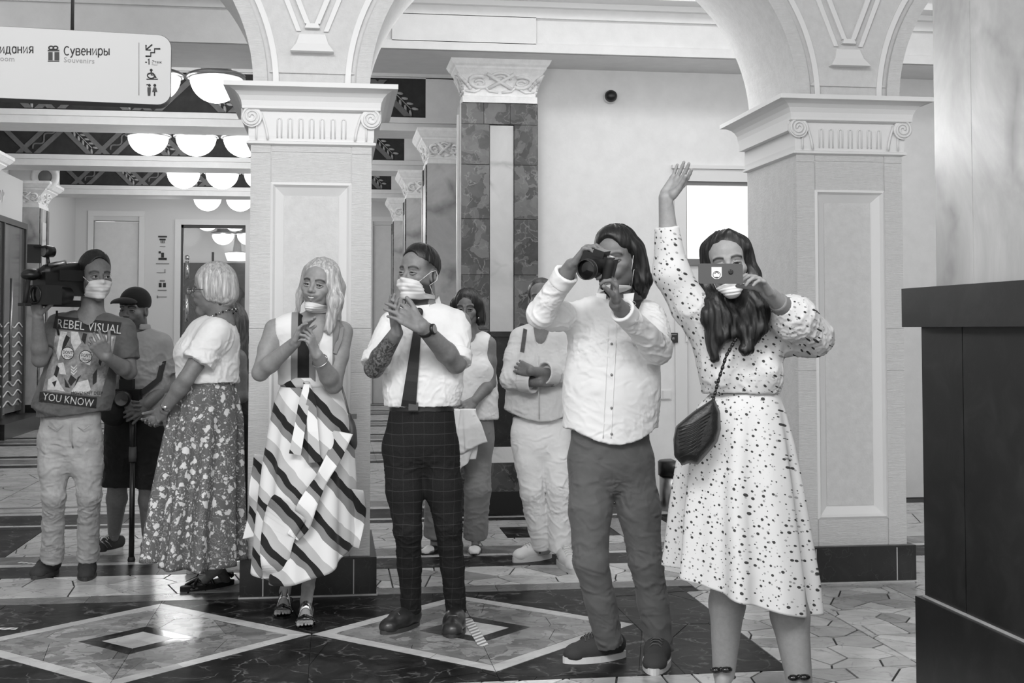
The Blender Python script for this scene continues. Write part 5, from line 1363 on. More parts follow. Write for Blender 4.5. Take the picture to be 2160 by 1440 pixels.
# video camera on his shoulder
def videocam():
    J=F1.J; base=J(110,600,-.15); c=empty('video_camera',base,'black shoulder video camera with top light and flared lens hood','camera'); o=tuple(base)
    rt=nrm(LAT*.35+TOC*.94)   # lens direction: toward viewer, a bit to the left
    ld=nrm(-LAT*.55+TOC*.83); sd_=nrm(np.cross(ld,Z))
    def K(px,py,dy): return J(px,py,dy)
    a=K(150,598,.0)
    MB().obox(K(138,600,-.10),(ld,sd_,Z),(.17,.055,.062)).build('camera_body',M['black'],c,o)
    MB().obox(K(150,582,-.08),(ld,sd_,Z),(.12,.06,.03)).build('side_panel',M['black'],c,o)
    s=S(); s.cone(K(60,578,-.26),K(165,574,-.0),.030,.040,.02,(Z,.85)); s.ell(K(64,580,-.26),(.05,.05,.028),None,.02); s.cone(K(100,572,-.2),K(160,570,-.02),.04,.045,.02); sdf_obj('top_handle',s,.006,M['black'],c,o)
    q=K(92,622,-.27); MB().obox(q,(ld,sd_,Z),(.05,.088,.052)).build('lens_hood',M['blackm'],c,o)
    MB().lathe([(.048,0),(.05,.006),(.043,.008),(.04,.002)],q+ld*.049,28,ld,cap=False).build('lens_ring',M['black'],c,o); MB().lathe([(.041,0),(.02,.004),(.001,.005)],q+ld*.05,24,ld,cap=False).build('lens_glass',M['patent'],c,o)
    MB().lathe([(.045,-.16),(.05,-.02)],q,24,ld).build('lens_barrel',M['black'],c,o)
    MB().tube([K(60,590,-.3),K(52,640,-.31)],.012,6).obox(K(52,642,-.3),(ld,sd_,Z),(.02,.03,.008)).build('hood_flap',M['blackm'],c,o)
    # on-camera light with barn doors
    MB().lathe([(.03,-.05),(.034,0),(.03,.012)],K(95,530,-.2),18,ld).build('light_head',M['black'],c,o); MB().lathe([(.026,0),(.001,.003)],K(95,530,-.2)+ld*.012,18,ld,cap=False).build('light_lens',M['grey'],c,o)
    MB().obox(K(72,535,-.25),(Z,nrm(ld+sd_*.4),sd_),(.05,.035,.0025)).build('barn_door',M['blackm'],c,o); MB().obox(K(84,520,-.24),(ld,sd_,Z),(.03,.035,.003)).build('barn_door',M['blackm'],c,o)
    MB().tube([K(100,540,-.19),K(104,566,-.18)],.009,8).tube([K(104,566,-.18),K(92,560,-.2),K(86,572,-.2)],.006,6).build('light_arm',M['black'],c,o)
    MB().lathe([(.014,0),(.014,.09)],K(104,560,-.22),12,nrm(LAT+Z*.2)).build('microphone',M['steel'],c,o); MB().tube([K(137,562,-.1),K(137,548,-.1)],.006,6).build('mic_mount',M['steel'],c,o)
    MB().tube([K(118,620,-.16),K(124,610,-.16),K(132,622,-.16)],.008,6).ell(K(126,618,-.165),.02,.01,.02).build('lens_control',M['steel'],c,o)
    MB().obox(K(130,640,-.08),(ld,sd_,Z),(.13,.04,.018)).build('shoulder_pad',M['blackm'],c,o)
    MB().tube([K(120,655,-.1),K(120,690,-.1),K(124,706,-.08)],.006,6).build('hand_strap',M['blackm'],c,o)
    MB().tube([K(166,590,-.02),K(172,598,.02),K(176,585,.05)],.012,8).build('viewfinder',M['black'],c,o)
videocam()
# ---- man in the cap
M['polo']=cloth('grey_polo',.58,.12,260,.1,var=.02); M['shorts']=cloth('black_shorts',.10,.1,300); M['cap']=cloth('black_cap',.09,.12,300)
def p2():
    f=Fig('man in a black cap, grey polo shirt and black shorts holding a monopod',8.25,280,1168)
    J=f.J; sk=f.skin; lat=nrm(LAT*.93+TOC*.3)
    sl,sr=J(238,722,.05),J(340,726,-.03); hc=J(288,890); nb=J(290,708)
    H=Head(J(284,655,-.02),nrm(-LAT*.25+TOC*.96-Z*.05),sc=1.05); H.build(sk,0); H.lids(sk,.5)
    f.neck(sk,nb,H,.06); f.torso(sk,sl,sr,hc,.20,.19,.18,lat)
    er,wr=J(356,808,-.02),J(308,852,-.22); f.arm(sk,sr,er,wr,1.18)
    f.hand(wr,J(276,868,-.28),-LAT*.2-TOC*.9,1,(.5,.55,.6,.65),(.5,.3),1.08)
    el,wl=J(228,812,.02),J(258,850,-.2); f.arm(sk,sl,el,wl,1.15); f.hand(wl,J(274,858,-.28),LAT*.2-TOC*.8,-1,(.7,.7,.7,.7),(.5,.3),1.05,fine=False)
    lh,rh=J(258,900),J(322,900); lk,rk=J(248,1018,-.03),J(312,1022,-.02); la,ra=J(241,1120,.16),J(312,1124,.12)
    f.leg(sk,lh,lk,la,1.12); f.leg(sk,rh,rk,ra,1.05)
    sk.cone(la,la-Z*.04,.034,.028,.01); sk.cone(ra,ra-Z*.04,.034,.028,.01)
    f.box(H.c,(.125,.145,.155)); f.body(M['skin'],tone=lambda A:H.tone(A,1,.3,0,.45)); H.eyes(f.b,f.o,(-.3,1,0),.4)
    t=S(); f.torso(t,sl,sr,hc,.205,.20,.195,lat,.012,dep=.70,belly=.9)
    t.cone(J(290,800),J(288,885),.20,.20,.05,(TOC,.7),ends='b')
    for a,b_,w_ in ((sl,el,.75),(sr,er,.78)): c=a*(1-w_)+b_*w_; t.cone(a,c,.072,.078,.035,ends='b')
    t.ell(nb+Z*.08,(.075,.09,.10),None,.004,True); zz=J(288,882)[2]; t.fn.append(lambda D,P:np.maximum(D,zz-P[2]))
    po=sdf_obj('polo_shirt',t,.008,M['polo'],f.root,f.o,folds([(zz+.1,.8),(sr[2]-.15,.8)],.009,.10,45,13,(.6,.4,1)),1)
    c=S(); c.cone(nb+Z*.035,nb+Z*.075,.085,.075,.01,ends='ab'); c.cone(nb-Z*.05,nb+Z*.15,.066,.066,.003,sub=True); c.cone(nb+TOC*.12-Z*.06,nb+TOC*.05+Z*.1,.03,.03,.003,sub=True); sdf_obj('collar',c,.006,M['polo'],po,f.o)
    j=S(); j.cone(J(290,872),J(290,920),.19,.19,.05,(TOC,.72),ends='a')
    for a,k_,b_ in ((lh,lk,J(246,1028,-.02)),(rh,rk,J(313,1030,0))): j.cone(a,b_,.105,.092,.03,ends='b')
    sdf_obj('shorts',j,.008,M['shorts'],f.root,f.o,folds([(lk[2]+.1,.8)],.008,.2,40,6),1)
    # cap
    c=S(); H.e(c,(0,-.012,.055),(.087,.106,.088),.01); H.e(c,(0,0,-.075),(.2,.2,.10),.004,True); 
    co=sdf_obj('cap',c,.005,M['cap'],f.root,f.o)
    b=S(); H.e(b,(0,.115,.047),(.078,.075,.035),.01); H.e(b,(0,.10,.030),(.085,.10,.034),.003,True); H.e(b,(0,-.0,.05),(.085,.085,.085),.003,True); sdf_obj('cap_brim',b,.004,M['cap'],co,f.o)
    MB().tube([H.P(-.03+.012*k,.098-.02*abs(k-2.5)**2*.05,.066+.004*(k%2)) for k in range(6)],.002,5).build('cap_badge',M['steel'],co,f.o)
    lt,lhl=onz(203,1168),onz(258,1157); s1=shoe(f.root,f.o,lhl,lt,la,.098,'canvas','soleW',.018,.085,lm='laceW')
    d=foot_dir(lhl,lt); sd_=V(d[1],-d[0],0)
    for k in range(3):
        for q in (-1,1):
            b0=V(*lhl)+d*(.10+.035*k); MB().tube([b0+sd_*q*.047+Z*.035,b0+d*.02+sd_*q*.040+Z*.062,b0+d*.035+sd_*q*.028+Z*.078],.004,5).build('shoe_stripe',M['steel'],s1,f.o)
    rt,rhl=onz(312,1176),onz(316,1158); shoe(f.root,f.o,rhl,rt,ra,.098,'canvas','soleW',.018,.085,lm='laceW')
    for a,n_ in ((la,'sock'),(ra,'sock')): s=S(); s.cone(a+Z*.035,a-Z*.012,.038,.036,.01,ends='a'); sdf_obj('sock',s,.006,M['laceW'],f.root,f.o)
    return f,H
F2,H2=p2()
def monopod():
    J=F2.J; b=onz(277,1184); p=empty('monopod',b,'black monopod with a small camera standing between the two cameramen','tripod'); o=tuple(b); t=J(277,862,-.45)
    t=V(b[0],b[1],t[2]); MB().tube([V(b[0],b[1],.012),V(b[0],b[1],.62)],.0165,12).build('lower_leg',M['black'],p,o); MB().tube([V(b[0],b[1],.60),t],.020,12).build('upper_leg',M['black'],p,o)
    MB().lathe([(.022,0),(.024,.03),(.022,.09)],V(b[0],b[1],.60),14).build('clamp',M['dgrey'],p,o); MB().lathe([(.02,0),(.024,.01),(.018,.03)],V(b[0],b[1],0),14).build('rubber_foot',M['blackm'],p,o)
    c=empty('small_camera',t,'black camera with flash mounted on the monopod','camera'); o=tuple(t); cc=t+Z*.05-LAT*.04
    MB().obox(cc,(LAT,TOC,Z),(.085,.04,.055)).build('camera_body',M['black'],c,o); MB().obox(cc+Z*.085+TOC*0,(LAT,TOC,Z),(.04,.03,.03)).build('top_housing',M['blackm'],c,o)
    MB().lathe([(.045,0),(.05,.05),(.045,.07)],cc+TOC*.04,20,TOC).build('lens',M['black'],c,o); MB().lathe([(.04,0),(.001,.002)],cc+TOC*.111,20,TOC,cap=False).build('lens_glass',M['chrome'],c,o)
    MB().obox(cc-LAT*.03-Z*.055+TOC*.02,(LAT,TOC,Z),(.03,.03,.007)).build('quick_plate',M['chrome'],c,o)
    MB().tube([cc-LAT*.02+Z*.08,cc-LAT*.03+Z*.18+TOC*.02,F2.J(262,760,-.2)],.016,8).build('strap',M['blackm'],c,o)
    g=empty('camera_bag',J(240,862,-.22),'black camera bag hanging in front of the capped man','bag'); o=tuple(g.location)
    s=S(); s.ell(J(240,866,-.22),(.085,.07,.10),None,.02); s.cone(J(228,838,-.2),J(250,838,-.2),.05,.05,.03); sdf_obj('bag_body',s,.008,M['blackm'],g,o,folds([(1,0)],.006,.1,40,4,base=.6))
    ribbon('bag_strap',[J(232,840,-.2),J(240,790,-.18),J(262,735,-.16),J(300,715,-.05)],.035,TOC,M['blackm'],g,o)
    ribbon('bag_strap',[J(262,838,-.2),J(300,828,-.2),J(335,800,-.16),J(345,760,-.1)],.035,TOC,M['blackm'],g,o)
monopod()
# ---- woman in profile, floral skirt
M['whitetee']=cloth('white_jersey',.84,.1,300,.12,var=.01); M['hair_bl']=hair_mat('blonde_hair',.66,.16); M['hair_gb']=hair_mat('dark_blonde_hair',.30,.10)
t=NT('floral_print'); co=t.coord('Object'); nz=t.n('ShaderNodeTexNoise'); nz.inputs['Scale'].default_value=14; t.l(co,nz.inputs[0])
wv=t.n('ShaderNodeVectorMath',operation='MULTIPLY_ADD'); t.l(nz.outputs[1],wv.inputs[0]); wv.inputs[1].default_value=(.06,.06,.06); t.l(co,wv.inputs[2])
v=t.n('ShaderNodeTexVoronoi',feature='F1'); v.inputs['Scale'].default_value=21; v.inputs['Randomness'].default_value=.9; t.l(wv.outputs[0],v.inputs[0])
v2=t.n('ShaderNodeTexVoronoi',feature='F1'); v2.inputs['Scale'].default_value=46; t.l(wv.outputs[0],v2.inputs[0])
n3=t.noise(co,40,3); n4=t.noise(co,16,2,.5,2.5)
m1=t.ramp(t.math('ADD',v.outputs[0],t.math('MULTIPLY',t.math('SUBTRACT',n3,.5),.75)),[(.30,1),(.33,0)]); m2=t.ramp(v2.outputs[0],[(.22,1),(.26,0)]); m3=t.ramp(t.math('ABSOLUTE',t.math('SUBTRACT',n4,.5)),[(.008,1),(.016,0)])
M['floral']=t.set(t.mixc(t.math('MAXIMUM',t.math('MAXIMUM',m1,t.math('MULTIPLY',m2,.8)),t.math('MULTIPLY',m3,.45)),.36,.80),.8)
def p3():
    f=Fig('woman in profile with short blonde hair, white T-shirt and long floral skirt',6.82,430,1240)
    J=f.J; sk=f.skin; fr=nrm(-LAT*.93+TOC*-.25); lat=nrm(np.cross(fr,Z))   # faces picture-left, slightly away
    nb=J(470,672,.06); sn,sf=J(455,700,-.08),J(462,700,.24); hc=J(432,880,.05)
    H=Head(J(449,612,.05),nrm(-LAT*.95-TOC*.14-Z*.03),sc=1.05,fem=True); H.build(sk,.4); H.lids(sk,.5)
    f.neck(sk,nb,H,.055)
    tor=lambda s_,inf,dep=.66: (s_.cone(sn,sf,.055+inf,.055+inf,.04), s_.cone(J(447,722,.07),J(437,790,.06),.175*dep*1.05+inf,.16*dep+inf,.05), s_.cone(J(450,725,-.0),J(450,725,.14),.10+inf,.10+inf,.05), s_.cone(J(437,790,.05),J(436,870,.05),.135+inf,.165+inf,.05))
    tor(sk,0)
    el,wr=J(392,800,-.16),J(348,862,-.10); f.arm(sk,sn,el,wr,1.06); ef,wf=J(400,800,.30),J(345,868,.10); f.arm(sk,sf,ef,wf,.95)
    f.hand(wr,J(322,884,-.02),-TOC*.8-Z*.3,1,(.5,.6,.6,.6),(.5,.4),.95); f.hand(wf,J(324,888,.06),TOC*.8+Z*.2,1,(.4,.5,.5,.5),(.4,.4),.95)
    for a,b_,c_ in ((J(430,900,.0),J(425,1040,.0),J(440,1198,.26)),(J(450,900,.12),J(448,1040,.12),J(462,1190,.22))): f.leg(sk,a,b_,c_,.95)
    hl,tl=onz(488,1232),onz(385,1247); B=barefoot(sk,hl,tl,J(462,1196,.22),.088); 
    hr,tr=onz(478,1225),onz(398,1228); 
    f.box(H.c,(.125,.145,.155)); c_=(V(*hl)+V(*tl))/2; f.box(c_+Z*.05,(.16,.16,.085))
    f.body(M['skin'],tone=lambda A:H.tone(A,.6,.35)); H.eyes(f.b,f.o,(0,1,0),.4)
    # sandal
    so=sole('sandal_sole',B(-.06,0),B(1.05,0),.098,M['blackm'],f.root,f.o,.026,.0)
    st_=S()
    def strap(pa,pb,pc,r=.006): MB().tube([pa,pb,pc],.009,8).build('sandal_strap',M['black'],so,f.o)
    for a,b_,c2 in ((B(.62,.02,-.05),B(.70,.055,0),B(.86,.02,.045)),(B(.86,.02,-.045),B(.72,.055,0),B(.60,.02,.05)),(B(.45,.02,-.047),B(.48,.085,0),B(.45,.02,.047)),(B(.05,.05,-.038),B(.32,.10,-.02),B(.45,.08,.0)),(B(.05,.05,.038),B(.32,.10,.02),B(.45,.08,.0)),(B(.05,.055,-.036),B(-.02,.06,0),B(.05,.055,.036))): strap(a,b_,c2)
    # T-shirt
    t=S(); tor(t,.012); bu=J(399,745,.04); t.ell(bu,(.075,.13,.075),None,.06); t.cone(J(447,722,.07),J(437,805,.05),.135,.150,.05,ends='b')
    w_=.62; c=sn*(1-w_)+el*w_; t.cone(sn,c-Z*.01,.072,.088,.03,ends='b'); c=sf*(1-w_)+ef*w_; t.cone(sf,c,.07,.08,.03,ends='b')
    nk=H.P(0,-.02,-.10); t.cone(nk+Z*.10-TOC*0,nb+Z*.0,.070,.075,.004,sub=True); zz=J(436,808)[2]; t.fn.append(lambda D,P:np.maximum(D,zz-P[2]))
    sdf_obj('t_shirt',t,.007,M['whitetee'],f.root,f.o,folds([(zz+.03,.7),(sn[2]-.1,.8)],.008,.12,38,8,(.6,.5,.8)),1)
    # skirt
    rg=[(J(434,798,.05),.140,.140),(J(434,830,.05),.165,.17),(J(432,880,.05),.19,.19),(J(424,960,.04),.205,.21),(J(415,1060,.03),.225,.24),(J(408,1172,.03),.245,.27)]
    lathe_skirt('floral_skirt',rg,M['floral'],f.root,f.o,9,.055,hem=lambda th:-.03*np.sin(th)-.02*np.cos(th),seed=3,lat=LAT,nth=160)
    lathe_skirt('waistband',[(J(434,796,.05),.143,.143),(J(434,812,.05),.150,.152)],M['floral'],f.root,f.o,9,0,nz=4,nth=60)
    # hair bob
    def hs(sd,H):
        H.e(sd,(0,-.018,.047),(.090,.108,.098),.01); H.e(sd,(0,-.055,-.015),(.083,.072,.075),.03); 
        for q in (-1,1): H.e(sd,(q*.066,-.014,.0),(.026,.046,.058),.02); H.t(sd,(q*.070,.045,.065),(q*.079,.018,.01),.014,.010,.02)
        H.e(sd,(0,.14,-.035),(.066,.10,.13),.012,True); H.e(sd,(0,.06,-.135),(.12,.12,.095),.01,True)
    hairdo(H,f,'hair','hair_bl',hs,.0055,.003,46)
    def hn(sd,H): H.e(sd,(0,-.050,-.055),(.060,.050,.035),.01)
    hairdo(H,f,'nape_hair','hair_gb',hn,.006,.001,60)
    # glasses, necklace, watch
    g=empty('glasses',H.P(0,.1,0),'thin framed glasses on the woman in profile','glasses'); o=tuple(g.location)
    for q in (-1,1):
        MB().tube([H.P(q*(.034+.022*math.cos(a)),.112,.002+.018*math.sin(a)) for a in np.linspace(0,2*math.pi,18)],.0018,6).build('rim',M['silver'],g,o)
        MB().lathe([(.021*H.sc,0),(.02*H.sc,.001)],H.P(q*.034,.112,.002),18,H.M[:,1]).build('lens',glass('spectacle_lens',.75,.25),g,o)
        MB().tube([H.P(q*.056,.110,.006),H.P(q*.088,.04,.004),H.P(q*.090,-.01,.0)],.0018,6).build('temple_arm',M['black'],g,o)
    MB().tube([H.P(-.012,.113,.004),H.P(.012,.113,.004)],.0018,6).build('bridge',M['silver'],g,o)
    n_=empty('necklace',nb,'beaded chain necklace on the woman in profile','necklace'); o=tuple(nb)
    c0=nb+Z*.015+fr*.015
    for k in range(30):
        a=2*math.pi*k/30; p=c0+lat*.082*math.cos(a)+fr*(.085*math.sin(a))+Z*(-.035*math.sin(a)); MB().ell(p,.0062,.0062,.0062,8).build('bead',M['silver' if k%2 else 'black'],n_,o)
    w=empty('wrist_watch',wr,'steel wrist watch on the woman in profile','watch'); o=tuple(wr); d=nrm(V(*wr)-V(*el))
    MB().lathe([(.030,-.007),(.032,0),(.030,.007)],wr-d*.012,18,d).build('band',M['silver'],w,o); MB().lathe([(.015,0),(.015,.006)],wr-d*.012+TOC*.03,16,TOC).build('dial',M['silver'],w,o)
    return f,H
F3,H3=p3()
# ---- woman in black behind her
M['blackcloth']=cloth('black_cloth',.085,.08,300)
def p4():
    f=Fig('woman in black with long hair, mostly hidden behind the floral skirt',7.98,480,1170)
    J=f.J; sk=f.skin; lat=nrm(LAT*.5-TOC*.8)
    nb=J(478,735); sl,sr=J(462,752,.15),J(502,755,-.10); hc=J(490,900,0)
    H=Head(J(480,682,.02),nrm(-LAT*.9-TOC*.4-Z*.05),sc=.98,fem=True); H.build(sk,.1); f.neck(sk,nb,H,.05)
    f.torso(sk,sl,sr,hc,.15,.125,.16,nrm(LAT*.6-TOC*.8)); er,wr=J(510,836,-.14),J(465,850,-.2); f.arm(sk,sr,er,wr,1.0); f.hand(wr,J(440,850,-.2),-Z,1,(.5,.5,.5,.5),(.4,.3),.9,fine=False)
    f.body(M['skin'],tone=lambda A:H.tone(A,.5,.3))
    t=S(); f.torso(t,sl,sr,hc,.155,.135,.165,nrm(LAT*.6-TOC*.8),.01,dep=.7); t.ell(nb+Z*.06,(.1,.1,.09),None,.004,True); t.cone(J(490,900),J(494,1140),.175,.19,.05,ends='b')
    sdf_obj('black_dress',t,.010,M['blackcloth'],f.root,f.o,folds([(1,.4)],.01,.5,25,2,(1,1,.3)))
    def hs(sd,H):
        H.e(sd,(0,-.018,.045),(.088,.105,.095),.01); H.t(sd,(0,-.07,.0),(0,-.085,-.30),.075,.045,.03); H.t(sd,(.06,-.03,.0),(.075,-.04,-.26),.035,.025,.03)
        H.e(sd,(0,.12,-.04),(.06,.08,.115),.01,True)
    hairdo(H,f,'long_hair','hair_gb',hs,.007,.003,50)
    t_,h_=onz(398,1210),onz(440,1196); s_=shoe(f.root,f.o,h_,t_,onz(436,1200,.1),.09,'sneakW','soleW',.026,.08,lm='laceW')
    return f
F4=p4()
# ---- blonde woman in the striped dress
def stripes(name,kind,off):
    t=NT(name); co=t.coord('Object'); sx=t.n('ShaderNodeSeparateXYZ'); t.l(co,sx.inputs[0])
    if kind=='diag':
        n=t.noise(co,5,2); s=t.math('ADD',sx.outputs[2],t.math('MULTIPLY',sx.outputs[0],1.15)); s=t.math('ADD',s,t.math('MULTIPLY',n,.10)); s=t.math('FRACT',t.math('ADD',t.math('MULTIPLY',s,1/.262),off))
        col=t.ramp(s,[(0,.70),(.17,.86),(.55,.50),(.73,.09),(.92,.70)],'CONSTANT')
    else:
        s=t.math('ABSOLUTE',t.math('ADD',sx.outputs[0],off)); col=t.ramp(s,[(0,.09),(.024,.50),(.058,.85),(.135,.5)],'CONSTANT')
    w=t.noise(t.coord(),420,2); return t.set(col,.75,0,t.bump(w,.08,.001),spec=.3,sheen=.1)
M['strA']=stripes('diagonal_striped_cloth','diag',.30); M['strB']=stripes('diagonal_striped_ruffle','diag',.78); M['strV']=stripes('bodice_stripes','v',.0); M['strC']=stripes('belt_stripes','diag',.55)
def p5():
    f=Fig('blonde woman in a sleeveless diagonally striped wrap dress, clapping',6.27,636,1322)
    J=f.J; sk=f.skin
    sl,sr=J(580,694,.0),J(722,700,.0); hc=J(648,880); nb=J(664,680,.02)
    up=nrm(Z+LAT*-.10); H=Head(J(674,603,-.03),nrm(-LAT*.22+TOC*.96-Z*.0),nrm(Z+LAT*.13),sc=1.01,fem=True); H.build(sk,1.0,.003); H.lids(sk,.45)
    f.neck(sk,nb,H,.048)
    f.torso(sk,sl,sr,hc,.150,.112,.155,LAT)
    el,wl=J(549,786,-.10),J(622,722,-.27); f.arm(sk,sl,el,wl,1.02,sh_r=.05)
    er,wr=J(703,812,-.10),J(668,748,-.27); f.arm(sk,sr,er,wr,1.06,sh_r=.05)
    f.hand(wl,J(648,672,-.31),LAT*.75+Z*-.3+TOC*.3,1,(.15,.2,.25,.3),(.3,.2),.95,.05)
    f.hand(wr,J(640,672,-.335),-LAT*.75-TOC*.1+Z*.1,-1,(.25,.45,.55,.6),(.5,.35),.95,.14)
    for a,b_,c_ in ((J(612,930),J(612,1090,-.04),J(606,1216,.28)),(J(680,930),J(672,1090,-.05),J(650,1234,.08))): f.leg(sk,a,b_,c_,.84)
    hL,tL=onz(602,1286),onz(594,1305); tL[2]=.012; hL[2]=.07
    hR,tR=onz(646,1306),onz(642,1329); tR[2]=.012; hR[2]=.07
    aL,aR=J(606,1218,.28),J(650,1236,.08)
    BL=barefoot(sk,hL,tL,aL,.085); BR=barefoot(sk,hR,tR,aR,.085)
    f.box(H.c,(.125,.145,.155)); f.box((V(*hL)+V(*tL))/2+Z*.06,(.10,.16,.10)); f.box((V(*hR)+V(*tR))/2+Z*.06,(.10,.16,.10))
    def tn(A):
        o=H.tone(A,.95,.5); d=np.linalg.norm(A-(V(*er)*.45+V(*wr)*.55+TOC*.03),axis=1); return np.maximum(o,np.clip(1.6-d/.008,0,1)*.6)
    f.body(M['skin_l'],tone=tn); H.eyes(f.b,f.o,(-.35,1,.1),.3)
    MB().tube([H.P(x_,.0948-(x_/.022)**2*.0118,-.0582+(x_/.022)**2*.0066) for x_ in (-.022,-.0165,-.011,-.0055,0,.0055,.011,.0165,.022)],[.0006,.0014,.0021,.0026,.0027,.0026,.0021,.0014,.0006],8).build('teeth',M['teeth'],f.b,f.o)
    # bodice
    t=S(); f.torso(t,sl,sr,hc,.150,.118,.12,LAT,.010,dep=.64,bust=.95)
    nbz=nb+TOC*.09
    t.cone(J(664,676,-.06),J(656,742,-.115),.062,.024,.004,sub=True); t.ell(nb+Z*.055,(.080,.095,.085),None,.004,True)
    for s_,e_ in ((sl,el),(sr,er)): o_=nrm(V(*s_)-V(*nb)); t.ell(V(*s_)+o_*.035-Z*.02,(.045,.11,.095),None,.006,True)
    zt=J(650,812)[2]; t.fn.append(lambda D,P:np.maximum(D,zt-P[2]))
    sdf_obj('bodice',t,.006,M['strV'],f.root,f.o,folds([(zt+.1,.5)],.004,.15,45,12),1)
    ribbon('shoulder_strap',[J(712,676,-.03),J(722,690,-.075),J(718,715,-.095),J(706,745,-.105)],.018,TOC,M['grey'],f.root,f.o)
    rg=[(J(646,795),.122,.098),(J(646,815),.124,.105)]
    lathe_skirt('waist_belt',rg,M['strC'],f.root,f.o,5,0,nz=4,nth=60,lat=LAT,thick=.004)
    rg=[(J(646,812),.122,.10),(J(649,842),.160,.125),(J(652,890),.190,.145),(J(650,960),.212,.165),(J(647,1040),.225,.18),(J(644,1110),.232,.19),(J(642,1175),.236,.195)]
    hem=lambda th: (np.cos(th)*.5+.5)*.10*0+np.clip(np.cos(th-math.pi*.62),-1,1)*-.13+.03
    sk_=lathe_skirt('striped_skirt',rg,M['strA'],f.root,f.o,7,.030,hem=hem,seed=11,lat=LAT,nth=220,sharp=.9)
    # wrap panel edge: cascading ruffles
    def ruffle(path,w,name,mat,waves,amp,seed):
        P0=[V(*p) for p in path]; P=[]
        for i in range(len(P0)-1):
            a,b,c,e=P0[max(i-1,0)],P0[i],P0[i+1],P0[min(i+2,len(P0)-1)]
            for t_ in np.linspace(0,1,8,endpoint=False): P.append(.5*((2*b)+(-a+c)*t_+(2*a-5*b+4*c-e)*t_*t_+(-a+3*b-3*c+e)*t_**3))
        P.append(P0[-1]); n=70; r=np.random.RandomState(seed); vs=[];uvs=[]
        for i in range(n):
            q=i/(n-1)*(len(P)-1.0001); k=int(q); c=P[k]*(1-(q-k))+P[k+1]*(q-k); d=nrm(P[min(k+4,len(P)-1)]-P[max(k-3,0)]); side=nrm(np.cross(d,TOC))
            ph=2*math.pi*waves*i/n; wl_=w*(1+.2*math.sin(ph*.5+1))
            for j in range(9):
                v=j/8; vs.append(c+side*(-wl_*v)+TOC*(amp*v*math.sin(ph+v*1.2)+.012)+d*(amp*.6*v*math.cos(ph)))
        F=[(i*9+j,i*9+j+1,(i+1)*9+j+1,(i+1)*9+j) for i in range(n-1) for j in range(8)]
        ob=link(name,np_mesh(name,np.array(vs),np.array(F),f.o),mat,f.root); md=ob.modifiers.new('s','SOLIDIFY'); md.thickness=.003
    ruffle([J(745,915,-.10),J(722,965,-.17),J(692,1015,-.21),J(672,1060,-.22),J(655,1110,-.22),J(630,1140,-.20)],-.075,'wrap_ruffle',M['strB'],3.2,.022,1)
    ruffle([J(655,1085,-.22),J(625,1130,-.21),J(612,1180,-.18),J(618,1215,-.15)],-.16,'wrap_ruffle',M['strB'],1.6,.025,2)
    ruffle([J(742,1030,-.06),J(748,1090,-.04),J(742,1150,-.04)],.05,'wrap_ruffle',M['strA'],1.2,.02,3)
    ruffle([J(566,960,.06),J(550,1010,.08),J(545,1060,.08),J(540,1130,.06)],-.05,'wrap_ruffle',M['strB'],2,.02,4)
    # bow
    MB().ell(J(647,808,-.13),.017,.013,.011,12).build('belt_knot',M['strA'],f.root,f.o)
    ribbon('belt_end',[J(647,810,-.14),J(641,850,-.165),J(632,905,-.185),J(622,958,-.195)],[.025,.05,.052,.056],TOC+Z*.1,M['strB'],f.root,f.o)
    ribbon('belt_end',[J(649,810,-.14),J(656,850,-.17),J(660,910,-.19),J(664,975,-.195)],[.025,.048,.05,.055],TOC+Z*.1,M['strA'],f.root,f.o)
    # hair: long blonde bob, parted
    def hs(sd,H):
        H.e(sd,(0,-.018,.046),(.086,.103,.093),.01)
        H.t(sd,(-.066,.010,.065),(-.098,.028,-.06),.028,.036,.03); H.t(sd,(-.098,.028,-.06),(-.090,.045,-.20),.036,.022,.03); H.t(sd,(-.06,-.06,-.0),(-.08,-.04,-.17),.05,.03,.03)
        H.t(sd,(.066,-.004,.065),(.088,-.004,-.05),.022,.022,.03); H.t(sd,(.088,-.004,-.05),(.095,.01,-.14),.022,.012,.02); H.t(sd,(0,-.07,0),(0,-.07,-.15),.07,.05,.03)
        H.e(sd,(0,.135,-.028),(.066,.114,.136),.012,True)
    hairdo(H,f,'hair','hair_bl',hs,.005,.0028,50)
    # lowered mask
    mk=H.mask(sk,f.b,f.o,z1=-.080,z0=-.130,w=.064,tent=.014,ears=True,pl=.003)
    # mules
    for B,h_,t_ in ((BL,hL,tL),(BR,hR,tR)):
        so=sole('sandal_sole',B(.45,0),B(1.04,0),.085,M['patent'],f.root,f.o,.010,0)
        s=S(); s.cone(B(-.03,.052),B(.40,.022),.038,.036,.02,(Z,.3)); s.cone(B(.40,.016),B(.6,.006),.036,.04,.02,(Z,.25)); s.fn.append(lambda D,P:np.maximum(D,.002-P[2])); sdf_obj('arch',s,.006,M['patent'],so,f.o)
        MB().tube([B(.04,.055),B(.04,0.002)],[.028,.018],10).build('heel',M['patent'],so,f.o)
        bvb=bvh(f.b)
        def band(u,zc,r,mat,wd):
            mb=MB(); n=16; vs=[]
            for i in range(n+1):
                o_=-.046+.092*i/n
                for q in (-1,1):
                    p_=B(u+q*wd*.5,.115,o_); hh=bvb.ray_cast(Vector(p_),Vector((0,0,-1)),.2); vs.append(p_*V(1,1,0)+Z*(max(.012,hh[0][2]+.003) if hh[0] is not None and abs(o_)<.044 else .012))
            mb.add(vs,[(2*i,2*i+1,2*i+3,2*i+2) for i in range(n)],True); ob=mb.build('sandal_strap',M[mat],so,f.o); md=ob.modifiers.new('s','SOLIDIFY'); md.thickness=.004; md.offset=1
        band(.74,.012,.040,'patent',.12); band(.46,.055,.036,'silver',.15)
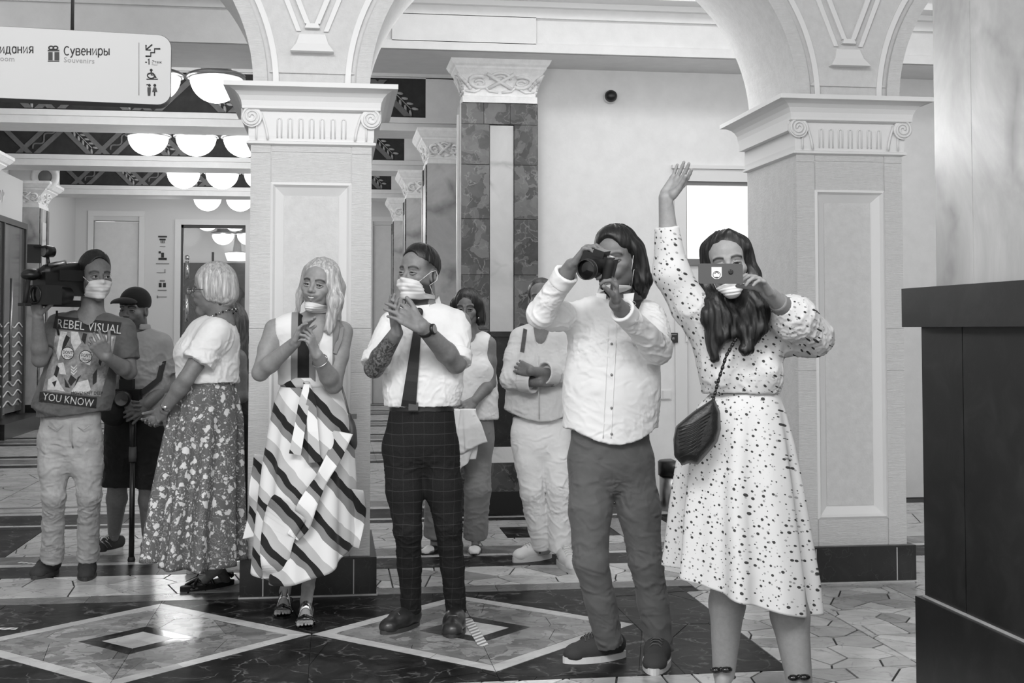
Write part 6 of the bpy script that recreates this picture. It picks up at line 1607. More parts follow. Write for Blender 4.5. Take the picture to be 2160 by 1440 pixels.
    br=empty('bracelet',wr,'thin silver bangle on the wrist of the striped dress woman','bracelet'); d=nrm(V(*wr)-V(*er)); o=tuple(wr)
    c=V(*wr)-d*.045; u_=nrm(np.cross(d,TOC)); v_=np.cross(d,u_); MB().tube([c+.037*(u_*math.cos(a)+v_*math.sin(a)) for a in np.linspace(0,2*math.pi,24)],.0025,6).build('bangle',M['silver'],br,o)
    bg=empty('shoulder_bag',J(740,890,-.02),'small dark shoulder bag at the hip of the striped dress woman','bag'); o=tuple(bg.location)
    s=S(); s.cone(J(737,880,-.02),J(744,935,-.0),.022,.035,.02,(LAT,.6)); s.ell(J(742,915,0),(.022,.06,.065),None,.02); sdf_obj('bag_body',s,.005,M['dgrey'],bg,o); MB().tube([J(718,805,-.09),J(728,840,-.06),J(737,878,-.02)],.0055,6).build('bag_strap',M['grey'],bg,o); MB().obox(J(744,878,-.02),(LAT,Z,TOC),(.018,.012,.01)).build('clasp',M['dgrey'],bg,o)
    return f,H
F5,H5=p5()
# ---- man in white shirt and tie
M['shirt']=cloth('white_poplin',.86,.08,350,.16,var=.01); M['tie']=plain('black_tie',.09,.6,bump=(300,.1)); M['belt']=plain('black_leather_belt',.08,.35)
t=NT('windowpane_check'); co=t.coord('Object'); sx=t.n('ShaderNodeSeparateXYZ'); wz=t.n('ShaderNodeVectorMath',operation='MULTIPLY_ADD'); nz=t.n('ShaderNodeTexNoise'); nz.inputs['Scale'].default_value=5; t.l(co,nz.inputs[0]); t.l(nz.outputs[1],wz.inputs[0]); wz.inputs[1].default_value=(.03,.03,.03); t.l(co,wz.inputs[2]); t.l(wz.outputs[0],sx.inputs[0])
gx=t.math('ABSOLUTE',t.math('SUBTRACT',t.math('FRACT',t.math('MULTIPLY',sx.outputs[0],1/.047)),.5)); gz=t.math('ABSOLUTE',t.math('SUBTRACT',t.math('FRACT',t.math('MULTIPLY',sx.outputs[2],1/.052)),.5))
ln=t.math('MAXIMUM',t.ramp(gx,[(.455,0),(.485,.4)]),t.ramp(gz,[(.46,0),(.485,.6)])); w=t.noise(t.coord(),300,2)
M['check']=t.set(t.mixc(ln,t.ramp(w,[(.3,.075),(.7,.12)]),.33),.85,0,t.bump(w,.1,.001),spec=.25)
def collar(f,nb,H,mat,h=.045,r=.068,parent=None,open_=.02,dirn=TOC,wing=.07,lat=LAT):
    """folded shirt collar: stand ring and two wings"""
    c=V(*nb); mb=MB(); n=26; fr=nrm(dirn); ax=nrm(np.cross(Z,fr)); vs=[]
    for i in range(n+1):
        a=open_*6+ (2*math.pi-open_*12)*i/n; e=fr*math.cos(a)+ax*math.sin(a); drop=.018*math.cos(a)
        vs+=[c+e*(r+.012)+Z*(-.014-drop-.012*max(0,math.cos(a))),c+e*(r+.002)+Z*(h-drop*1.5),c+e*(r+.018+.010*max(0,math.cos(a)))+Z*(-.012-drop-.02*max(0,math.cos(a))**2)]
    fs=[]
    for i in range(n): fs+=[(3*i,3*i+3,3*i+4,3*i+1),(3*i+1,3*i+4,3*i+5,3*i+2)]
    mb.add(vs,fs,True); ob=mb.build('collar',mat,parent or f.root,f.o); md=ob.modifiers.new('s','SOLIDIFY'); md.thickness=.003
    for q in (-1,1):
        a=q*open_*8; e=fr*math.cos(a)+ax*math.sin(a); p=c+e*(r+.016)+Z*(h-.046)
        pts=[p+Z*.012,p+ax*q*.045+Z*.018-fr*.016,p+ax*q*.040-Z*.030+fr*.004,p+ax*q*.006-Z*(wing-.01)+fr*.016]
        mb=MB().add([x+fr*.002 for x in pts]+[x-fr*.002 for x in pts],[(0,1,2,3),(7,6,5,4),(0,4,5,1),(1,5,6,2),(2,6,7,3),(3,7,4,0)]); mb.build('collar_wing',mat,ob,f.o)
    return ob
def p6():
    f=Fig('bearded man in a white shirt, black tie and checked trousers, clapping',6.0,900,1345)
    J=f.J; sk=f.skin; lat=nrm(LAT*.93+TOC*.36*-1)
    sl,sr=J(826,684,-.0),J(966,682,.0); hc=J(888,905); nb=J(892,662,.03)
    H=Head(J(884,580,-.03),nrm(-LAT*.56+TOC*.82+Z*.06),nrm(Z+LAT*.04),sc=1.06); H.build(sk,.9); H.lids(sk,.85)
    f.neck(sk,nb,H,.062); f.torso(sk,sl,sr,hc,.185,.15,.165,LAT)
    el,wl=J(789,776,-.10),J(836,702,-.28); f.arm(sk,sl,el,wl,1.16)
    er,wr=J(962,766,-.12),J(890,688,-.34); f.arm(sk,sr,er,wr,1.2)
    f.hand(wl,J(826,634,-.34),LAT*.8+Z*.1-TOC*.4,-TOC,(.1,.15,.2,.2),(.6,.1),1.08,.05)
    f.hand(wr,J(820,644,-.36),LAT*-.45-TOC*.75-Z*.3,Z,(.08,.12,.16,.2),(.6,-.1),1.14,.015)
    lh,rh=J(848,950),J(926,950); lk,rk=J(860,1118,-.03),J(946,1110,-.03); la,ra=J(868,1272,.12),J(962,1274,.08)
    f.leg(sk,lh,lk,la,.9); f.leg(sk,rh,rk,ra,.9)
    c=(V(*el)+V(*wl))/2; f.box(c,(.10,.13,.14)); f.box(H.c,(.125,.145,.155))
    def ex(A):
        a,b=V(*el),V(*wl); u=((A-a)@(b-a))/((b-a)@(b-a)); d=np.linalg.norm(A-(a+np.outer(np.clip(u,0,1),b-a)),axis=1); return {'tat':np.clip((.075-d)*60,0,1)*np.clip((.93-u)*12,0,1)*np.clip((u+.3)*8,0,1)}
    f.body(M['skin_tat'],tone=lambda A:H.tone(A,.95,.3,.92),extra=ex); H.eyes(f.b,f.o,(-.3,1,0),.8); H.mask(sk,f.b,f.o,z1=-.022,z0=-.112,w=.066,tent=.009,tilt=-.0,pl=.0026)
    t=S(); f.torso(t,sl,sr,hc,.190,.158,.150,LAT,.010,dep=.66); t.cone(J(893,730),J(890,862),.185,.142,.05,(TOC,.66),ends='b')
    for a,b_,w_ in ((sl,el,.93),(sr,er,.95)):
        c=a*(1-w_)+b_*w_; t.cone(a,c,.060,.068,.03,ends='b')
    t.ell(nb+Z*.068,(.070,.085,.07),None,.004,True); zt=J(890,856)[2]; t.fn.append(lambda D,P:np.maximum(D,zt-P[2]))
    sh=sdf_obj('white_shirt',t,.006,M['shirt'],f.root,f.o,folds([(zt+.05,.9),(sr[2]-.12,.8),(zt+.2,.4)],.0048,.09,58,17,(.6,.5,.8)),1)
    for a,b_,w_,rr in ((sl,el,.93,.066),(sr,er,.95,.068)):
        c=a*(1-w_)+b_*w_; d=nrm(b_-a); s=S(); s.cone(c-d*.045,c+d*.008,rr+.008,rr+.004,.01,ends='ab'); sdf_obj('rolled_cuff',s,.006,M['shirt'],sh,f.o,folds([(0,0)],.003,.1,70,4,base=.6))
    collar(f,nb+Z*.022,H,M['shirt'],.050,.074,sh,.03,nrm(TOC*.95-LAT*.35))
    D=Decal(bvh(sh),f,J(880,760,-.3),TOC); mb=MB(); L_=[D.drop(884+(862-884)*k/14,668+(858-668)*k/14,9) for k in range(15)]
    for k in (1,2,3,4): L_[k]=L_[0]+(L_[5]-L_[0])*k/5
    ribbon('tie_blade',L_,[.030+.038*k/14 for k in range(15)],TOC,M['tie'],f.root,f.o,.006)
    s=S(); s.cone(L_[0]+Z*.022+TOC*.0,L_[0]-Z*.006+TOC*.006,.021,.014,.01,(TOC,.7)); sdf_obj('tie_knot',s,.004,M['tie'],f.root,f.o)
    # trousers
    j=S(); j.cone(J(890,862),J(888,925),.148,.172,.05,(TOC,.66),ends='a')
    for a,k_,n,ff in ((lh,lk,la,1),(rh,rk,ra,1)):
        j.chain([a,a*.5+k_*.5,k_],[.094,.084,.064],.03); j.chain([k_,k_*.5+n*.5],[.064,.055],.02); j.cone(k_*.5+n*.5,n-Z*.035,.055,.049,.02,ends='b')
    jo=sdf_obj('trousers',j,.006,M['check'],f.root,f.o,folds([(lk[2],1),(lk[2]-.1,.6),(J(890,985)[2],.9),(la[2]+.03,.7)],.005,.08,56,21,(.3,.3,1)),1)
    s=S(); s.cone(J(890,846),J(890,868),.146,.152,.01,(TOC,.66),ends='ab'); be=sdf_obj('belt',s,.005,M['belt'],f.root,f.o); MB().obox(J(872,857,-.118),(LAT,Z,TOC),(.022,.018,.004)).build('belt_buckle',M['dgrey'],be,f.o)
    lt,lhl=onz(806,1338),onz(882,1316); shoe(f.root,f.o,lhl,lt,la,.100,'shoe','shoesole',.018,.062,laces=False)
    rt,rhl=onz(952,1346),onz(963,1320); so=shoe(f.root,f.o,rhl,rt,ra,.104,'shoe','shoesole',.018,.062,laces=False)
    for (h_,t_) in ((lhl,lt),(rhl,rt)):
        d=foot_dir(h_,t_); s_=V(-d[1],d[0],0); c=V(h_[0],h_[1],0)+d*.165+Z*.085; MB().tube([c+s_*.036-Z*.03,c+s_*.02,c-s_*.02,c-s_*.036-Z*.03],.007,8).build('loafer_strap',M['shoe'],so,f.o)
    w=empty('wrist_watch',wr,'black wrist watch with round dial on the clapping man','watch'); d=nrm(V(*wr)-V(*er)); o=tuple(wr); c=V(*wr)-d*.035; nn=nrm(TOC*.8+Z*.5-d*((TOC*.8+Z*.5)@d)-LAT*.0)
    MB().lathe([(.033,-.013),(.0375,-.008),(.0375,.008),(.033,.013)],c,20,d).build('watch_band',M['black'],w,o)
    MB().lathe([(.023,0),(.025,.004),(.024,.012),(.020,.014)],c+nn*.032,22,nn).build('watch_case',M['black'],w,o); MB().lathe([(.019,0),(.001,.001)],c+nn*.0465,20,nn,cap=False).build('watch_dial',M['inkgrey'],w,o)
    hairdo(H,f,'hair','hair_b',short_hair(.03,.012,.0012,.012,.086),.005,.0014,90)
    return f,H
F6,H6=p6()
# ---- dark-haired woman behind him
M['linen']=cloth('pale_linen',.88,.15,200,.12); M['greytr']=cloth('grey_cotton_trousers',.52,.12,300,.1)
def p7():
    f=Fig('dark-haired woman in a sleeveless white top and grey trousers behind the man with the tie',8.12,950,1170)
    J=f.J; sk=f.skin; sl,sr=J(955,722,.05),J(1030,726,-.02); hc=J(985,890,.02); nb=J(990,705,.02)
    H=Head(J(986,652,-.02),nrm(-LAT*.15+TOC*.97-Z*.08),sc=.98,fem=True); H.build(sk,.0); H.lids(sk,.3)
    f.neck(sk,nb,H,.050); f.torso(sk,sl,sr,hc,.15,.125,.165,LAT)
    er,wr=J(1034,808,-.05),J(1000,846,-.2); f.arm(sk,sr,er,wr,1.0); f.hand(wr,J(975,862,-.26),-TOC*.8-Z*.2,1,(.4,.5,.5,.5),(.4,.3),.92)
    el,wl=J(945,805,.0),J(962,850,-.15); f.arm(sk,sl,el,wl,1.0); f.hand(wl,J(980,866,-.2),-TOC,-1,(.4,.5,.5,.5),(.4,.3),.92,fine=False)
    lh,rh=J(958,910),J(1008,912); lk,rk=J(925,1030,-.03),J(1008,1030,-.03); la,ra=J(918,1130,.05),J(1002,1132,.08); f.leg(sk,lh,lk,la,.85); f.leg(sk,rh,rk,ra,.85)
    lt,lhl=onz(892,1170),onz(945,1158); rt,rhl=onz(1000,1172),onz(1004,1152); 
    for a,b_,c_ in ((lhl,lt,la),(rhl,rt,ra)): a[2]=.01;b_[2]=.004; barefoot(sk,a,b_,c_,.085)
    f.box(H.c,(.125,.145,.155)); f.body(M['skin'],tone=lambda A:H.tone(A,.9,.35)); H.eyes(f.b,f.o,(-.3,1,0),.3)
    t=S(); f.torso(t,sl,sr,hc,.155,.15,.17,LAT,.010,dep=.68,bust=.9); t.cone(J(988,800),J(988,884),.165,.185,.05,(TOC,.68),ends='b'); t.ell(nb+Z*.05,(.08,.1,.08),None,.004,True)
    for s_ in (sl,sr): o_=nrm(V(*s_)-V(*nb)); t.ell(V(*s_)+o_*.038-Z*.02,(.045,.11,.095),None,.006,True)
    t.cone(nb+TOC*.1,J(990,745,-.15),.05,.01,.004,sub=True); zt=J(990,884)[2]; t.fn.append(lambda D,P:np.maximum(D,zt-P[2])); sdf_obj('sleeveless_top',t,.008,M['linen'],f.root,f.o,folds([(zt+.1,.7)],.007,.2,38,31),1)
    j=S(); j.cone(J(986,875),J(986,925),.165,.17,.05,(TOC,.68),ends='a')
    for a,k_,n in ((lh,lk,la),(rh,rk,ra)): j.chain([a,k_],[.095,.082],.03); j.cone(k_,n+Z*.0,.082,.078,.02,ends='b')
    sdf_obj('trousers',j,.008,M['greytr'],f.root,f.o,folds([(lk[2],.7),(la[2]+.08,1)],.007,.1,45,32,(.4,.4,1)),1)
    for a,b_ in ((lhl,lt),(rhl,rt)):
        so=sole('shoe_sole',a-foot_dir(a,b_)*.01,b_+foot_dir(a,b_)*.01,.09,M['black'],f.root,f.o,.012); d=foot_dir(a,b_); s_=V(-d[1],d[0],0); L=np.linalg.norm((b_-a)[:2]); B=lambda u,z,o=0:V(a[0],a[1],0)+d*L*u+s_*o+Z*z
        s=S(); s.cone(B(.75,.022),B(.9,.016),.040,.032,.02,(Z,.7)); s.fn.append(lambda D,P:np.maximum(D,.006-P[2])); sdf_obj('toe_cap',s,.005,M['sneakW'],so,f.o); s=S(); s.cone(B(.62,.02),B(.66,.02),.046,.046,.01,(Z,.6)); s.fn.append(lambda D,P:np.maximum(D,.006-P[2])); sdf_obj('toe_strap',s,.005,M['black'],so,f.o)
    def hs(sd,H):
        H.e(sd,(0,-.018,.046),(.092,.106,.093),.01)
        for q in (-1,1): H.t(sd,(q*.078,.0,.03),(q*.088,-.005,-.075),.034,.034,.03)
        H.e(sd,(0,-.07,-.03),(.075,.055,.08),.03); H.e(sd,(0,.14,-.035),(.064,.11,.126),.012,True)
    hairdo(H,f,'hair','hair_b',hs,.006,.003,50); MB().ell(H.P(-.078,.02,-.055),.010,.010,.012,12).build('earring',M['silver'],f.root,f.o)
    # jacket held over her arm
    c=empty('light_jacket',J(975,860,-.24),'light jacket hanging from the hands of the dark-haired woman','jacket'); o=tuple(c.location)
    rg=[(J(978,862,-.25),.075,.03),(J(977,900,-.26),.085,.04),(J(976,960,-.25),.075,.04),(J(974,985,-.25),.06,.035)]
    lathe_skirt('hanging_cloth',rg,M['linen'],c,o,6,.03,hem=lambda th:.05*np.cos(th),seed=5,lat=LAT,nth=80,nz=30)
    rg=[(J(985,862,-.29),.04,.02),(J(990,900,-.30),.07,.03),(J(995,945,-.29),.085,.03)]; lathe_skirt('hanging_sleeve',rg,M['linen'],c,o,5,.02,hem=lambda th:.04*np.cos(th),seed=6,lat=LAT,nth=60,nz=24)
    return f
F7=p7()
# ---- woman with crossed arms
M['oxford']=cloth('pale_grey_cotton_shirt',.80,.1,300,.16,var=.015); M['whitejean']=cloth('white_denim',.92,.15,380,.2,var=.015)
def p8():
    f=Fig('woman with crossed arms in a pale loose shirt, white trousers and white sneakers',7.58,1155,1200)
    J=f.J; sk=f.skin; sl,sr=J(1096,712,.0),J(1192,712,.0); hc=J(1138,895); nb=J(1143,690,.02)
    H=Head(J(1142,632,-.02),nrm(-LAT*.05+TOC*1),sc=1.0,fem=True); H.build(sk,.5); H.lids(sk,.4)
    f.neck(sk,nb,H,.050); f.torso(sk,sl,sr,hc,.155,.14,.165,LAT)
    el,er=J(1076,800,-.10),J(1200,796,-.10); wl,wr=J(1140,806,-.24),J(1120,782,-.27); f.arm(sk,sl,el,wl,1.0); f.arm(sk,sr,er,wr,1.0)
    f.hand(wl,J(1175,795,-.2),-TOC,-1,(.4,.4,.4,.4),(.3,.3),.92,fine=False); f.hand(wr,J(1088,770,-.20),-TOC*.9,1,(.3,.35,.4,.4),(.3,.2),.92)
    lh,rh=J(1112,915),J(1168,915); lk,rk=J(1122,1035,-.02),J(1178,1030,-.06); la,ra=J(1146,1150,.15),J(1182,1158,.06); f.leg(sk,lh,lk,la,.85); f.leg(sk,rh,rk,ra,.85)
    f.box(H.c,(.125,.145,.155)); f.body(M['skin'],tone=lambda A:H.tone(A,.8,.35)); H.eyes(f.b,f.o,(-.4,1,0),.3)
    t=S(); f.torso(t,sl,sr,hc,.16,.165,.175,LAT,.012,dep=.7,bust=.95); t.cone(J(1140,800),J(1136,888),.18,.215,.05,(TOC,.72),ends='b')
    t.chain([sl,sl*.5+el*.5,el],[.060,.064,.062],.025); t.cone(el,el*.35+wl*.65,.062,.058,.015,ends='b'); t.chain([sr,sr*.5+er*.5,er],[.060,.064,.062],.025); t.cone(er,er*.42+wr*.58,.060,.056,.015,ends='b')
    t.cone(nb+TOC*.07+Z*.03,J(1138,742,-.135),.055,.018,.004,sub=True); t.ell(nb+Z*.085,(.070,.085,.075),None,.004,True)
    hz=J(1136,886)[2]; cx=J(1136,886); t.fn.append(lambda D,P:np.maximum(D,(hz+1.6*np.minimum(((P[0]-cx[0])**2+.0*P[1]),.06))-P[2]))
    sh=sdf_obj('loose_shirt',t,.0075,M['oxford'],f.root,f.o,folds([(hz+.1,.6),(sl[2]-.12,.8),(el[2],1)],.0055,.10,56,41,(.6,.5,.9)),1); collar(f,nb+Z*.0,H,M['oxford'],.045,.068,sh,.07)
    for a,b_,w_ in ((el,wl,.66),(er,wr,.58)): c=a*(1-w_)+b_*w_; d=nrm(b_-a); s=S(); s.cone(c-d*.06,c+d*.03,.066,.070,.01,ends='ab'); s.cone(c-d*.0,c+d*.06,.055,.06,.004,sub=True); sdf_obj('turned_cuff',s,.006,M['oxford'],sh,f.o)
    MB().tube([J(1134,745,-.155),J(1136,800,-.17),J(1137,884,-.175)],.003,5).build('placket_seam',M['oxford'],sh,f.o)
    j=S(); j.cone(J(1140,880),J(1139,930),.165,.172,.05,(TOC,.7),ends='a')
    for a,k_,n in ((lh,lk,la),(rh,rk,ra)): j.chain([a,a*.5+k_*.5,k_],[.098,.088,.074],.02); j.cone(k_,n+Z*.0,.072,.070,.01,ends='b')
    sdf_obj('white_trousers',j,.0075,M['whitejean'],f.root,f.o,folds([(lk[2],1),(lk[2]-.12,.8),(la[2]+.1,.6)],.007,.10,44,42,(.4,.4,1)),1)
    lt,lhl=onz(1083,1186),onz(1162,1176); shoe(f.root,f.o,lhl,lt,la,.096,'sneakW','soleW',.030,.095,lm='laceW'); rt,rhl=onz(1216,1212),onz(1178,1182); shoe(f.root,f.o,rhl,rt,ra,.098,'sneakW','soleW',.030,.095,lm='laceW')
    for h_,t_ in ((lhl,lt),(rhl,rt)):
        d=foot_dir(h_,t_); s_=V(d[1],-d[0],0); c=V(h_[0],h_[1],0)+d*.12+Z*.058
        for q in (-1,1): MB().tube([c+s_*q*.043-Z*.015,c+s_*q*.040+Z*.012],.009,6).build('shoe_patch',M['dgrey'],f.root,f.o)
    def hs(sd,H): H.e(sd,(0,-.018,.046),(.082,.100,.088),.01); H.e(sd,(0,-.09,-.02),(.04,.04,.04),.02); H.e(sd,(0,.14,-.03),(.068,.11,.130),.01,True); H.e(sd,(0,.05,-.125),(.12,.12,.10),.01,True)
    hairdo(H,f,'hair','hair_d',hs,.006,.001,60)
    g=empty('bag_strap',J(1104,712,-.08),'dark woven bag strap over the shoulder of the woman with crossed arms','bag'); D=Decal(bvh(sh),f,J(1105,720,-.3),TOC); ribbon('strap',[J(1110,689,.03)]+[D.drop(1108-.14*k,694+k,3) for k in range(0,50,8)],.024,TOC,M['dgrey'],g,tuple(g.location))
    return f
F8=p8()
# ---- photographer
M['greycotton']=cloth('dark_grey_chinos',.34,.12,340,.2,var=.02)
def p9():
    f=Fig('long-haired man in a loose white shirt photographing with a camera',5.35,1310,1405)
    J=f.J; sk=f.skin; sl,sr=J(1208,668,.02),J(1372,664,.02); hc=J(1286,945); nb=J(1302,640,.03)
    H=Head(J(1300,548,-.05),nrm(-LAT*.42+TOC*.9-Z*.10),nrm(Z-LAT*.05),sc=1.08); H.build(sk,.5); H.lids(sk,.75)
    f.neck(sk,nb,H,.062); f.torso(sk,sl,sr,hc,.185,.15,.165,LAT)
    el,wl=J(1140,662,-.17),J(1206,560,-.33); f.arm(sk,sl,el,wl,1.12); er,wr=J(1388,738,-.14),J(1300,640,-.38); f.arm(sk,sr,er,wr,1.12)
    f.hand(wl,J(1236,522,-.36),LAT*.55-Z*.65+TOC*.1,-TOC,(.65,.7,.8,.85),(.5,.5),1.08,.12)
    f.hand(wr,J(1296,580,-.42),-LAT*.9+TOC*.1,TOC,(.75,.7,.65,.6),(.55,.5),1.08,.10)
    lh,rh=J(1244,970),J(1334,970); lk,rk=J(1246,1180,-.05),J(1362,1180,-.04); la,ra=J(1286,1345,.02),J(1392,1358,.0); f.leg(sk,lh,lk,la,.9); f.leg(sk,rh,rk,ra,.9)
    f.box(H.c,(.13,.15,.165)); f.body(M['skin'],tone=lambda A:H.tone(A,.85,.3,0,.18)); H.eyes(f.b,f.o,(-.3,1,-.3),.85)
    t=S(); f.torso(t,sl,sr,hc,.19,.175,.178,LAT,.012,dep=.68); t.cone(J(1298,760),J(1288,936),.185,.182,.05,(TOC,.70),ends='b')
    t.chain([sl,sl*.5+el*.5,el],[.060,.064,.058],.03); t.cone(el,wl*.80+el*.20,.058,.046,.015,ends='b'); t.chain([sr,sr*.5+er*.5,er],[.060,.066,.062],.03); t.cone(er,wr*.84+er*.16,.060,.046,.015,ends='b')
    t.ell(nb+Z*.08,(.075,.09,.08),None,.004,True); t.cone(nb+TOC*.1+Z*.04,J(1292,668,-.16),.035,.01,.004,sub=True)
    hz=J(1288,932)[2]; cx=J(1288,932); t.fn.append(lambda D,P:np.maximum(D,(hz+2.0*np.minimum((P[0]-cx[0])**2,.03))-P[2]))
    sh=sdf_obj('white_shirt',t,.006,M['shirt'],f.root,f.o,folds([(hz+.08,.6),(sl[2]-.1,.9),(er[2],.9),(sl[2],.8)],.0052,.10,54,51,(.6,.5,.8)),1)
    collar(f,nb+Z*.022,H,M['shirt'],.050,.076,sh,.05,nrm(TOC-LAT*.2),.08)
    D=Decal(bvh(sh),f,J(1290,760,-.3),TOC)
    for q in (-8,9): MB().tube([D.drop(1292-.05*k+q,684+k,.6) for k in range(0,244,12)],.0022,5).build('placket_seam',M['shirt'],sh,f.o)
    for y in (725,790,860,915): MB().lathe([(.0055,0),(.0055,.003)],D.drop(1290,y,1),10,TOC).build('button',M['inkgrey'],sh,f.o)
    for a,b_,w_,rr in ((el,wl,.80,.049),(er,wr,.84,.049)): c=a*(1-w_)+b_*w_; d=nrm(b_-a); s=S(); s.cone(c-d*.05,c+d*.012,rr,rr+.004,.01,ends='ab'); s.cone(c,c+d*.04,.036,.040,.003,sub=True); sdf_obj('cuff',s,.005,M['shirt'],sh,f.o)
    j=S(); j.cone(J(1287,905),J(1287,965),.165,.172,.05,(TOC,.68),ends='a')
    for a,k_,n in ((lh,lk,la),(rh,rk,ra)): j.chain([a,a*.5+k_*.5,k_],[.092,.088,.074],.03); j.chain([k_,k_*.5+n*.5],[.074,.064],.02); j.cone(k_*.5+n*.5,n-Z*.03,.064,.062,.02,ends='b')
    jo=sdf_obj('trousers',j,.006,M['greycotton'],f.root,f.o,folds([(lk[2]+.02,1),(lk[2]-.1,.7),(J(1290,1030)[2],1),(la[2]+.04,.9)],.005,.08,46,52,(.3,.3,1)),1)
    lt,lhl=onz(1190,1398),onz(1318,1384); so=shoe(f.root,f.o,lhl,lt,la,.108,'canvas','soleW',.026,.092); rt,rhl=onz(1378,1424),onz(1394,1378); shoe(f.root,f.o,rhl,rt,ra,.112,'canvas','soleW',.026,.092)
    def hs(sd,H):
        H.e(sd,(0,-.018,.048),(.086,.104,.093),.01); H.e(sd,(0,.03,.078),(.062,.062,.060),.02); H.e(sd,(0,-.07,-.02),(.078,.06,.09),.03)
        H.t(sd,(-.070,-.025,.03),(-.088,-.035,-.09),.040,.038,.03); H.t(sd,(-.088,-.035,-.09),(-.082,-.045,-.155),.036,.014,.02); H.t(sd,(.066,-.03,.02),(.07,-.05,-.12),.032,.025,.03); H.t(sd,(-.03,-.08,-.06),(-.04,-.075,-.16),.045,.02,.03)
        H.e(sd,(0,.135,-.026),(.070,.114,.136),.012,True); H.e(sd,(-.085,.075,-.04),(.05,.068,.10),.01,True)
    hairdo(H,f,'long_hair','hair_b',hs,.0055,.0035,50)
    # mask pulled below the chin, one loop to the ear
    mk=H.mask(sk,f.b,f.o,z1=-.092,z0=-.128,w=.052,tent=.010,ears=True,pl=.003)
    # strap round the neck
    st=MB(); ribbon('camera_strap',[J(1328,600,-.03),J(1346,632,-.07),J(1338,652,-.13),J(1322,672,-.17),J(1300,640,-.27),J(1275,612,-.34)],[.03,.04,.034,.02,.012,.012],TOC,M['blackm'],f.root,f.o)
    bd=MB().tube([J(1336+5*math.cos(a),640+4*math.sin(a),-.125) for a in np.linspace(0,6.28,12)],.0022,5).build('strap_print',M['steel'],f.root,f.o)
    return f,H
F9,H9=p9()
def photocam():
    J=F9.J; c0=J(1262,560,-.40); c=empty('photo_camera',c0,'black camera held at the eye of the man in the white shirt','camera'); o=tuple(c0); ld=nrm(-LAT*.50+TOC*.86-Z*.12); up=nrm(Z*.93+LAT*.36+ld*.12); sd_=nrm(np.cross(ld,up)); up=np.cross(sd_,ld)
    MB().obox(c0,(sd_,ld,up),(.068,.024,.046)).build('camera_body',M['black'],c,o); MB().obox(c0+up*.052,(sd_,ld,up),(.024,.028,.014)).build('viewfinder_hump',M['black'],c,o)
    s=S(); s.cone(c0-sd_*.055+up*.03+ld*.02,c0-sd_*.055-up*.03+ld*.02,.02,.02,.01); sdf_obj('grip',s,.005,M['blackm'],c,o)
    L0=c0+ld*.024-up*.008; MB().lathe([(.034,0),(.036,.01),(.036,.05),(.040,.055),(.040,.085),(.037,.088),(.037,.07)],L0,28,ld,cap=False).build('lens_barrel',M['black'],c,o); MB().lathe([(.036,.070),(.02,.074),(.001,.075)],L0,24,ld,cap=False).build('lens_glass',M['patent'],c,o)
    MB().lathe([(.0405,.058),(.0415,.062),(.0405,.066)],L0,28,ld,cap=False).build('focus_ring',M['dgrey'],c,o); MB().obox(c0+up*.046-sd_*.045,(sd_,ld,up),(.012,.012,.006)).build('mode_dial',M['steel'],c,o)
photocam()
# ---- woman filming with a phone
t=NT('dotted_crepe'); co=t.coord('Object'); sx=t.n('ShaderNodeSeparateXYZ'); t.l(co,sx.inputs[0]); cb=t.n('ShaderNodeCombineXYZ'); t.l(t.math('ADD',t.math('MULTIPLY',sx.outputs[0],.8),t.math('MULTIPLY',sx.outputs[1],-.6)),cb.inputs[0]); t.l(t.math('ADD',sx.outputs[2],t.math('MULTIPLY',sx.outputs[0],.25)),cb.inputs[1]); mp=cb
def dots(sc,r,rnd,off):
    m_=t.n('ShaderNodeMapping'); m_.inputs['Location'].default_value=(off,off,off); m_.inputs['Rotation'].default_value=(0,0,.3+off); t.l(mp.outputs[0],m_.inputs[0])
    v=t.n('ShaderNodeTexVoronoi',feature='F1',voronoi_dimensions='2D'); v.inputs['Scale'].default_value=sc; v.inputs['Randomness'].default_value=rnd; t.l(m_.outputs[0],v.inputs[0])
    bw=t.n('ShaderNodeRGBToBW'); t.l(v.outputs['Color'],bw.inputs[0]); return t.math('LESS_THAN',v.outputs[0],t.math('MULTIPLY',bw.outputs[0],r*2))
d1=dots(36,.118,.82,0); d2=dots(40,.10,.85,.37); w=t.noise(t.coord(),350,2); fo=t.noise(t.coord(scale=(1,1,.5)),10,3,.5,.8)
M['dotted']=t.set(t.mixc(t.math('MULTIPLY',d2,.55),t.mixc(t.math('MULTIPLY',d1,.95),.765,.12),.25),.8,0,t.bump(fo,.2,.015,t.bump(w,.08,.001)),spec=.25)
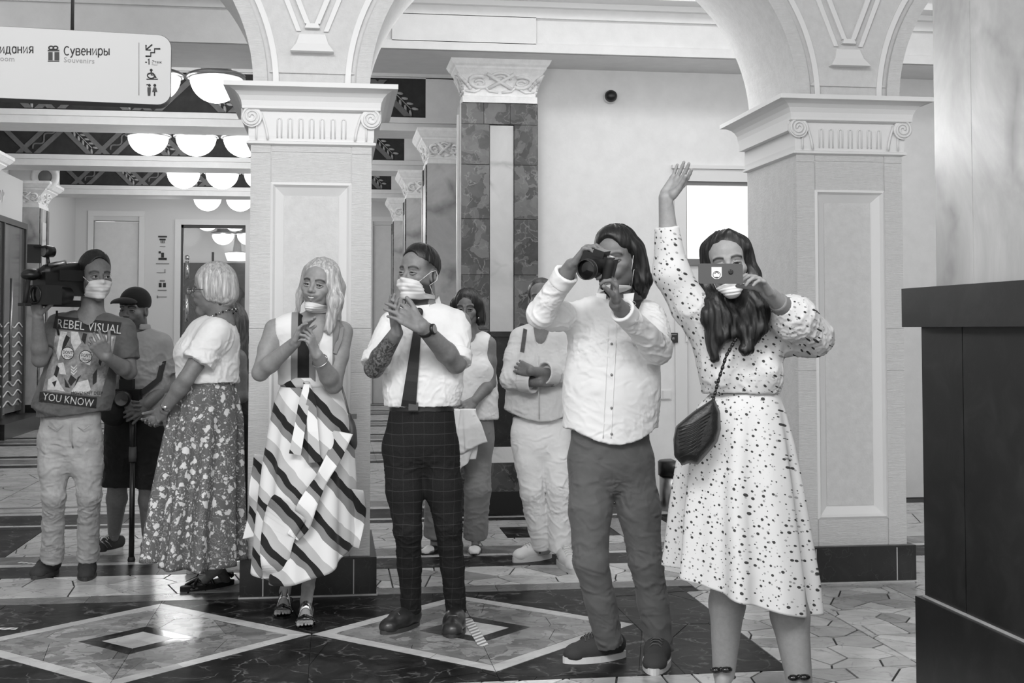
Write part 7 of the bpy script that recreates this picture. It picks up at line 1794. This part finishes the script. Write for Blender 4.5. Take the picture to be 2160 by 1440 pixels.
def p10():
    f=Fig('dark-haired woman in a dotted white dress waving and filming with a phone',4.72,1600,1478)
    J=f.J; sk=f.skin; sl,sr=J(1496,716,.0),J(1628,712,.0); hc=J(1560,900,.0); nb=J(1556,680,.03)
    H=Head(J(1536,560,-.04),nrm(-LAT*.16+TOC*.97-Z*.02),nrm(Z-LAT*.14),sc=1.02,fem=True); H.build(sk,.9); H.lids(sk,.7)
    f.neck(sk,nb,H,.046); f.torso(sk,sl,sr,hc,.14,.105,.15,LAT)
    el,wl=J(1416,575,-.03),J(1404,418,-.05); f.arm(sk,sl,el,wl,1.0); er,wr=J(1712,708,-.06),J(1622,618,-.27); f.arm(sk,sr,er,wr,1.0)
    f.hand(wl,J(1440,366,-.07),TOC*.75-LAT*.45+Z*.4,1,((.25,.15,.1),(.2,.15,.1),(.15,.1,.1),(.1,.1,.1)),(.2,.2),.95,.16)
    f.hand(wr,J(1586,570,-.33),LAT*-.75-Z*.5+TOC*.25,-TOC,(.55,.6,.6,.55),(.35,.75,.1),.98,.10)
    lk,rk=J(1538,1200,-.05),J(1655,1215,-.08); la,ra=J(1527,1418,.02),J(1690,1462,-.12)
    f.leg(sk,J(1530,930),lk,la,1.0); f.leg(sk,J(1600,930),rk,ra,1.0)
    for k_,a_,m_ in ((lk,la,1.14),(rk,ra,1.24)): k2=V(*k_)*.9+V(*a_)*.1; sk.chain([k2,V(*k_)*.66+V(*a_)*.34,a_],[.055*m_,.056*m_,.033*m_],.02)
    hl=la-Z*0; d=nrm(TOC*.9-LAT*.35)
    for a in (la,ra): h_=V(a[0],a[1],.065)-d*.03; t_=V(a[0],a[1],.012)+d*.17; B=barefoot(sk,h_,t_,a,.085); so=sole('sandal_sole',B(.45,0),B(1.05,0),.088,M['patent'],f.root,f.o,.010,0); MB().tube([B(.06,.05),B(.06,.002)],[.028,.016],10).build('heel',M['patent'],so,f.o); s=S(); s.cone(B(-.02,.048),B(.5,.012),.036,.036,.02,(Z,.3)); s.fn.append(lambda D,P:np.maximum(D,.002-P[2])); sdf_obj('arch',s,.006,M['patent'],so,f.o); \
        MB().tube([B(.02,.075,-.03),B(.30,.125,-.012),B(.36,.13,.012),B(.10,.09,.035),B(.0,.08,.0)],.009,8).build('ankle_strap',M['patent'],so,f.o); MB().ell(B(.40,.125,-.02),.022,.016,.012,10).ell(B(.38,.13,.02),.024,.016,.012,10).ell(B(.4,.13,0),.01,.01,.01,8).build('strap_bow',M['patent'],so,f.o)
    f.box((wl+J(1406,478,-.05))/2,(.09,.09,.16)); f.box(H.c,(.125,.145,.155)); f.body(M['skin_l'],tone=lambda A:H.tone(A,1.0,.35)); H.eyes(f.b,f.o,(-.2,1,0),.7)
    t=S(); f.torso(t,sl,sr,hc,.145,.115,.12,LAT,.012,dep=.68,bust=.9); t.cone(J(1562,760,0),J(1572,832,0),.155,.125,.05,(TOC,.72),ends='b')
    cu=el*.55+wl*.45*1.0; cu=J(1406,478,-.05)
    t.chain([sl,sl*.5+el*.5,el],[.066,.072,.066],.03); t.cone(el,cu,.066,.046,.03,ends='b')
    cr=er*.28+wr*.72; t.chain([sr,sr*.5+er*.5,er],[.062,.068,.076],.03); t.cone(er,er*.55+wr*.45,.080,.084,.03); t.cone(er*.55+wr*.45,cr,.084,.045,.02,ends='b')
    t.ell(nb+Z*.07,(.060,.075,.075),None,.004,True); t.cone(nb+TOC*.08,J(1542,712,-.13),.028,.006,.004,sub=True)
    zt=J(1572,828)[2]; t.fn.append(lambda D,P:np.maximum(D,zt-P[2]))
    to=sdf_obj('dress_bodice',t,.006,M['dotted'],f.root,f.o,folds([(zt+.06,.9),(er[2],1),(sl[2]-.1,.6)],.006,.12,46,61,(1,1,.5)),1)
    s=S(); d=nrm(cr-er); s.cone(cr-d*.005,cr+d*.030,.040,.036,.01,ends='ab'); sdf_obj('sleeve_cuff',s,.005,M['grey'],to,f.o)
    s=S(); s.cone(J(1572,822),J(1572,836),.122,.122,.01,(TOC,.72),ends='ab'); sdf_obj('waist_seam',s,.006,M['dotted'],to,f.o,folds([(zt,1)],.004,.3,90,5,(1,1,.2)))
    rg=[(J(1572,828),.128,.095),(J(1566,860),.160,.125),(J(1562,920),.195,.155),(J(1560,1000),.225,.18),(J(1562,1100),.248,.20),(J(1566,1180),.262,.215),(J(1566,1240),.268,.225)]
    lathe_skirt('dress_skirt',rg,M['dotted'],f.root,f.o,8,.040,hem=lambda th:-.085*np.cos(th)-.02*np.sin(th),seed=21,lat=LAT,nth=240,nz=90,sharp=.85)
    def hs(sd,H):
        H.e(sd,(0,-.018,.046),(.084,.102,.090),.01)
        for q in (-1,1): H.t(sd,(q*.064,-.004,.07),(q*.082,.0,-.05),.026,.026,.03)
        H.t(sd,(-.082,.0,-.05),(-.074,.06,-.18),.028,.044,.03); H.t(sd,(-.074,.06,-.18),(-.020,.12,-.31),.048,.026,.03); H.t(sd,(-.05,.06,-.13),(-.070,.10,-.24),.036,.036,.03); H.t(sd,(-.035,.04,-.14),(-.02,.09,-.24),.04,.03,.03)
        H.t(sd,(.082,.0,-.05),(.080,.055,-.17),.026,.042,.03); H.t(sd,(.080,.055,-.17),(.100,.10,-.33),.044,.018,.03); H.t(sd,(.05,.06,-.13),(.050,.10,-.25),.04,.032,.03); H.t(sd,(.03,.04,-.14),(.02,.07,-.2),.035,.03,.03)
        H.e(sd,(0,-.07,-.02),(.072,.05,.10),.03); H.t(sd,(-.02,.05,.115),(-.07,.03,.06),.02,.02,.02)
        H.e(sd,(.004,.135,-.035),(.066,.114,.140),.012,True)
    hairdo(H,f,'long_hair','hair_b',hs,.0055,.0032,46)
    mk=H.mask(sk,f.b,f.o,z1=-.066,z0=-.124,w=.060,tent=.010,ears=True,pl=.003)
    # phone
    c0=J(1520,577,-.345); p=empty('smartphone',c0,'dark smartphone in a case with a white round emblem sticker held up for filming','phone'); o=tuple(c0); ux_=nrm(LAT-Z*.005); up=Z; n_=TOC
    hw,hh=.078,.0355; r=.008; pts=[]
    for cx_,cz_,a0 in ((hw-r,hh-r,0),(-hw+r,hh-r,90),(-hw+r,-hh+r,180),(hw-r,-hh+r,270)):
        for k in range(6): a=R(a0+18*k); pts.append((cx_+r*math.cos(a),cz_+r*math.sin(a)))
    def slab(pts,y0,y1,mat,nm,par):
        n=len(pts); vs=[c0+ux_*x+up*z+n_*y1 for x,z in pts]+[c0+ux_*x+up*z+n_*y0 for x,z in pts]; return MB().add(vs,[tuple(range(n)),tuple(range(2*n-1,n-1,-1))]+[(i+n,(i+1)%n+n,(i+1)%n,i) for i in range(n)]).build(nm,mat,par,o)
    ph=slab(pts,-.005,.005,M['dgrey'],'phone_case',p); slab([(x*.97,z*.95) for x,z in pts],-.006,-.004,M['patent'],'screen',p)
    st=slab([(-.033,-.010),(-.022,-.019),(-.008,-.019),(.003,-.010),(.003,.023),(-.033,.023)],.005,.0062,M['white'],'sticker',ph)
    MB().tube([c0+ux_*(-.015+.013*math.cos(a))+up*(-.004+.012*math.sin(a))+n_*.0068 for a in np.linspace(0,6.28,18)],.0012,5).tube([c0+ux_*(-.022)+up*(.0)+n_*.007,c0+ux_*(-.015)+up*.006+n_*.007,c0+ux_*(-.008)+n_*.007],.0015,5).tube([c0+ux_*(-.02)-up*.013+n_*.007,c0+ux_*(-.010)-up*.013+n_*.007],.0014,5).build('emblem',M['dgrey'],st,o)
    MB().lathe([(.008,0),(.0085,.003),(.006,.0035)],c0+ux_*.035+up*.006+n_*.005,16,n_).build('phone_lens',M['patent'],ph,o)
    # handbag
    b0=J(1470,915,-.17); b=empty('crossbody_bag',b0,'black quilted crossbody bag hanging at the hip of the dotted dress','bag'); o=tuple(b0)
    P_=[(1503,843),(1514,870),(1515,905),(1508,930),(1470,976),(1452,972),(1440,978),(1424,960),(1423,925),(1428,900),(1462,872)]
    fr=[J(x,y,-.215) for x,y in P_]; bk=[J(x+3,y,-.135) for x,y in P_]; cF=sum(fr)/len(fr)+TOC*.022; cB=sum(bk)/len(bk)
    n=len(P_); mid=[(a+b_)/2+nrm((a+b_)/2-b0)*.008 for a,b_ in zip(fr,bk)]
    fi=[a*.72+cF*.28+TOC*.010 for a in fr]
    vs=fr+bk+mid+[cF,cB]+fi; fs=[]
    for i in range(n):
        k=(i+1)%n; fs+=[(i,2*n+i,2*n+k,k),(2*n+i,n+i,n+k,2*n+k),(n+i,3*n+1,n+k),(i,k,3*n+2+k,3*n+2+i),(3*n+2+i,3*n+2+k,3*n)]
    bo=MB().add(vs,fs,True).build('bag_body',plain('quilted_black_leather',.10,.4,bump=(24,.5,.01)),b,o); sb=bo.modifiers.new('s','BEVEL'); sb.width=.009; sb.segments=3; sb.limit_method='ANGLE'; sb.angle_limit=R(20)
    mb=MB()
    for k in range(9):
        u=k/8; y=900+60*u; mb.tube([J(1430+4*u,y+4,-.226-.01*math.sin(u*3)),J(1462,y-8,-.245),J(1500-20*u,y-30+4*u,-.230)],.0020,5)
    mb.build('quilting_seam',M['black'],bo,o)
    MB().tube([J(1430,902,-.19),J(1464,872,-.19),J(1502,845,-.19)],.0035,6).build('zip',M['dgrey'],bo,o)
    path=[J(1504,845,-.18),J(1516,800,-.16),J(1532,750,-.165),J(1552,715,-.15),J(1580,690,-.09),J(1598,680,-.0)]
    pts=[]
    for a,b_ in zip(path,path[1:]):
        for k in range(7): pts.append(a+(b_-a)*k/7)
    mb=MB()
    for k,(a,b_) in enumerate(zip(pts,pts[1:])):
        mb.tube([a,b_],.0042 if k%2 else .0062,6)
    mb.build('chain_strap',M['black'],b,o)
    return f,H
F10,H10=p10()
